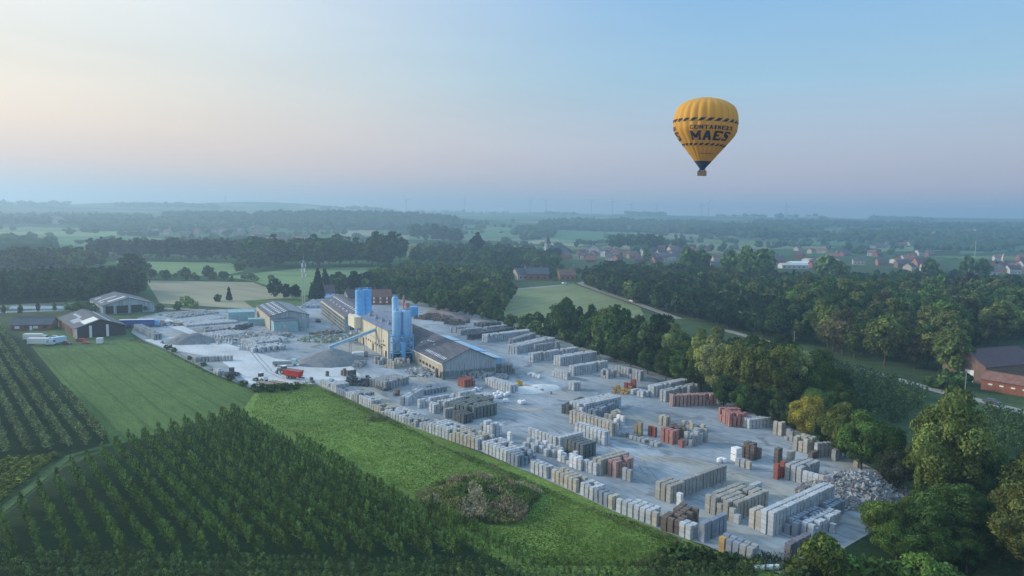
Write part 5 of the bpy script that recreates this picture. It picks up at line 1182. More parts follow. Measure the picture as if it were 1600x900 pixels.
 ((1234, 876), (1219, 870), (1262, 857), 3, C_V, 'dark violet grey stack', 'in the front group behind the round bush'),
 ((1321, 778), (1312, 776), (1326, 776), 2, C_L, 'small pale stack', 'at the foot of the rubble heap'),
 ((304.5, 566), (300, 564), (362, 564), 2, C_G, 'grey stack', 'in the row with dark gaps at the left yard edge', 0, 0),
 ((240, 532), (203, 516), (249, 529), 3, (.27, .31, .34), 'blue grey slab stack', 'in the slab rows beside the black barn', 0, .1),
 ((291, 511), (284, 506), (373, 505), 1, C_L, 'low pale stack', 'in the wide flat array left of the teal shed', 0, .1),
 ((300, 506), (282, 501), (355, 498), 1, C_L, 'low pale stack', 'in the wide flat array left of the teal shed', .05, .1),
 ((370, 519), (360, 516), (398, 510), 2, C_D, 'dark low stack', 'below the teal container', .25, .5),
 ((320, 519), (305, 514), (365, 514), 1, C_G, 'low grey stack', 'among the scattered goods of the left yard', .3, .4),
 ((345, 528), (325, 522), (392, 521), 1, C_L, 'low pale stack', 'among the scattered goods of the left yard', .2, .2),
 ((395, 552), (380, 547), (450, 546), 2, C_L, 'pale stack', 'in the left yard before the flatbed lorry', .10, .12),
 ((400, 542), (380, 536), (455, 534), 2, C_L, 'pale stack', 'in the left yard before the flatbed lorry', .10, .12),
 ((420, 532), (400, 527), (455, 526), 2, C_G, 'grey stack', 'below the pale green lean-to', .12, .2),
 ((505, 526), (485, 522), (537, 520), 1, C_B, 'low dark stack', 'right of the lattice mast', .35, .4),
 ((510, 537), (480, 528), (535, 531), 1, (.22, .27, .18), 'low greenish stack', 'below the lattice mast', .4, .4),
 ((340, 588), (334, 584), (349, 586), 2, C_L, 'pale stack', 'beside the small loader at the left yard edge', 0, .1),
 ((275, 498), (258, 492), (345, 490), 1, C_G, 'low scattered stack', 'at the back of the left yard', .45, .4),
 ((510, 482), (480, 476), (525, 472), 2, C_L, 'pale stack', 'behind the workshop', .2, .3),
 ((690, 503), (660, 496), (720, 497), 2, C_B, 'brownish stack', 'on the crushed brick ground behind the annex', .35, .4),
 ((722, 509), (700, 504), (735, 504), 2, C_B, 'brownish stack', 'on the crushed brick ground behind the annex', .3, .4),
 ((752, 512), (745, 509), (780, 508), 2, C_D, 'dark rounded stack', 'at the corner of the wood behind the yard', .1, .3),
 ((980, 618), (960, 612), (988, 612), 2, C_O, 'ochre stack', 'in the colourful group at the right of the upper yard', .2, .4),
 ((985, 612), (975, 608), (1000, 606), 3, C_R, 'red stack', 'in the colourful group at the right of the upper yard', .2, .4),
 ((1004, 622), (990, 616), (1012, 618), 2, C_L, 'light stack', 'in the colourful group at the right of the upper yard', .2, .4),
]
for t_ in BL:
    Bp, Lp, Rp, lev, col, desc, where = t_[:7]; miss = t_[7] if len(t_) > 7 else .03; var = t_[8] if len(t_) > 8 else .08
    cols = [col] + ([C_G, C_L] if desc.startswith('low mixed') else [])
    if 'striped' in desc or 'banded' in desc: cols = [C_W, C_L, C_L]
    if 'ragged' in where: cols = [col, tuple(c * .8 for c in col), tuple(min(.8, c * 1.2) for c in col)]
    block(Bp, Lp, Rp, lev, col, lab(desc, where), miss=miss, cols=cols, var=var)
# the single long file and the loose file at the lower end
def file_(p0, p1, cols, lev, label, sp=None, levs=None):
    a, b_ = G(*p0), G(*p1); n = len(cols); ang = math.degrees(math.atan2((b_ - a).y, (b_ - a).x))
    for i, c in enumerate(cols):
        p = a + (b_ - a) * ((i + .5) / n); stk(p + dirv(ang + 90) * .6, levs[i] if levs else lev, c, label[0].replace('stack ', f'stack {ORD[i]} from left ', 1) + '', label[1], ang)
file_((1252, 761), (1302, 776), [C_L, C_L, C_L, C_BE, C_V, C_V], 4, lab('tall narrow stack', 'in the single file left of the rubble heap'))
file_((1247, 765), (1285, 776), [C_L, C_G, C_L, C_G], 1, lab('single pale pallet', 'in front of the single file by the rubble'))
for j in range(2): file_((1121 + j * 6, 862 - j * 5), (1175 + j * 6, 883 - j * 5), [C_O if j == 0 else C_BG, C_BG, C_BG, C_G, C_G], 3, lab('spaced stack' if j == 0 else 'rear bluish stack', 'in the loose file at the lowest yard edge'))
file_((828, 737), (830, 738), [C_BG], 3, lab('lone bluish stack', 'in the gap of the pasture edge row'))

_sm = {}
def stack_geo(b, x, y, a, lev, col, wu, wv, seed, tints, wood=True, mat0=0, mat1=1):
    r = random.Random(seed); c, s = math.cos(a), math.sin(a)
    for k in range(lev):
        z0 = k * LV_; ox, oy = r.uniform(-.04, .04), r.uniform(-.04, .04)
        hw, hd = wu / 2 + r.uniform(-.03, .02), wv / 2 + r.uniform(-.03, .02)
        def P(u, v, z): u += ox; v += oy; return (x + u * c - v * s, y + u * s + v * c, z)
        for (w_, d_, za, zb, mi, tn) in ((hw * .97, hd * .97, z0 + .0, z0 + .07, mat1, None), (hw, hd, z0 + .07, z0 + LV_ - .005, mat0, 1)):
            if mi == 1 and not wood: continue
            b.add([P(-w_, -d_, za), P(w_, -d_, za), P(w_, d_, za), P(-w_, d_, za), P(-w_, -d_, zb), P(w_, -d_, zb), P(w_, d_, zb), P(-w_, d_, zb)],
                  [(4, 5, 6, 7), (0, 1, 5, 4), (1, 2, 6, 5), (2, 3, 7, 6), (3, 0, 4, 7)], mi)
            t = r.uniform(.86, 1.1); tints += [tuple(q * t for q in col) + (1,)] * 8
def tint_attr(me, tints):
    a = me.attributes.new('tint', 'FLOAT_COLOR', 'POINT'); a.data.foreach_set('color', np.array(tints, dtype=np.float32).reshape(-1))
def place_stacks():
    for s in STACKS: s['sz'] = s['lev'] / math.hypot(s['x'], s['y'])
    STACKS.sort(key=lambda s: -(s['sz'] + (0 if s['lev'] > 1 else 0)))
    packs = []
    for v in range(6):
        b = MB(); tn = []; stack_geo(b, 0, 0, 0, 1, (1, 1, 1), 1.12, .95, v + 50, tn); me = b.mesh('pack', [M_blk, M_wood]); tint_attr(me, tn); packs.append(me)
    whole = {}
    n1 = 296
    for i, s in enumerate(STACKS[:n1]):
        if i < 130:
            e = thing('block_stack', s['label'], 'block stack', (s['x'], s['y'], .05), s['a'], s['group'])
            for k in range(s['lev']):
                o = link('block_pack', srn.choice(packs), e, (0, 0, k * LV_)); g_ = srn.uniform(.9, 1.08); o.color = tuple(c * g_ for c in s['col']) + (1,)
        else:
            key = (s['lev'], srn.randrange(4))
            if key not in whole:
                b = MB(); tn = []; stack_geo(b, 0, 0, 0, key[0], (1, 1, 1), 1.12, .95, key[1] * 7 + key[0], tn); me = b.mesh('block_stack', [M_blk, M_wood]); tint_attr(me, tn); whole[key] = me
            o = link('block_stack', whole[key], None, (s['x'], s['y'], .05), s['a']); o.color = (*s['col'], 1); tag(o, s['label'], 'block stack', s['group'])
    b = MB(); tn = []
    for i, s in enumerate(STACKS[n1:]): stack_geo(b, s['x'], s['y'], s['a'], s['lev'], s['col'], s['wu'], s['wv'], i, tn, wood=math.hypot(s['x'], s['y']) < 320)
    b.v = [(x, y, z + .05) for x, y, z in b.v]
    me = b.mesh('block_stacks', [M_blk, M_wood]); tint_attr(me, tn); o = link('block_stacks', me); o.color = (1, 1, 1, 1)
    tag(o, 'hundreds of pale concrete block stacks filling the farther yard', None, None, 'stuff')
    print('stacks', len(STACKS))
place_stacks()

# ------------------------------------------------------------------ rubble, scrub mound, loose goods
def chunks(name, label, c, rx, ry, h, rot, n, sizes, cols, m, seed):
    r = np.random.RandomState(seed); Vs, Fs, Cs = [], [], []
    cube = np.array([(-1, -1, -1), (1, -1, -1), (1, 1, -1), (-1, 1, -1), (-1, -1, 1), (1, -1, 1), (1, 1, 1), (-1, 1, 1)], float)
    cf = np.array([(0, 3, 2, 1), (4, 5, 6, 7), (0, 1, 5, 4), (1, 2, 6, 5), (2, 3, 7, 6), (3, 0, 4, 7)])
    ca, sa = math.cos(R(rot)), math.sin(R(rot))
    for k in range(n):
        a = r.rand() * 6.283; t = math.sqrt(r.rand()); x, y = math.cos(a) * rx * t, math.sin(a) * ry * t
        z = h * (1 - t ** 1.3) * (1 + .25 * math.sin(a * 3) * t)
        s = np.array([r.uniform(*sizes), r.uniform(*sizes), r.uniform(sizes[0] * .4, sizes[1] * .6)]) * (1.6 if r.rand() < .08 else 1)
        q = Matrix.Rotation(r.rand() * 6.28, 3, 'Z') @ Matrix.Rotation(r.randn() * .5, 3, 'X') @ Matrix.Rotation(r.randn() * .4, 3, 'Y')
        V = (cube * (1 + .25 * r.randn(8, 1)) * s / 2) @ np.array(q).T + np.array([x * ca - y * sa, x * sa + y * ca, z + .1])
        Vs.append(V); Fs.append(cf + 8 * k); cc = cols[r.randint(len(cols))]; g_ = r.uniform(.7, 1.25); Cs.append(np.tile([*(np.array(cc) * g_), 1], (8, 1)))
    me = bpy.data.meshes.new(name); me.from_pydata(np.concatenate(Vs).tolist(), [], np.concatenate(Fs).tolist()); me.update()
    tint_attr(me, np.concatenate(Cs)); me.materials.append(m); return tag(link(name, me, None, (c[0], c[1], 0)), label, None, None, 'stuff')
rc = G(1348, 782); RCX, RCY = rc.x, rc.y + 4
heap('rubble_core', 'grey spoil core of the rubble heap at the right edge of the yard', (RCX, RCY), 12.5, 9, 3.5, 20, MG_gravel, .25, .2, 9)
chunks('rubble', 'broken concrete slabs and kerbs tipped into a big grey rubble heap', (RCX, RCY), 13.2, 9.4, 4.3, 20, 3600, (.25, 1.2), [(.33, .34, .35), (.25, .26, .28), (.46, .47, .48), (.15, .15, .17), (.33, .31, .28)], M_blk, 4)
sc_ = G(742, 796); SMX, SMY = sc_.x + .5, sc_.y + 4.5
heap('scrub_mound', 'overgrown earth mound in the pasture covered with brown reeds and bushes', (SMX, SMY), 11.5, 12.5, 2.6, -35, MG_scrub, .3, .3, 12, 'mound')
def tufts(name, label, cx_, cy_, rx, ry, h, rot, n, seed, cols, ls, up=1.0):
    r = np.random.RandomState(seed); a = r.rand(n) * 6.283; t = np.sqrt(r.rand(n)) * (1 + .12 * np.sin(a * 5 + seed)); x, y = np.cos(a) * rx * t, np.sin(a) * ry * t
    z = h * np.clip(1 - t ** 2, 0, 1) * (1 + .3 * np.sin(x * .9 + 1) * np.cos(y * .8)); ca, sa = math.cos(R(rot)), math.sin(R(rot))
    K = 46; kx, ky = r.uniform(-rx, rx, K), r.uniform(-ry, ry, K); kc = r.randint(0, len(cols), K); kh = r.uniform(.3, 1.8, K)
    near = ((x[:, None] - kx) ** 2 + (y[:, None] - ky) ** 2).argmin(1); hh = kh[near]
    P = np.stack([x * ca - y * sa + cx_, x * sa + y * ca + cy_, z + hh * r.rand(n) * up], 1)
    D = norm(r.randn(n, 3) * .6 + np.array([0, 0, .9])); T = norm(np.cross(D, r.randn(n, 3))); B = norm(np.cross(D, T) + np.array([0, 0, 1.0]))
    s = (ls * (.5 + r.rand(n)))[:, None]; Q = np.stack([P - T * s * .5, P + T * s * .5, P + T * s * .25 + B * s * 1.6, P - T * s * .25 + B * s * 1.6], 1)
    C = np.array(cols)[kc[near]] * (.6 + .8 * r.rand(n))[:, None]
    return tag(link(name, quads_mesh(name, Q, C)), label, None, None, 'stuff')
tufts('reeds', 'brown reeds, nettles and low bushes covering the earth mound', SMX, SMY, 12.2, 13.2, 2.7, -35, 32000, 3, [(.30, .26, .14), (.31, .25, .15), (.20, .24, .08), (.15, .21, .06), (.25, .25, .10), (.38, .34, .21), (.13, .18, .06)], .20)
tufts('weeds', 'tall weeds at the lower end of the pasture', G(1110, 885).x, G(1110, 885).y, 14, 3.5, .5, 8, 5000, 8, [(.06, .09, .03), (.12, .12, .06), (.05, .08, .03)], .22)
gc = G(590, 656); tufts('dry_grass', 'small patch of dry weeds beside the pasture edge row', gc.x, gc.y, 3.4, 1.8, .3, 20, 900, 5, [(.2, .19, .12), (.12, .13, .06), (.25, .23, .16)], .16)
for k, (p0, p1) in enumerate([((262, 548), (400, 611)), ((400, 611), (495, 601)), ((497, 604), (700, 700)), ((700, 700), (905, 786)), ((905, 786), (1180, 892))]):
    a, b_ = G(*p0), G(*p1); m_ = (a + b_) / 2; dd = b_ - a
    tufts('weed_strip', ['rough weeds on the bank of the lawn', 'rough weeds at the top of the pasture', 'weeds along the upper row of stacks', 'weeds along the middle row of stacks', 'weeds along the lower row of stacks'][k],
          m_.x - .6, m_.y - .6, dd.length / 2, 1.5 if k > 1 else 2.6, .15, math.degrees(math.atan2(dd.y, dd.x)), 2200, 20 + k, [(.10, .16, .045), (.15, .19, .06), (.19, .18, .10), (.08, .13, .04)], .16, .35 if k > 1 else .8)
# longer grass of the pasture and lawn (real blades, thinning with distance)
def grass(name, label, poly, n, seed, cols, ls):
    gp = [(G(*p).x, G(*p).y) for p in poly]; r = np.random.RandomState(seed); x0, x1 = min(p[0] for p in gp), max(p[0] for p in gp); y0, y1 = min(p[1] for p in gp), max(p[1] for p in gp)
    pts = []
    while len(pts) < n:
        y = y0 + (y1 - y0) * r.rand() ** 1.7; x = r.uniform(x0, x1)
        if noise.noise(Vector((x * .22, y * .22, seed))) * .5 + r.rand() < .35: continue
        if inpoly(x, y, gp): pts.append((x, y))
    P = np.array([(x, y, .03) for x, y in pts]); T = norm(np.concatenate([r.randn(n, 2), np.zeros((n, 1))], 1)); s = (ls * (.5 + r.rand(n)))[:, None]
    B = norm(r.randn(n, 3) * .35 + np.array([0, 0, 1.0])); Q = np.stack([P - T * s, P + T * s, P + T * s * .5 + B * s * 1.3, P - T * s * .5 + B * s * 1.3], 1)
    k = np.array([.75 + .5 * noise.noise(Vector((x * .08, y * .08, 5.0))) for x, y in pts])
    C = np.array(cols)[r.randint(0, len(cols), n)] * (k * (.75 + .5 * r.rand(n)))[:, None]
    tag(link(name, quads_mesh(name, Q, C)), label, None, None, 'stuff')
grass('grass_tufts', 'tussocky grass of the bright pasture', [(405, 614), (495, 602), (700, 702), (900, 788), (1090, 865), (1100, 885), (840, 884), (640, 770), (390, 645)], 42000, 2, [(.185, .27, .05), (.155, .24, .045), (.21, .29, .062)], .10)

# ------------------------------------------------------------------ vehicles
def wheel(parent, x, y, r, wd, axis='y'):
    b = MB(); b.tube((0, -wd / 2, 0), (0, wd / 2, 0), r, n=14, mat=0); b.tube((0, -wd / 2 - .02, 0), (0, wd / 2 + .02, 0), r * .55, n=10, mat=1)
    return b.build('wheel', [M_tyre, M_steel], parent, (x, y, r))
def shape(prof, y0, y1, inset=.0):
    b = MB(); n = len(prof); vs = [(x, y0 + (inset if z > 1.05 else 0), z) for x, z in prof] + [(x, y1 - (inset if z > 1.05 else 0), z) for x, z in prof]
    b.add(vs, [tuple(range(n)), tuple(range(2 * n - 1, n - 1, -1))] + [(i, i + n, (i + 1) % n + n, (i + 1) % n) for i in range(n)]); return b
def car(label, p, ang, col, s=1.0, group=None, name='parked_car'):
    m = mat('car_paint', col, .3, spec=.6); e = thing(name, label, 'car', (p[0], p[1], p[2] if len(p) > 2 else 0.07), R(ang), group)
    shape([(-2.1, .35), (2.1, .35), (2.15, .75), (1.25, .92), (.65, 1.42), (-1.2, 1.45), (-2.0, .95), (-2.15, .7)], -.86, .86, .14).build('body', m, e)
    w_ = shape([(1.02, .97), (.58, 1.38), (-1.15, 1.40), (-1.75, .98)], -.80, .80, .0); w_.build('window', M_glass, e)
    for x in (-1.3, 1.35):
        for y in (-.8, .8): wheel(e, x, y, .33, .22)
    for y in (-.6, .6): b = MB(); b.cbox((2.12, y, .68), (.08, .35, .15)); b.build('headlight', M_white, e)
    e.scale = (s, s, s); return e
def truck(label, p, ang, cab, box=None, flat=False, Lb=6.0, name='box_truck', cat='truck'):
    e = thing(name, label, cat, (p[0], p[1], .07), R(ang)); mc = mat('cab_paint', cab, .4)
    shape([(Lb / 2 + .2, .55), (Lb / 2 + 2.1, .55), (Lb / 2 + 2.15, 1.5), (Lb / 2 + 1.75, 2.6), (Lb / 2 + .2, 2.7)], -1.15, 1.15).build('cab', mc, e)
    b = MB(); b.add([(Lb / 2 + 2.13, -1, 1.6), (Lb / 2 + 2.13, 1, 1.6), (Lb / 2 + 1.85, 1, 2.4), (Lb / 2 + 1.85, -1, 2.4)], [(0, 1, 2, 3)]); b.v = [(x + .06, y, z) for x, y, z in b.v]; b.build('windscreen', M_glass, e)
    b = MB(); b.box(-Lb / 2, Lb / 2 + .2, -.5, .5, .6, .85); b.build('chassis', M_dark, e)
    if flat:
        b = MB(); b.box(-Lb / 2, Lb / 2, -1.2, 1.2, .95, 1.15); b.build('flatbed', M_steel, e)
        b = MB(); b.box(-Lb / 2, -Lb / 2 + .1, -1.2, 1.2, 1.16, 1.7); b.box(-Lb / 2 + .11, Lb / 2, 1.1, 1.2, 1.16, 1.6); b.box(-Lb / 2 + .11, Lb / 2, -1.2, -1.1, 1.16, 1.6); b.build('side_board', M_steel, e)
    elif box is not None:
        b = MB(); b.box(-Lb / 2, Lb / 2, -1.22, 1.22, .9, 3.3); b.build('cargo_box', mat('box_side', box, .5, noise_amt=.06, scale=1), e)
        b = MB(); b.box(-Lb / 2 - .05, -Lb / 2 - .005, -1.1, 1.1, 1.0, 3.2); b.build('rear_door', M_steel, e)
    for x in (-Lb / 2 + 1.2, Lb / 2 + 1.3):
        for y in (-1.0, 1.0): wheel(e, x, y, .48, .3)
    for y in (-.85, .85): b = MB(); b.cbox((Lb / 2 + 2.17, y, .8), (.08, .35, .2)); b.build('headlight', M_white, e)
    return e
truck('white box van parked at the left of the farmyard, the rear one', G(52, 533), 8, (.75, .75, .75), (.74, .74, .70), name='white_van', cat='van', Lb=7.5)
truck('long white box truck parked in front at the lawn edge', G(61, 540), 6, (.70, .71, .72), (.76, .76, .73), Lb=8.5)
truck('white and pale blue box truck facing the lawn', G(91, 538), -120, (.55, .62, .70), (.50, .66, .78))
car('dark blue van like car between the white trucks', G(79, 538), 80, (.03, .05, .10), 1.15, name='dark_car')
car('silver car parked behind the white trucks', G(86, 529), 10, (.5, .55, .6), 1.0)
car('pale blue car parked beside the brick farmhouse', G(84, 505), 15, (.55, .68, .8), 1.15)
car('dark red car at the lawn edge by the trucks', G(105, 538), -20, (.22, .05, .05), 1.0)
car('bright red car parked in front of the black barn', G(128, 534), 5, (.45, .06, .04), 1.1)
car('orange red low trailer car beside the bright red one', G(134, 537), 15, (.6, .2, .12), .8)
e = thing('white_tank', 'white plastic tank standing before the black barn', 'tank', G(156, 537), R(10)); b = MB(); b.box(-1.2, 1.2, -1, 1, .3, 2.6); b.build('body', M_white, e); b = MB(); b.box(-1.3, 1.3, -1.1, 1.1, 0, .3); b.build('pallet', M_wood, e)
# blue articulated lorry
p = G(214, 511); e = thing('blue_lorry', 'long blue articulated lorry trailer with white roof line behind the black barn', 'lorry', (p.x, p.y, .07), R(16))
b = MB(); b.box(-8, 8, -1.25, 1.25, 1.0, 3.7); b.build('trailer', mat('blue_tarpaulin', (.06, .12, .34), .6, noise_amt=.15, scale=.5), e); b = MB(); b.box(-8, 8, -1.28, 1.28, 3.71, 3.85); b.build('trailer_roof', M_white, e)
shape([(8.4, .6), (10.4, .6), (10.4, 2.0), (9.9, 3.2), (8.4, 3.3)], -1.2, 1.2).build('cab', M_blue, e)
for x in (-6, -4.8, -3.6, 9.4, 6.8):
    for y in (-1.05, 1.05): wheel(e, x, y, .5, .32)
# flatbed lorry, tractor with red trailer, low loaders
truck('grey flatbed lorry with pale green cab in front of the gravel heap', G(441, 572), 10, (.45, .60, .58), flat=True, Lb=7.0, name='flatbed_lorry', cat='lorry')
p = G(457, 593); e = thing('red_tipper_trailer', 'bright red tipper trailer hitched behind the tractor', 'trailer', (p.x, p.y + 1, .07), R(-28))
b = MB(); L3, w3 = 3.9, 1.25
b.add([(-L3 * .9, -w3 * .8, 1.1), (L3 * .9, -w3 * .8, 1.1), (L3 * .9, w3 * .8, 1.1), (-L3 * .9, w3 * .8, 1.1), (-L3, -w3, 3.2), (L3, -w3, 3.2), (L3, w3, 3.2), (-L3, w3, 3.2)], [(0, 3, 2, 1), (0, 1, 5, 4), (1, 2, 6, 5), (2, 3, 7, 6), (3, 0, 4, 7)])
b.add([(-L3 + .1, -w3 + .1, 3.1), (L3 - .1, -w3 + .1, 3.1), (L3 - .1, w3 - .1, 3.1), (-L3 + .1, w3 - .1, 3.1)], [(0, 1, 2, 3)], 1); b.build('tipper_body', [M_redp, MG_gravel], e)
b = MB()
for i in range(7):
    for y in (-1, 1): b.tube((-3.3 + i * 1.1, y * 1.02, 1.15), (-3.45 + i * 1.15, y * 1.27, 3.2), .07, n=4)
b.box(-4.0, 4.0, 1.24, 1.34, 3.1, 3.28); b.box(-4.0, 4.0, -1.34, -1.24, 3.1, 3.28); b.build('rib', M_redp, e)
b = MB(); b.box(-4, 5.3, -.3, .3, .75, 1.05); b.build('drawbar', M_dark, e)
for x in (-1.6, -.2):
    for y in (-1.05, 1.05): wheel(e, x, y, .6, .4)
p = G(440, 585); e = thing('tractor', 'green and white tractor pulling the red tipper trailer', 'tractor', (p.x, p.y + 1.0, .07), R(152))
mt_ = mat('tractor_paint', (.10, .16, .14), .4)
shape([(-.3, .9), (2.3, .9), (2.4, 1.6), (2.1, 1.9), (-.3, 1.9)], -.45, .45).build('bonnet', mt_, e)
shape([(-1.6, 1.2), (.1, 1.2), (.2, 1.9), (0, 3.0), (-1.5, 3.0)], -.8, .8).build('cab', M_glass, e)
b = MB(); b.box(-1.7, .2, -.95, .95, 3.02, 3.18); b.build('cab_roof', M_white, e)
for y in (-1.0, 1.0): wheel(e, -1.0, y, .95, .55); wheel(e, 1.8, y, .6, .4)
b = MB(); b.tube((1.2, .5, 1.9), (1.2, .5, 3.0), .07, n=6); b.build('exhaust', M_steel, e)
def lowloader(label, p, ang, m):
    e = thing('flat_trailer', label, 'trailer', (p[0], p[1], .07), R(ang)); b = MB()
    for i in range(8): b.box(-3.6 + i * .92, -3.6 + i * .92 + .86, -1.2, 1.2, .95, 1.08)
    b.build('deck', m, e); b = MB(); b.box(-3.7, 5.2, -.35, .35, .6, .94); b.build('frame', M_dark, e)
    for x in (-2.6, -1.5, -.4):
        for y in (-1.0, 1.0): wheel(e, x, y, .42, .3)
lowloader('long yellow brown flat trailer left of the tractor', (G(416, 604).x, G(416, 604).y + 1), -30, M_wood); lowloader('second flat trailer between the first and the red tipper', (G(432, 603).x, G(432, 603).y + 1.5), -28, M_wood)
def loader(label, p, ang, m, name='wheel_loader'):
    e = thing(name, label, 'loader', (p[0], p[1], .07), R(ang)); shape([(-2.4, .8), (.3, .8), (.3, 1.7), (-2.4, 1.9)], -.9, .9).build('engine_cover', m, e)
    shape([(-.5, 1.7), (.7, 1.4), (.6, 3.0), (-.5, 3.0)], -.75, .75).build('cab', M_glass, e)
    b = MB(); b.box(-.6, .8, -.85, .85, 3.02, 3.15); b.build('cab_roof', m, e)
    for y in (-.6, .6): b = MB(); b.tube((.5, y, 1.5), (2.6, y, .7), .12, n=6); b.build('lift_arm', m, e)
    b = MB(); b.add([(2.5, -1.3, .1), (3.5, -1.3, .05), (2.5, 1.3, .1), (3.5, 1.3, .05), (2.4, -1.3, 1.1), (2.4, 1.3, 1.1)], [(0, 1, 3, 2), (0, 2, 5, 4), (0, 4, 1), (2, 3, 5)]); b.build('bucket', M_steel, e)
    for x in (-1.5, 1.2):
        for y in (-1.0, 1.0): wheel(e, x, y, .68, .5)
loader('dark loader with white cab roof at the lawn side of the yard', G(362, 588), 60, mat('loader_dark', (.10, .11, .13), .5)); loader('small white and black loader left of the tractor', G(408, 596), 150, M_white)
e = thing('yellow_skip', 'small yellow skip at the end of the line of low pallets mid yard', 'skip', (G(811, 602).x, G(811, 602).y, .06), R(40)); b = MB(); b.add([(-.8, -.7, .1), (.8, -.7, .1), (.8, .7, .1), (-.8, .7, .1), (-1.1, -.8, 1.5), (1.1, -.8, 1.5), (1.1, .8, 1.5), (-1.1, .8, 1.5)], [(0, 3, 2, 1), (0, 1, 5, 4), (1, 2, 6, 5), (2, 3, 7, 6), (3, 0, 4, 7)]); b.add([(-1.0, -.75, 1.3), (1.0, -.75, 1.3), (1.0, .75, 1.3), (-1.0, .75, 1.3)], [(0, 1, 2, 3)], 1); b.build('body', [M_yel, MG_gravel], e)
b = MB(); b.box(-1.15, 1.15, -.86, -.80, 1.4, 1.52); b.box(-1.15, 1.15, .80, .86, 1.4, 1.52); b.build('rim', M_yel, e)
car('small white van standing at the road junction by the meadow', (*G(883, 444.5)[:2], .1), 20, (.75, .75, .75), 1.35, name='white_van')
car('white car driving down the meadow road', (*G(989, 472.5)[:2], .1), -60, (.75, .76, .78), 1.35, name='white_car')
car('dark car driving along the upper meadow road', (*G(781, 454)[:2], .1), 25, (.02, .025, .03), 1.3, name='dark_car')
car('dark car with pale roof on the road below the brick stable', (*G(1549, 631)[:2], .1), -60, (.06, .065, .07), 1.15, name='dark_car')
e = thing('white_lorry', 'white lorry with dark front among the goods below the conveyor', 'lorry', G(560, 558), R(20))
b = MB(); b.box(-2.5, 2.2, -1.1, 1.1, 1.0, 2.2); b.build('container', M_white, e); shape([(2.4, .5), (4.0, .5), (4.0, 1.6), (3.6, 2.5), (2.4, 2.6)], -1.1, 1.1).build('cab', M_steel, e)
for x in (-1.6, 3.2):
    for y in (-.95, .95): wheel(e, x, y, .45, .3)
car('dark car parked behind the workshop by the storage shed', G(497, 503), 110, (.05, .06, .09), 1.3, name='dark_car')
# loose goods
def big_bag(p, s, label, group):
    b = MB(); b.lathe([(0, 0), (.55, .02), (.62, .3), (.6, .8), (.5, 1.0), (.15, 1.12), (0, 1.1)], 10); o = b.build('bulk_bag', M_white, None, (p[0], p[1], .06), srn.uniform(0, 3)); o.scale = (s, s, s); tag(o, label, 'bulk bag', group)
for qi, (x, y) in enumerate([(773, 619), (779, 616), (781, 622), (784, 618), (790, 620), (794, 618), (789, 629), (792, 629), (815, 632), (819, 631), (812, 631), (768, 622), (776, 623)]):
    big_bag(G(x, y), 1.15, f'{ORD[sorted([768, 773, 776, 779, 781, 784, 789, 790, 792, 794, 812, 815, 819]).index(x)]} white bulk bag from the left in the clutter below the light row', 'white bulk bags mid yard')
for x, y, w_ in [(1128, 722, 'middle'), (1132, 723, 'rightmost'), (1124, 723, 'leftmost')]: big_bag(G(x, y), 1.1, w_ + ' of three white bulk bags left of the white tank', 'bulk bags by the white tank')
for x, y, w_ in [(741, 613, 'leftmost'), (747, 611, 'rightmost'), (744, 609, 'rear middle')]: big_bag(G(x, y), .9, w_ + ' of three white bags beside the red block of stacks', 'bags beside the red block')
e = thing('white_tank', 'tall white tank cube tower on the yard between the stack groups', 'tank', G(1150, 720), R(30))
for k in range(2):
    b = MB(); b.box(-1.0, 1.0, -.9, .9, k * 1.75 + .15, k * 1.75 + 1.7); b.build('tank', M_white, e)
b = MB(); b.box(-1.05, 1.05, -.95, .95, 0, .14); b.build('pallet', M_wood, e)
def lblock(p, ang, label, group):
    b = MB(); b.box(-.5, .5, -.9, .9, 0, .25); b.box(-.5, -.25, -.9, .9, .251, 2.0); b.add([(-.25, -.1, .25), (.45, -.1, .25), (-.25, -.1, 1.6), (-.25, .1, .25), (.45, .1, .25), (-.25, .1, 1.6)], [(0, 1, 2), (3, 5, 4), (1, 4, 5, 2)])
    o = b.build('retaining_block', M_white, None, (p[0], p[1], .07), R(ang)); tag(o, label, 'concrete block', group)
for i in range(7): lblock(G(372 + i * 3.8, 547 - i * .5), 200, f'{ORD[i]} white L shaped concrete block from the left in its short row', 'white L shaped blocks')
for i in range(8): lblock(G(330 + i * 4.4, 527 + i * 1.6), 200, f'{ORD[i]} white concrete element from the left beside the pale lane', 'white elements beside the lane')
e = thing('drain_pipe', 'pale blue white pipe lying at the bottom edge behind the bush', 'pipe', G(1198, 891)); b = MB(); b.tube((-2.4, -.3, .5), (2.4, .3, .5), .5, n=12, caps=False); b.tube((-2.4, -.3, .5), (2.4, .3, .5), .42, n=12, caps=False); b.build('barrel', M_white, e)
b = MB(); b.tube((2.3, .29, .5), (2.55, .32, .5), .56, n=12, caps=False); b.build('collar', M_steel, e)
chunks('scattered_goods', 'scattered slabs, kerbs and pallets lying about the left yard', G(360, 530)[:2], 30, 12, .2, 25, 420, (.5, 1.6), [(.45, .46, .46), (.3, .32, .33), (.6, .6, .58), (.2, .2, .2), (.4, .3, .2)], M_blk, 14)
chunks('scattered_goods', 'slab piles lying on the sandy ground below the hall wall', G(660, 583)[:2], 9, 4.5, .5, -50, 160, (.6, 1.7), [(.42, .44, .45), (.34, .36, .38), (.5, .48, .42)], M_blk, 15)
chunks('scattered_goods', 'low kerb piles and timber at the foot of the conveyor', G(520, 530)[:2], 16, 9, .5, 30, 260, (.6, 1.9), [(.4, .42, .42), (.22, .24, .25), (.5, .5, .48), (.25, .3, .2)], M_blk, 16)
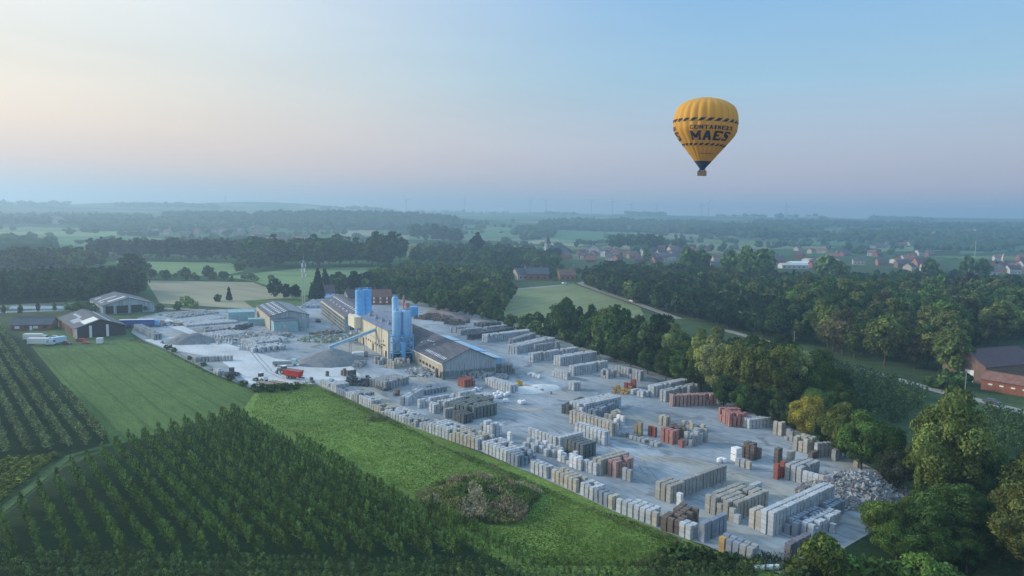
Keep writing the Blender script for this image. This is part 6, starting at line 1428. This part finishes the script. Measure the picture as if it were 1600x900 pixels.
chunks('scattered_goods', 'machine parts and timber behind the blue lorry', G(255, 508)[:2], 16, 6, .6, 20, 200, (.6, 1.8), [(.4, .42, .44), (.3, .15, .1), (.5, .5, .48), (.15, .16, .17)], M_blk, 17)

# ------------------------------------------------------------------ village
HM = {}
M_vwhite = mat('weathered_render', (.50, .50, .48), .9, noise_amt=.15, scale=.6)
def house_mesh(v):
    if v in HM: return HM[v]
    r = random.Random(v); L_, W_, E_, Rg = r.uniform(10, 15), r.uniform(8, 10), r.uniform(3, 5.4), 0; Rg = E_ + r.uniform(3, 4.2)
    wm = [M_brick, M_vwhite, M_brown, M_tanw, M_orange, M_vwhite][v % 6]; rm = [M_tile, M_red, M_tile, M_slate, M_red, M_tile, M_slate][v % 7]
    b = MB(); x, y = L_ / 2, W_ / 2
    b.add([(-x, -y, -.5), (x, -y, -.5), (x, y, -.5), (-x, y, -.5), (-x, -y, E_), (x, -y, E_), (x, y, E_), (-x, y, E_), (-x, 0, Rg), (x, 0, Rg)], [(0, 1, 5, 4), (2, 3, 7, 6), (1, 2, 6, 9, 5), (3, 0, 4, 8, 7)], 0)
    o = .4; b.add([(-x - o, -y - o, E_ - .25), (x + o, -y - o, E_ - .25), (x + o, 0, Rg + .15), (-x - o, 0, Rg + .15), (x + o, y + o, E_ - .25), (-x - o, y + o, E_ - .25)], [(0, 1, 2, 3), (3, 2, 4, 5)], 1)
    b.box(x * .4, x * .4 + .9, -.4, .4, Rg - .6, Rg + 1.0, 0)
    for i in range(3): b.box(-x * .6 + i * x * .6 - .6, -x * .6 + i * x * .6 + .6, -y - .05, -y + .02, 1.0, 2.3, 2)
    b.box(x - .02, x + .05, -1.2, 1.2, 1.0, 2.2, 2); b.box(x - .02, x + .05, -.5, .5, E_, E_ + 1, 2)
    HM[v] = b.mesh('house', [wm, rm, M_glass]); return HM[v]
RN = ['dark tiled', 'red roofed', 'dark tiled', 'slate roofed', 'red roofed', 'dark tiled', 'slate roofed']; WN = ['red brick', 'white', 'brown brick', 'tan', 'orange brick', 'white']
hr_ = random.Random(3)
def hs(px, py, where, v=None, s=1.0, a=None, shape_='house'):
    v = hr_.randrange(42) if v is None else v; p = GT(px, py)
    o = link('house', house_mesh(v), None, p, R(hr_.uniform(-40, 60) if a is None else a)); o.scale = (s * 1.15, s * 1.15, s * 1.15)
    lb_ = f'{WN[v % 6]} {RN[v % 7]} house ' + ((where if where.startswith(('by', 'half', 'left of the road', 'between', 'with', 'beside the small')) else '') or place_words(p))
    while lb_ in SEEN: lb_ = lb_.replace(' house ', ' smaller house ', 1) if 'behind' in lb_ else lb_.replace(' house ', ' house behind another, ', 1)
    SEEN[lb_] = 1; tag(o, lb_, 'house', f'{WN[v % 6]} {RN[v % 7]} houses {where}')
for i in range(46): hs(hr_.uniform(905, 1085), hr_.uniform(388, 412), 'in the village beyond the dark plantation')
for i in range(20): hs(hr_.uniform(1095, 1290), hr_.uniform(392, 425), 'in the village middle behind the tall trees')
for i in range(22): hs(hr_.uniform(1290, 1480), hr_.uniform(398, 425), 'in the village part right of the tall trees')
for i in range(14): hs(hr_.uniform(1540, 1610), hr_.uniform(402, 430), 'at the right edge of the village')
for i in range(14): hs(hr_.uniform(1360, 1420), hr_.uniform(384, 389), 'in the far hamlet above the village')
for i in range(18): hs(hr_.uniform(640, 800), hr_.uniform(392, 404), 'near the monastery left of the church')
for i in range(22): hs(hr_.uniform(200, 420), hr_.uniform(354, 372), 'in the hazy hamlet far at left', None, 1.3)
for i in range(10): hs(hr_.uniform(20, 200), hr_.uniform(342, 350), 'on the hazy rise at the far left', None, 1.8)
for i in range(10): hs(hr_.uniform(400, 480), hr_.uniform(372, 380), 'in the hazy hamlet left of the big clump', None, 1.2)
for i in range(10): hs(hr_.uniform(1250, 1600), hr_.uniform(360, 370), 'scattered on the far right plain', None, 1.5)
hs(884, 439, 'by the road junction, with a wide hipped roof', 4, 1.25, 15); hs(838, 437, 'left of the road junction among hedges', 6, 1.3, 10); hs(815, 438, 'half hidden in gardens left of the junction', 3, 1.2, 30)
hs(858, 416, 'between the church and the junction', 0, 1.2, 10); hs(885, 405, 'with a bright roof right of the church', 4, 1.2, 60); hs(1102, 423, 'half hidden left of the white villa', 4, 1.3, 0); hs(930, 396, 'with a pale gable at the village centre', 1, 1.5, 70)
hs(1440, 420, 'with long wings at the right part of the village', 28, 1.6, 0); hs(1565, 425, 'beside the small spire at the right edge', 2, 1.5, 40)
p = GT(1122, 424); e = thing('white_villa', 'white cubic villa with dark window band rising between the trees', 'villa', p, R(10)); b = MB(); b.box(-6, 6, -4, 4, 0, 3.2); b.build('ground_floor', M_white, e); b = MB(); b.box(-7.5, 5, -4.6, 3.4, 3.21, 7.4); b.build('upper_floor', M_white, e)
for x in (-4.5, .8): b = MB(); b.box(x - 1.9, x + 1.9, -4.66, -4.6, 4.2, 6.4); b.build('window', M_glass, e)
b = MB(); b.box(-7.9, 5.4, -4.9, 3.8, 7.41, 7.7); b.build('roof', M_slate, e)
for (px, py, Lh, Wh, lb, m1) in ((1240, 417, 60, 18, 'long white roofed supermarket hall before the village trees', M_white), (1222, 421, 34, 14, 'lower white flat roofed hall in front of the supermarket', M_vwhite), (1265, 412, 46, 20, 'cream long industrial hall behind the supermarket', M_tanw), (1400, 412, 46, 16, 'long red roofed farm range right of the village middle', M_red), (940, 400, 50, 16, 'long flat pale school building in the village', M_conc), (720, 398, 46, 15, 'white monastery wing with long roof', M_white)):
    p = GT(px, py); e = building('village_hall', lb, 'hall', (p.x, p.y), hr_.uniform(-6, 12), Lh, Wh, 4.5, 6.5, M_vwhite, m1, .3)
    for i in range(int(Lh / 6)): pane(e, 3 + i * 6, -.05, 2.2, 2.4, .12, 1.4, M_glass)
# church
p = GT(855, 404); ch = thing('church', 'grey stone village church with a pointed tower', 'church', p, R(25))
b = MB(); b.box(4, 30, -6, 6, -.5, 9); b.add([(4, -6.5, 8.9), (30, -6.5, 8.9), (30, 0, 16), (4, 0, 16), (30, 6.5, 8.9), (4, 6.5, 8.9)], [(0, 1, 2, 3), (3, 2, 4, 5)], 1); b.add([(30.02, -6, 9), (30.02, 6, 9), (30.02, 0, 15.6)], [(0, 1, 2)], 0); b.build('nave', [M_conc, M_slate], ch)
b = MB(); b.box(-3.2, 3.2, -3.2, 3.2, -.5, 21); b.build('tower', M_conc, ch); b = MB(); b.add([(-3.6, -3.6, 21), (3.6, -3.6, 21), (3.6, 3.6, 21), (-3.6, 3.6, 21), (0, 0, 35)], [(0, 1, 4), (1, 2, 4), (2, 3, 4), (3, 0, 4), (0, 3, 2, 1)]); b.build('spire', M_slate, ch)
for k in range(4): b = MB(); b.cbox((3.25 * math.cos(k * math.pi / 2), 3.25 * math.sin(k * math.pi / 2), 17.5), (1.2 if k % 2 else .15, .15 if k % 2 else 1.2, 3)); b.build('louvre', M_dark, ch)
p = GT(1566, 420); ch = thing('chapel', 'small chapel with a thin pale spire at the right edge of the village', 'chapel', p, R(10)); b = MB(); b.box(-9, 9, -4, 4, -.5, 6); b.add([(-9.3, -4.4, 5.9), (9.3, -4.4, 5.9), (9.3, 0, 10), (-9.3, 0, 10), (9.3, 4.4, 5.9), (-9.3, 4.4, 5.9)], [(0, 1, 2, 3), (3, 2, 4, 5)], 1); b.build('nave', [M_brown, M_tile], ch)
b = MB(); b.box(-1.6, 1.6, -1.6, 1.6, 6, 13); b.add([(-1.8, -1.8, 13), (1.8, -1.8, 13), (1.8, 1.8, 13), (-1.8, 1.8, 13), (0, 0, 21)], [(0, 1, 4), (1, 2, 4), (2, 3, 4), (3, 0, 4)]); b.build('spire', M_tanw, ch)

# ------------------------------------------------------------------ wind turbines on the skyline
tr_ = random.Random(8)
TW = [(353, 306, 'first wind turbine from the left, far from the others'), (635, 306, 'wind turbine left of centre above the ridge wood'), (726, 306, 'wind turbine right of the ridge wood'), (828, 308, 'left one of the pair near centre'), (853, 307, 'right one of the pair near centre'), (924, 309, 'turbine right of the centre pair, fainter one'), (957, 309, 'sharper turbine left of the balloon'), (986, 315, 'small distant turbine left of the balloon'), (1026, 314, 'turbine just left of the balloon'), (1096, 315, 'fainter turbine under the balloon'), (1107, 312, 'clearer turbine under the balloon'), (1229, 316, 'faint turbine right of the balloon')]
M_turb = mat('turbine_white', (.16, .18, .20), .6)
for px, pt, lb in TW:
    d = ray(px, 330); d = Vector((d.x, d.y, 0)).normalized(); D = 5300; x, y = d.x * D, d.y * D; z = hgt(x, y)
    dd = ray(px, pt); top = CAMH + dd.z * D / math.hypot(dd.x, dd.y); Ht = (top - z) * .80; bl = Ht * .42
    e = thing('wind_turbine', lb if 'turbine' in lb else 'wind turbine, ' + lb, 'wind turbine', (x, y, z - 2), math.atan2(-d.x, d.y) + tr_.uniform(-.5, .5))
    b = MB(); b.tube((0, 0, 0), (0, 0, Ht), 3.0, 1.8, 10); b.build('tower', M_turb, e); b = MB(); b.box(-1.8, 1.8, -4, 5, Ht - 1.6, Ht + 2.2); b.build('nacelle', M_turb, e)
    b = MB(); b.lathe([(0, -1), (1.5, -.5), (1.8, 1), (1.8, 2)], 10); h_ = b.build('hub', M_turb, e, (0, -4.5, Ht)); h_.rotation_euler = (R(90), 0, 0)
    a0 = tr_.uniform(0, 2)
    for k in range(3):
        b = MB(); a = a0 + k * 2.094; c, s = math.sin(a), math.cos(a); P = lambda t, w_, q: (c * t + s * w_, q, s * t - c * w_)
        b.add([P(1, -1, -.4), P(1, 1, -.4), P(bl * .25, 2.6, -.3), P(bl, .5, 0), P(bl, -.3, 0), P(bl * .25, -1.4, -.3), P(1, -1, .4), P(1, 1, .4), P(bl * .25, 2.6, .3), P(bl, .5, .2), P(bl, -.3, .2), P(bl * .25, -1.4, .3)],
              [(0, 1, 2, 5), (5, 2, 3, 4), (6, 11, 8, 7), (11, 10, 9, 8), (0, 6, 7, 1), (1, 7, 8, 2), (2, 8, 9, 3), (3, 9, 10, 4), (4, 10, 11, 5), (5, 11, 6, 0)])
        b.build('blade', M_turb, e, (0, -5.4, Ht))

# ------------------------------------------------------------------ hot-air balloon
def balloon():
    D = 198.0; d = ray(1103, 205); d = d / math.hypot(d.x, d.y); base = Vector((d.x * D, d.y * D, 0))
    zt = CAMH + ray(1102, 152.5).z / math.hypot(ray(1102, 152.5).x, ray(1102, 152.5).y) * D
    s = 15.75 / 607.0                      # metres per measured unit, envelope width 607 units
    prof = [(0, 0), (60, 4), (100, 13), (150, 26), (185, 38), (222, 58), (252, 78), (272, 102), (286, 128), (300, 175), (307, 228), (306, 275), (300, 328), (280, 368), (251, 408), (225, 443), (197, 478), (168, 515), (140, 548), (110, 587), (82, 623), (50, 660), (22, 700)]
    e = thing('hot_air_balloon', 'orange yellow hot-air balloon with black dashes and lettering floating over the wood', 'hot-air balloon', (base.x, base.y, zt))
    e.rotation_euler = (0, R(1.6), math.atan2(-d.x, d.y))     # local -Y faces the camera
    my = bpy.data.materials.new('envelope_fabric'); my.use_nodes = True; t = my.node_tree; bs = t.nodes['Principled BSDF']; bs.inputs['Roughness'].default_value = .6
    bs.inputs['Base Color'].default_value = (.86, .46, .07, 1); bs.inputs['Specular IOR Level'].default_value = .25
    tl = t.nodes.new('ShaderNodeBsdfTranslucent'); tl.inputs[0].default_value = (.9, .45, .05, 1); mxs = t.nodes.new('ShaderNodeMixShader'); mxs.inputs[0].default_value = .3
    t.links.new(bs.outputs[0], mxs.inputs[1]); t.links.new(tl.outputs[0], mxs.inputs[2]); t.links.new(mxs.outputs[0], t.nodes['Material Output'].inputs[0])
    mk = mat('navy_print', (.018, .022, .045), .7); NG = 24
    pr = [(r * s, -z * s) for r, z in prof]
    zz = [p[1] for p in pr][::-1]; rr_ = [p[0] for p in pr][::-1]
    def rad(z): return float(np.interp(z, zz, rr_))
    def surf(a, z, lift=0.0):
        r = rad(z); ph = (a * NG / (2 * math.pi)) % 1.0; bul = .045 * math.sin(math.pi * ph) * min(1.0, r / 3)
        r = r * (1 + bul - .022) + lift; return (r * math.sin(a), -r * math.cos(a), z)
    # gores, each a panel of its own
    zs = []
    for i in range(len(pr) - 1):
        zs += [pr[i][1] * (1 - k / 2) + pr[i + 1][1] * k / 2 for k in range(2)]
    zs.append(pr[-1][1]); K = 6
    body = MB(); n = NG * K; vs = [surf(2 * math.pi * i / n, z) for z in zs for i in range(n)]
    body.add(vs, [(k * n + i, (k + 1) * n + i, (k + 1) * n + (i + 1) % n, k * n + (i + 1) % n) for k in range(len(zs) - 1) for i in range(n)], 0, True); env = body.build('envelope', my, e)
    tp = MB()
    for i in range(NG):
        a = 2 * math.pi * i / NG
        P = [Vector(surf(a, z, .012)) for z in zs[::2]]
        for q in range(len(P) - 1): tp.tube(P[q], P[q + 1], .02, n=3, caps=False)
    tp.build('seam_tape', mat('seam_tape', (.50, .24, .04), .7), env)
    def patch(b, pts, lift, nx=3):
        """quad given as (azimuth, z) corners, bent onto the fabric"""
        m = 6; vs = []
        for i in range(m + 1):
            for j in range(nx + 1):
                u, v = i / m, j / nx; a = (pts[0][0] * (1 - u) + pts[1][0] * u) * (1 - v) + (pts[3][0] * (1 - u) + pts[2][0] * u) * v
                z = (pts[0][1] * (1 - u) + pts[1][1] * u) * (1 - v) + (pts[3][1] * (1 - u) + pts[2][1] * u) * v; vs.append(surf(a, z, lift))
        b.add(vs, [(i * (nx + 1) + j, i * (nx + 1) + j + 1, (i + 1) * (nx + 1) + j + 1, (i + 1) * (nx + 1) + j) for i in range(m) for j in range(nx)])
    Z = lambda u: -u * s
    for (z0, z1, cnt, sl) in ((230, 262, 24, .13), (460, 482, 24, .11)):
        for i in range(cnt):
            a = 2 * math.pi * i / cnt + .05; w_ = .155
            b = MB(); patch(b, [(a - .05, Z(z1)), (a - .05 + w_, Z(z1)), (a + sl - .05 + w_, Z(z0)), (a + sl - .05, Z(z0))], .03); b.build('printed_dash', mk, e)
    # slab letters as strokes on a 0..1 box: (x0,y0,x1,y1,width)
    w = .33
    LT_ = {
     'C': [(.9, .78, .9, .98, .18), (.88, .9, .3, .95, .2), (.3, .95, .1, .7, w), (.1, .75, .1, .25, w), (.1, .3, .3, .07, w), (.3, .08, .9, .12, .2), (.9, .08, .9, .26, .17)],
     'O': [(.25, .92, .75, .92, .18), (.75, .93, .9, .7, w), (.9, .75, .9, .25, w), (.9, .3, .75, .07, w), (.75, .08, .25, .08, .18), (.25, .07, .1, .3, w), (.1, .25, .1, .75, w), (.1, .7, .25, .93, w)],
     'N': [(.18, 0, .18, 1, w), (.18, .95, .82, .05, w), (.82, 0, .82, 1, w), (0, .06, .38, .06, .17), (0, .94, .3, .94, .17), (.64, .94, 1, .94, .17)],
     'T': [(.02, .9, .98, .9, .2), (.5, 0, .5, .9, w), (.3, .06, .7, .06, .17), (.06, .7, .06, .95, .17), (.94, .7, .94, .95, .17)],
     'A': [(.16, 0, .5, 1, w), (.84, 0, .5, 1, w), (.3, .32, .7, .32, .19), (0, .06, .34, .06, .17), (.66, .06, 1, .06, .17)],
     'I': [(.5, 0, .5, 1, w * 1.6), (.15, .06, .85, .06, .17), (.15, .94, .85, .94, .17)],
     'E': [(.2, 0, .2, 1, w), (.05, .92, .9, .92, .21), (.2, .5, .72, .5, .19), (.05, .08, .92, .08, .21), (.9, .7, .9, .98, .17), (.92, .02, .92, .3, .17)],
     'R': [(.2, 0, .2, 1, w), (.05, .92, .7, .92, .21), (.7, .95, .85, .72, w), (.85, .75, .7, .47, w), (.7, .5, .2, .5, .19), (.5, .5, .85, .04, w), (0, .06, .4, .06, .17), (.7, .06, 1, .06, .17)],
     'S': [(.88, .72, .88, .98, .17), (.86, .9, .3, .93, .18), (.3, .95, .13, .72, w), (.13, .74, .85, .32, w), (.85, .32, .7, .06, w), (.7, .08, .12, .1, .18), (.12, .02, .12, .3, .17)],
     'M': [(.15, 0, .15, 1, .27), (.17, .95, .5, .25, .3), (.5, .25, .83, .95, .3), (.85, 0, .85, 1, .27), (0, .06, .3, .06, .17), (.7, .06, 1, .06, .17), (0, .94, .24, .94, .17), (.76, .94, 1, .94, .17)]}
    def text(wd, a0, a1, zt_, zb, gap=.16, narrow=('I',), nm='letter'):
        ws = [.62 if c in narrow else (1.22 if c == 'M' else 1.0) for c in wd]; tot = sum(ws) + gap * (len(wd) - 1); x = 0
        for c, cw in zip(wd, ws):
            b = MB(); la = a0 + (a1 - a0) * x / tot; lb = a0 + (a1 - a0) * (x + cw) / tot
            for q, (x0, y0, x1, y1, sw) in enumerate(LT_[c]):
                asp = abs(lb - la) * rad((zt_ + zb) / 2) / abs(zt_ - zb); dx, dy = (x1 - x0) * asp, (y1 - y0); ln = math.hypot(dx, dy) or 1; nx_, ny_ = -dy / ln * sw / 2, dx / ln * sw / 2
                f_ = lambda X, Y: (la + (lb - la) * X, zb + (zt_ - zb) * Y)
                k_ = .75
                patch(b, [f_(x0 + nx_ / asp * k_ ** 0, y0 + ny_), f_(x1 + nx_ / asp, y1 + ny_), f_(x1 - nx_ / asp, y1 - ny_), f_(x0 - nx_ / asp, y0 - ny_)], .03 + q * .004, 2)
            b.build(nm, mk, e); x += cw + gap
    for c0 in (R(14), R(14 - 120), R(14 + 120)):
        text('CONTAINERS', c0 - R(42), c0 + R(42), Z(300), Z(336)); text('MAES', c0 - R(44), c0 + R(44), Z(352), Z(432), .12)
        text('CONTAINERSMAES', c0 - R(30), c0 + R(30), Z(548), Z(556), .2, nm='small_letter')
    # scoop, frame, basket
    r0, z0 = rad(Z(700)), Z(622); sk = MB(); n = 36; zk = [Z(622), Z(655), Z(690), Z(708)]; vs = []
    for j, z in enumerate(zk):
        for i in range(n):
            a = 2 * math.pi * i / n; cut = max(0, math.sin(a - R(20))) ** 3; zb = z - (Z(622) - z) * 0 + (cut * (Z(622) - z) * .72)
            r = (rad(max(zb, Z(700))) if zb > Z(700) else r0 - (Z(700) - zb) * .9) + .05; vs.append((r * math.sin(a), -r * math.cos(a), zb))
    sk.add(vs, [(k * n + i, (k + 1) * n + i, (k + 1) * n + (i + 1) % n, k * n + (i + 1) % n) for k in range(len(zk) - 1) for i in range(n)], 0, True)
    r1 = .5; zs2 = Z(708)
    vs = [(r0 * .93 * math.sin(2 * math.pi * i / n), -r0 * .93 * math.cos(2 * math.pi * i / n), zs2 + .3) for i in range(n)] + [(r1 * math.sin(2 * math.pi * i / n), -r1 * math.cos(2 * math.pi * i / n), zs2 - .05) for i in range(n)]
    sk.add(vs, [(i, n + i, n + (i + 1) % n, (i + 1) % n) for i in range(n) if math.sin(2 * math.pi * i / n - R(20)) < .55], 0, True)
    sk.build('scoop', mat('navy_fabric', (.035, .065, .12), .8), e)
    zb = Z(760); bt = thing('basket', 'brown wicker basket', 'part'); del bt['category']; del bt['label']; bt.parent = e; bt.location = (0, 0, 0)
    b = MB(); b.box(-1.15, 1.15, -.75, .75, zb - .05, zb + .08); b.box(-1.15, 1.15, -.75, -.68, zb, zb + .95); b.box(-1.15, 1.15, .68, .75, zb, zb + .95); b.box(-1.15, -1.08, -.679, .679, zb, zb + .95); b.box(1.08, 1.15, -.679, .679, zb, zb + .95)
    b.build('wicker', mat('wicker', (.36, .22, .13), .9, noise_amt=.3, scale=6, stretch=(1, 1, 4)), bt)
    b = MB(); b.box(-1.2, 1.2, -.8, .8, zb + .951, zb + 1.06); b.build('rim', mat('leather_rim', (.10, .06, .045), .8), bt)
    b = MB()
    for x in (-1.0, 1.0):
        for y in (-.6, .6): b.tube((x, y, zb + 1.05), (x * .45, y * .6, zb + 1.75), .035, n=5); b.tube((x * .45, y * .6, zb + 1.75), (x * .5, y * .8, zs2 + .3), .02, n=4)
    b.tube((-.5, -.2, zb + 1.75), (.5, -.2, zb + 1.75), .05, n=5); b.tube((-.2, 0, zb + 1.6), (-.2, 0, zb + 2.1), .13, n=8); b.tube((.2, 0, zb + 1.6), (.2, 0, zb + 2.1), .13, n=8); b.build('burner', M_steel, e)
    return e, zb
BAL, ZB = balloon()
def person(label, lx, ly, shirt, skin=(.45, .28, .20), arm=False):
    M = BAL.matrix_basis; w = M @ Vector((lx, ly, ZB + .08)); e = thing('person', label, 'person', w, BAL.rotation_euler[2])
    sk = {'pelvis': (0, 0, .92), 'chest': (0, .02, 1.28), 'neck': (0, 0, 1.48), 'head': (0, -.02, 1.60), 'top': (0, -.01, 1.72)}
    V = [(0, 0, .92), (0, .02, 1.15), (0, .02, 1.36), (0, 0, 1.49), (0, -.02, 1.60), (0, -.01, 1.70), (.17, 0, 1.42), (.24, -.05, 1.15), (.20, -.28, 1.02), (-.17, 0, 1.42), (-.24, -.05, 1.15), (-.20, -.28, 1.02), (.09, 0, .88), (.10, -.02, .48), (.10, 0, .06), (-.09, 0, .88), (-.10, -.02, .48), (-.10, 0, .06), (.10, -.14, .03), (-.10, -.14, .03)]
    E_ = [(0, 1), (1, 2), (2, 3), (3, 4), (4, 5), (2, 6), (6, 7), (7, 8), (2, 9), (9, 10), (10, 11), (0, 12), (12, 13), (13, 14), (0, 15), (15, 16), (16, 17), (14, 18), (17, 19)]
    Rd = [.14, .13, .15, .055, .095, .07, .07, .048, .035, .07, .048, .035, .09, .065, .045, .09, .065, .045, .035, .035]
    me = bpy.data.meshes.new('body'); me.from_pydata(V, E_, []); o = link('body', me, e); me.materials.append(mat('shirt', shirt, .9))
    md = o.modifiers.new('skin', 'SKIN')
    for i, r in enumerate(Rd): me.skin_vertices[0].data[i].radius = (r, r * .8)
    me.skin_vertices[0].data[0].use_root = True; sb = o.modifiers.new('sub', 'SUBSURF'); sb.levels = sb.render_levels = 1
    b = MB(); b.lathe([(0, 1.52), (.07, 1.54), (.095, 1.61), (.09, 1.68), (.05, 1.735), (0, 1.745)], 10, c=(0, -.02)); b.build('head', mat('skin', skin, .7), e)
    b = MB(); b.lathe([(.10, 1.64), (.10, 1.70), (.06, 1.755), (0, 1.765)], 10, c=(0, 0)); b.build('hair', mat('hair', (.06, .04, .03), .9), e)
person('person in a dark jacket at the left of the balloon basket', -.6, -.25, (.05, .06, .09)); person('person in a pale shirt in the middle of the balloon basket', 0, .2, (.55, .5, .45)); person('person in a red top at the right of the balloon basket', .6, -.2, (.35, .08, .07))

# ------------------------------------------------------------------ haze
def haze():
    b = MB(); b.box(-8200, 8200, -400, 8800, -1.5, HAZE_TOP)
    m = bpy.data.materials.new('haze'); m.use_nodes = True; t = m.node_tree; t.nodes.clear()
    v = t.nodes.new('ShaderNodeVolumePrincipled'); v.inputs['Color'].default_value = (.58, .79, .98, 1); v.inputs['Density'].default_value = HAZE_DENSITY; v.inputs['Anisotropy'].default_value = 0.5
    o = t.nodes.new('ShaderNodeOutputMaterial'); t.links.new(v.outputs[0], o.inputs['Volume']); tag(b.build('haze', m), kind='stuff')
haze()
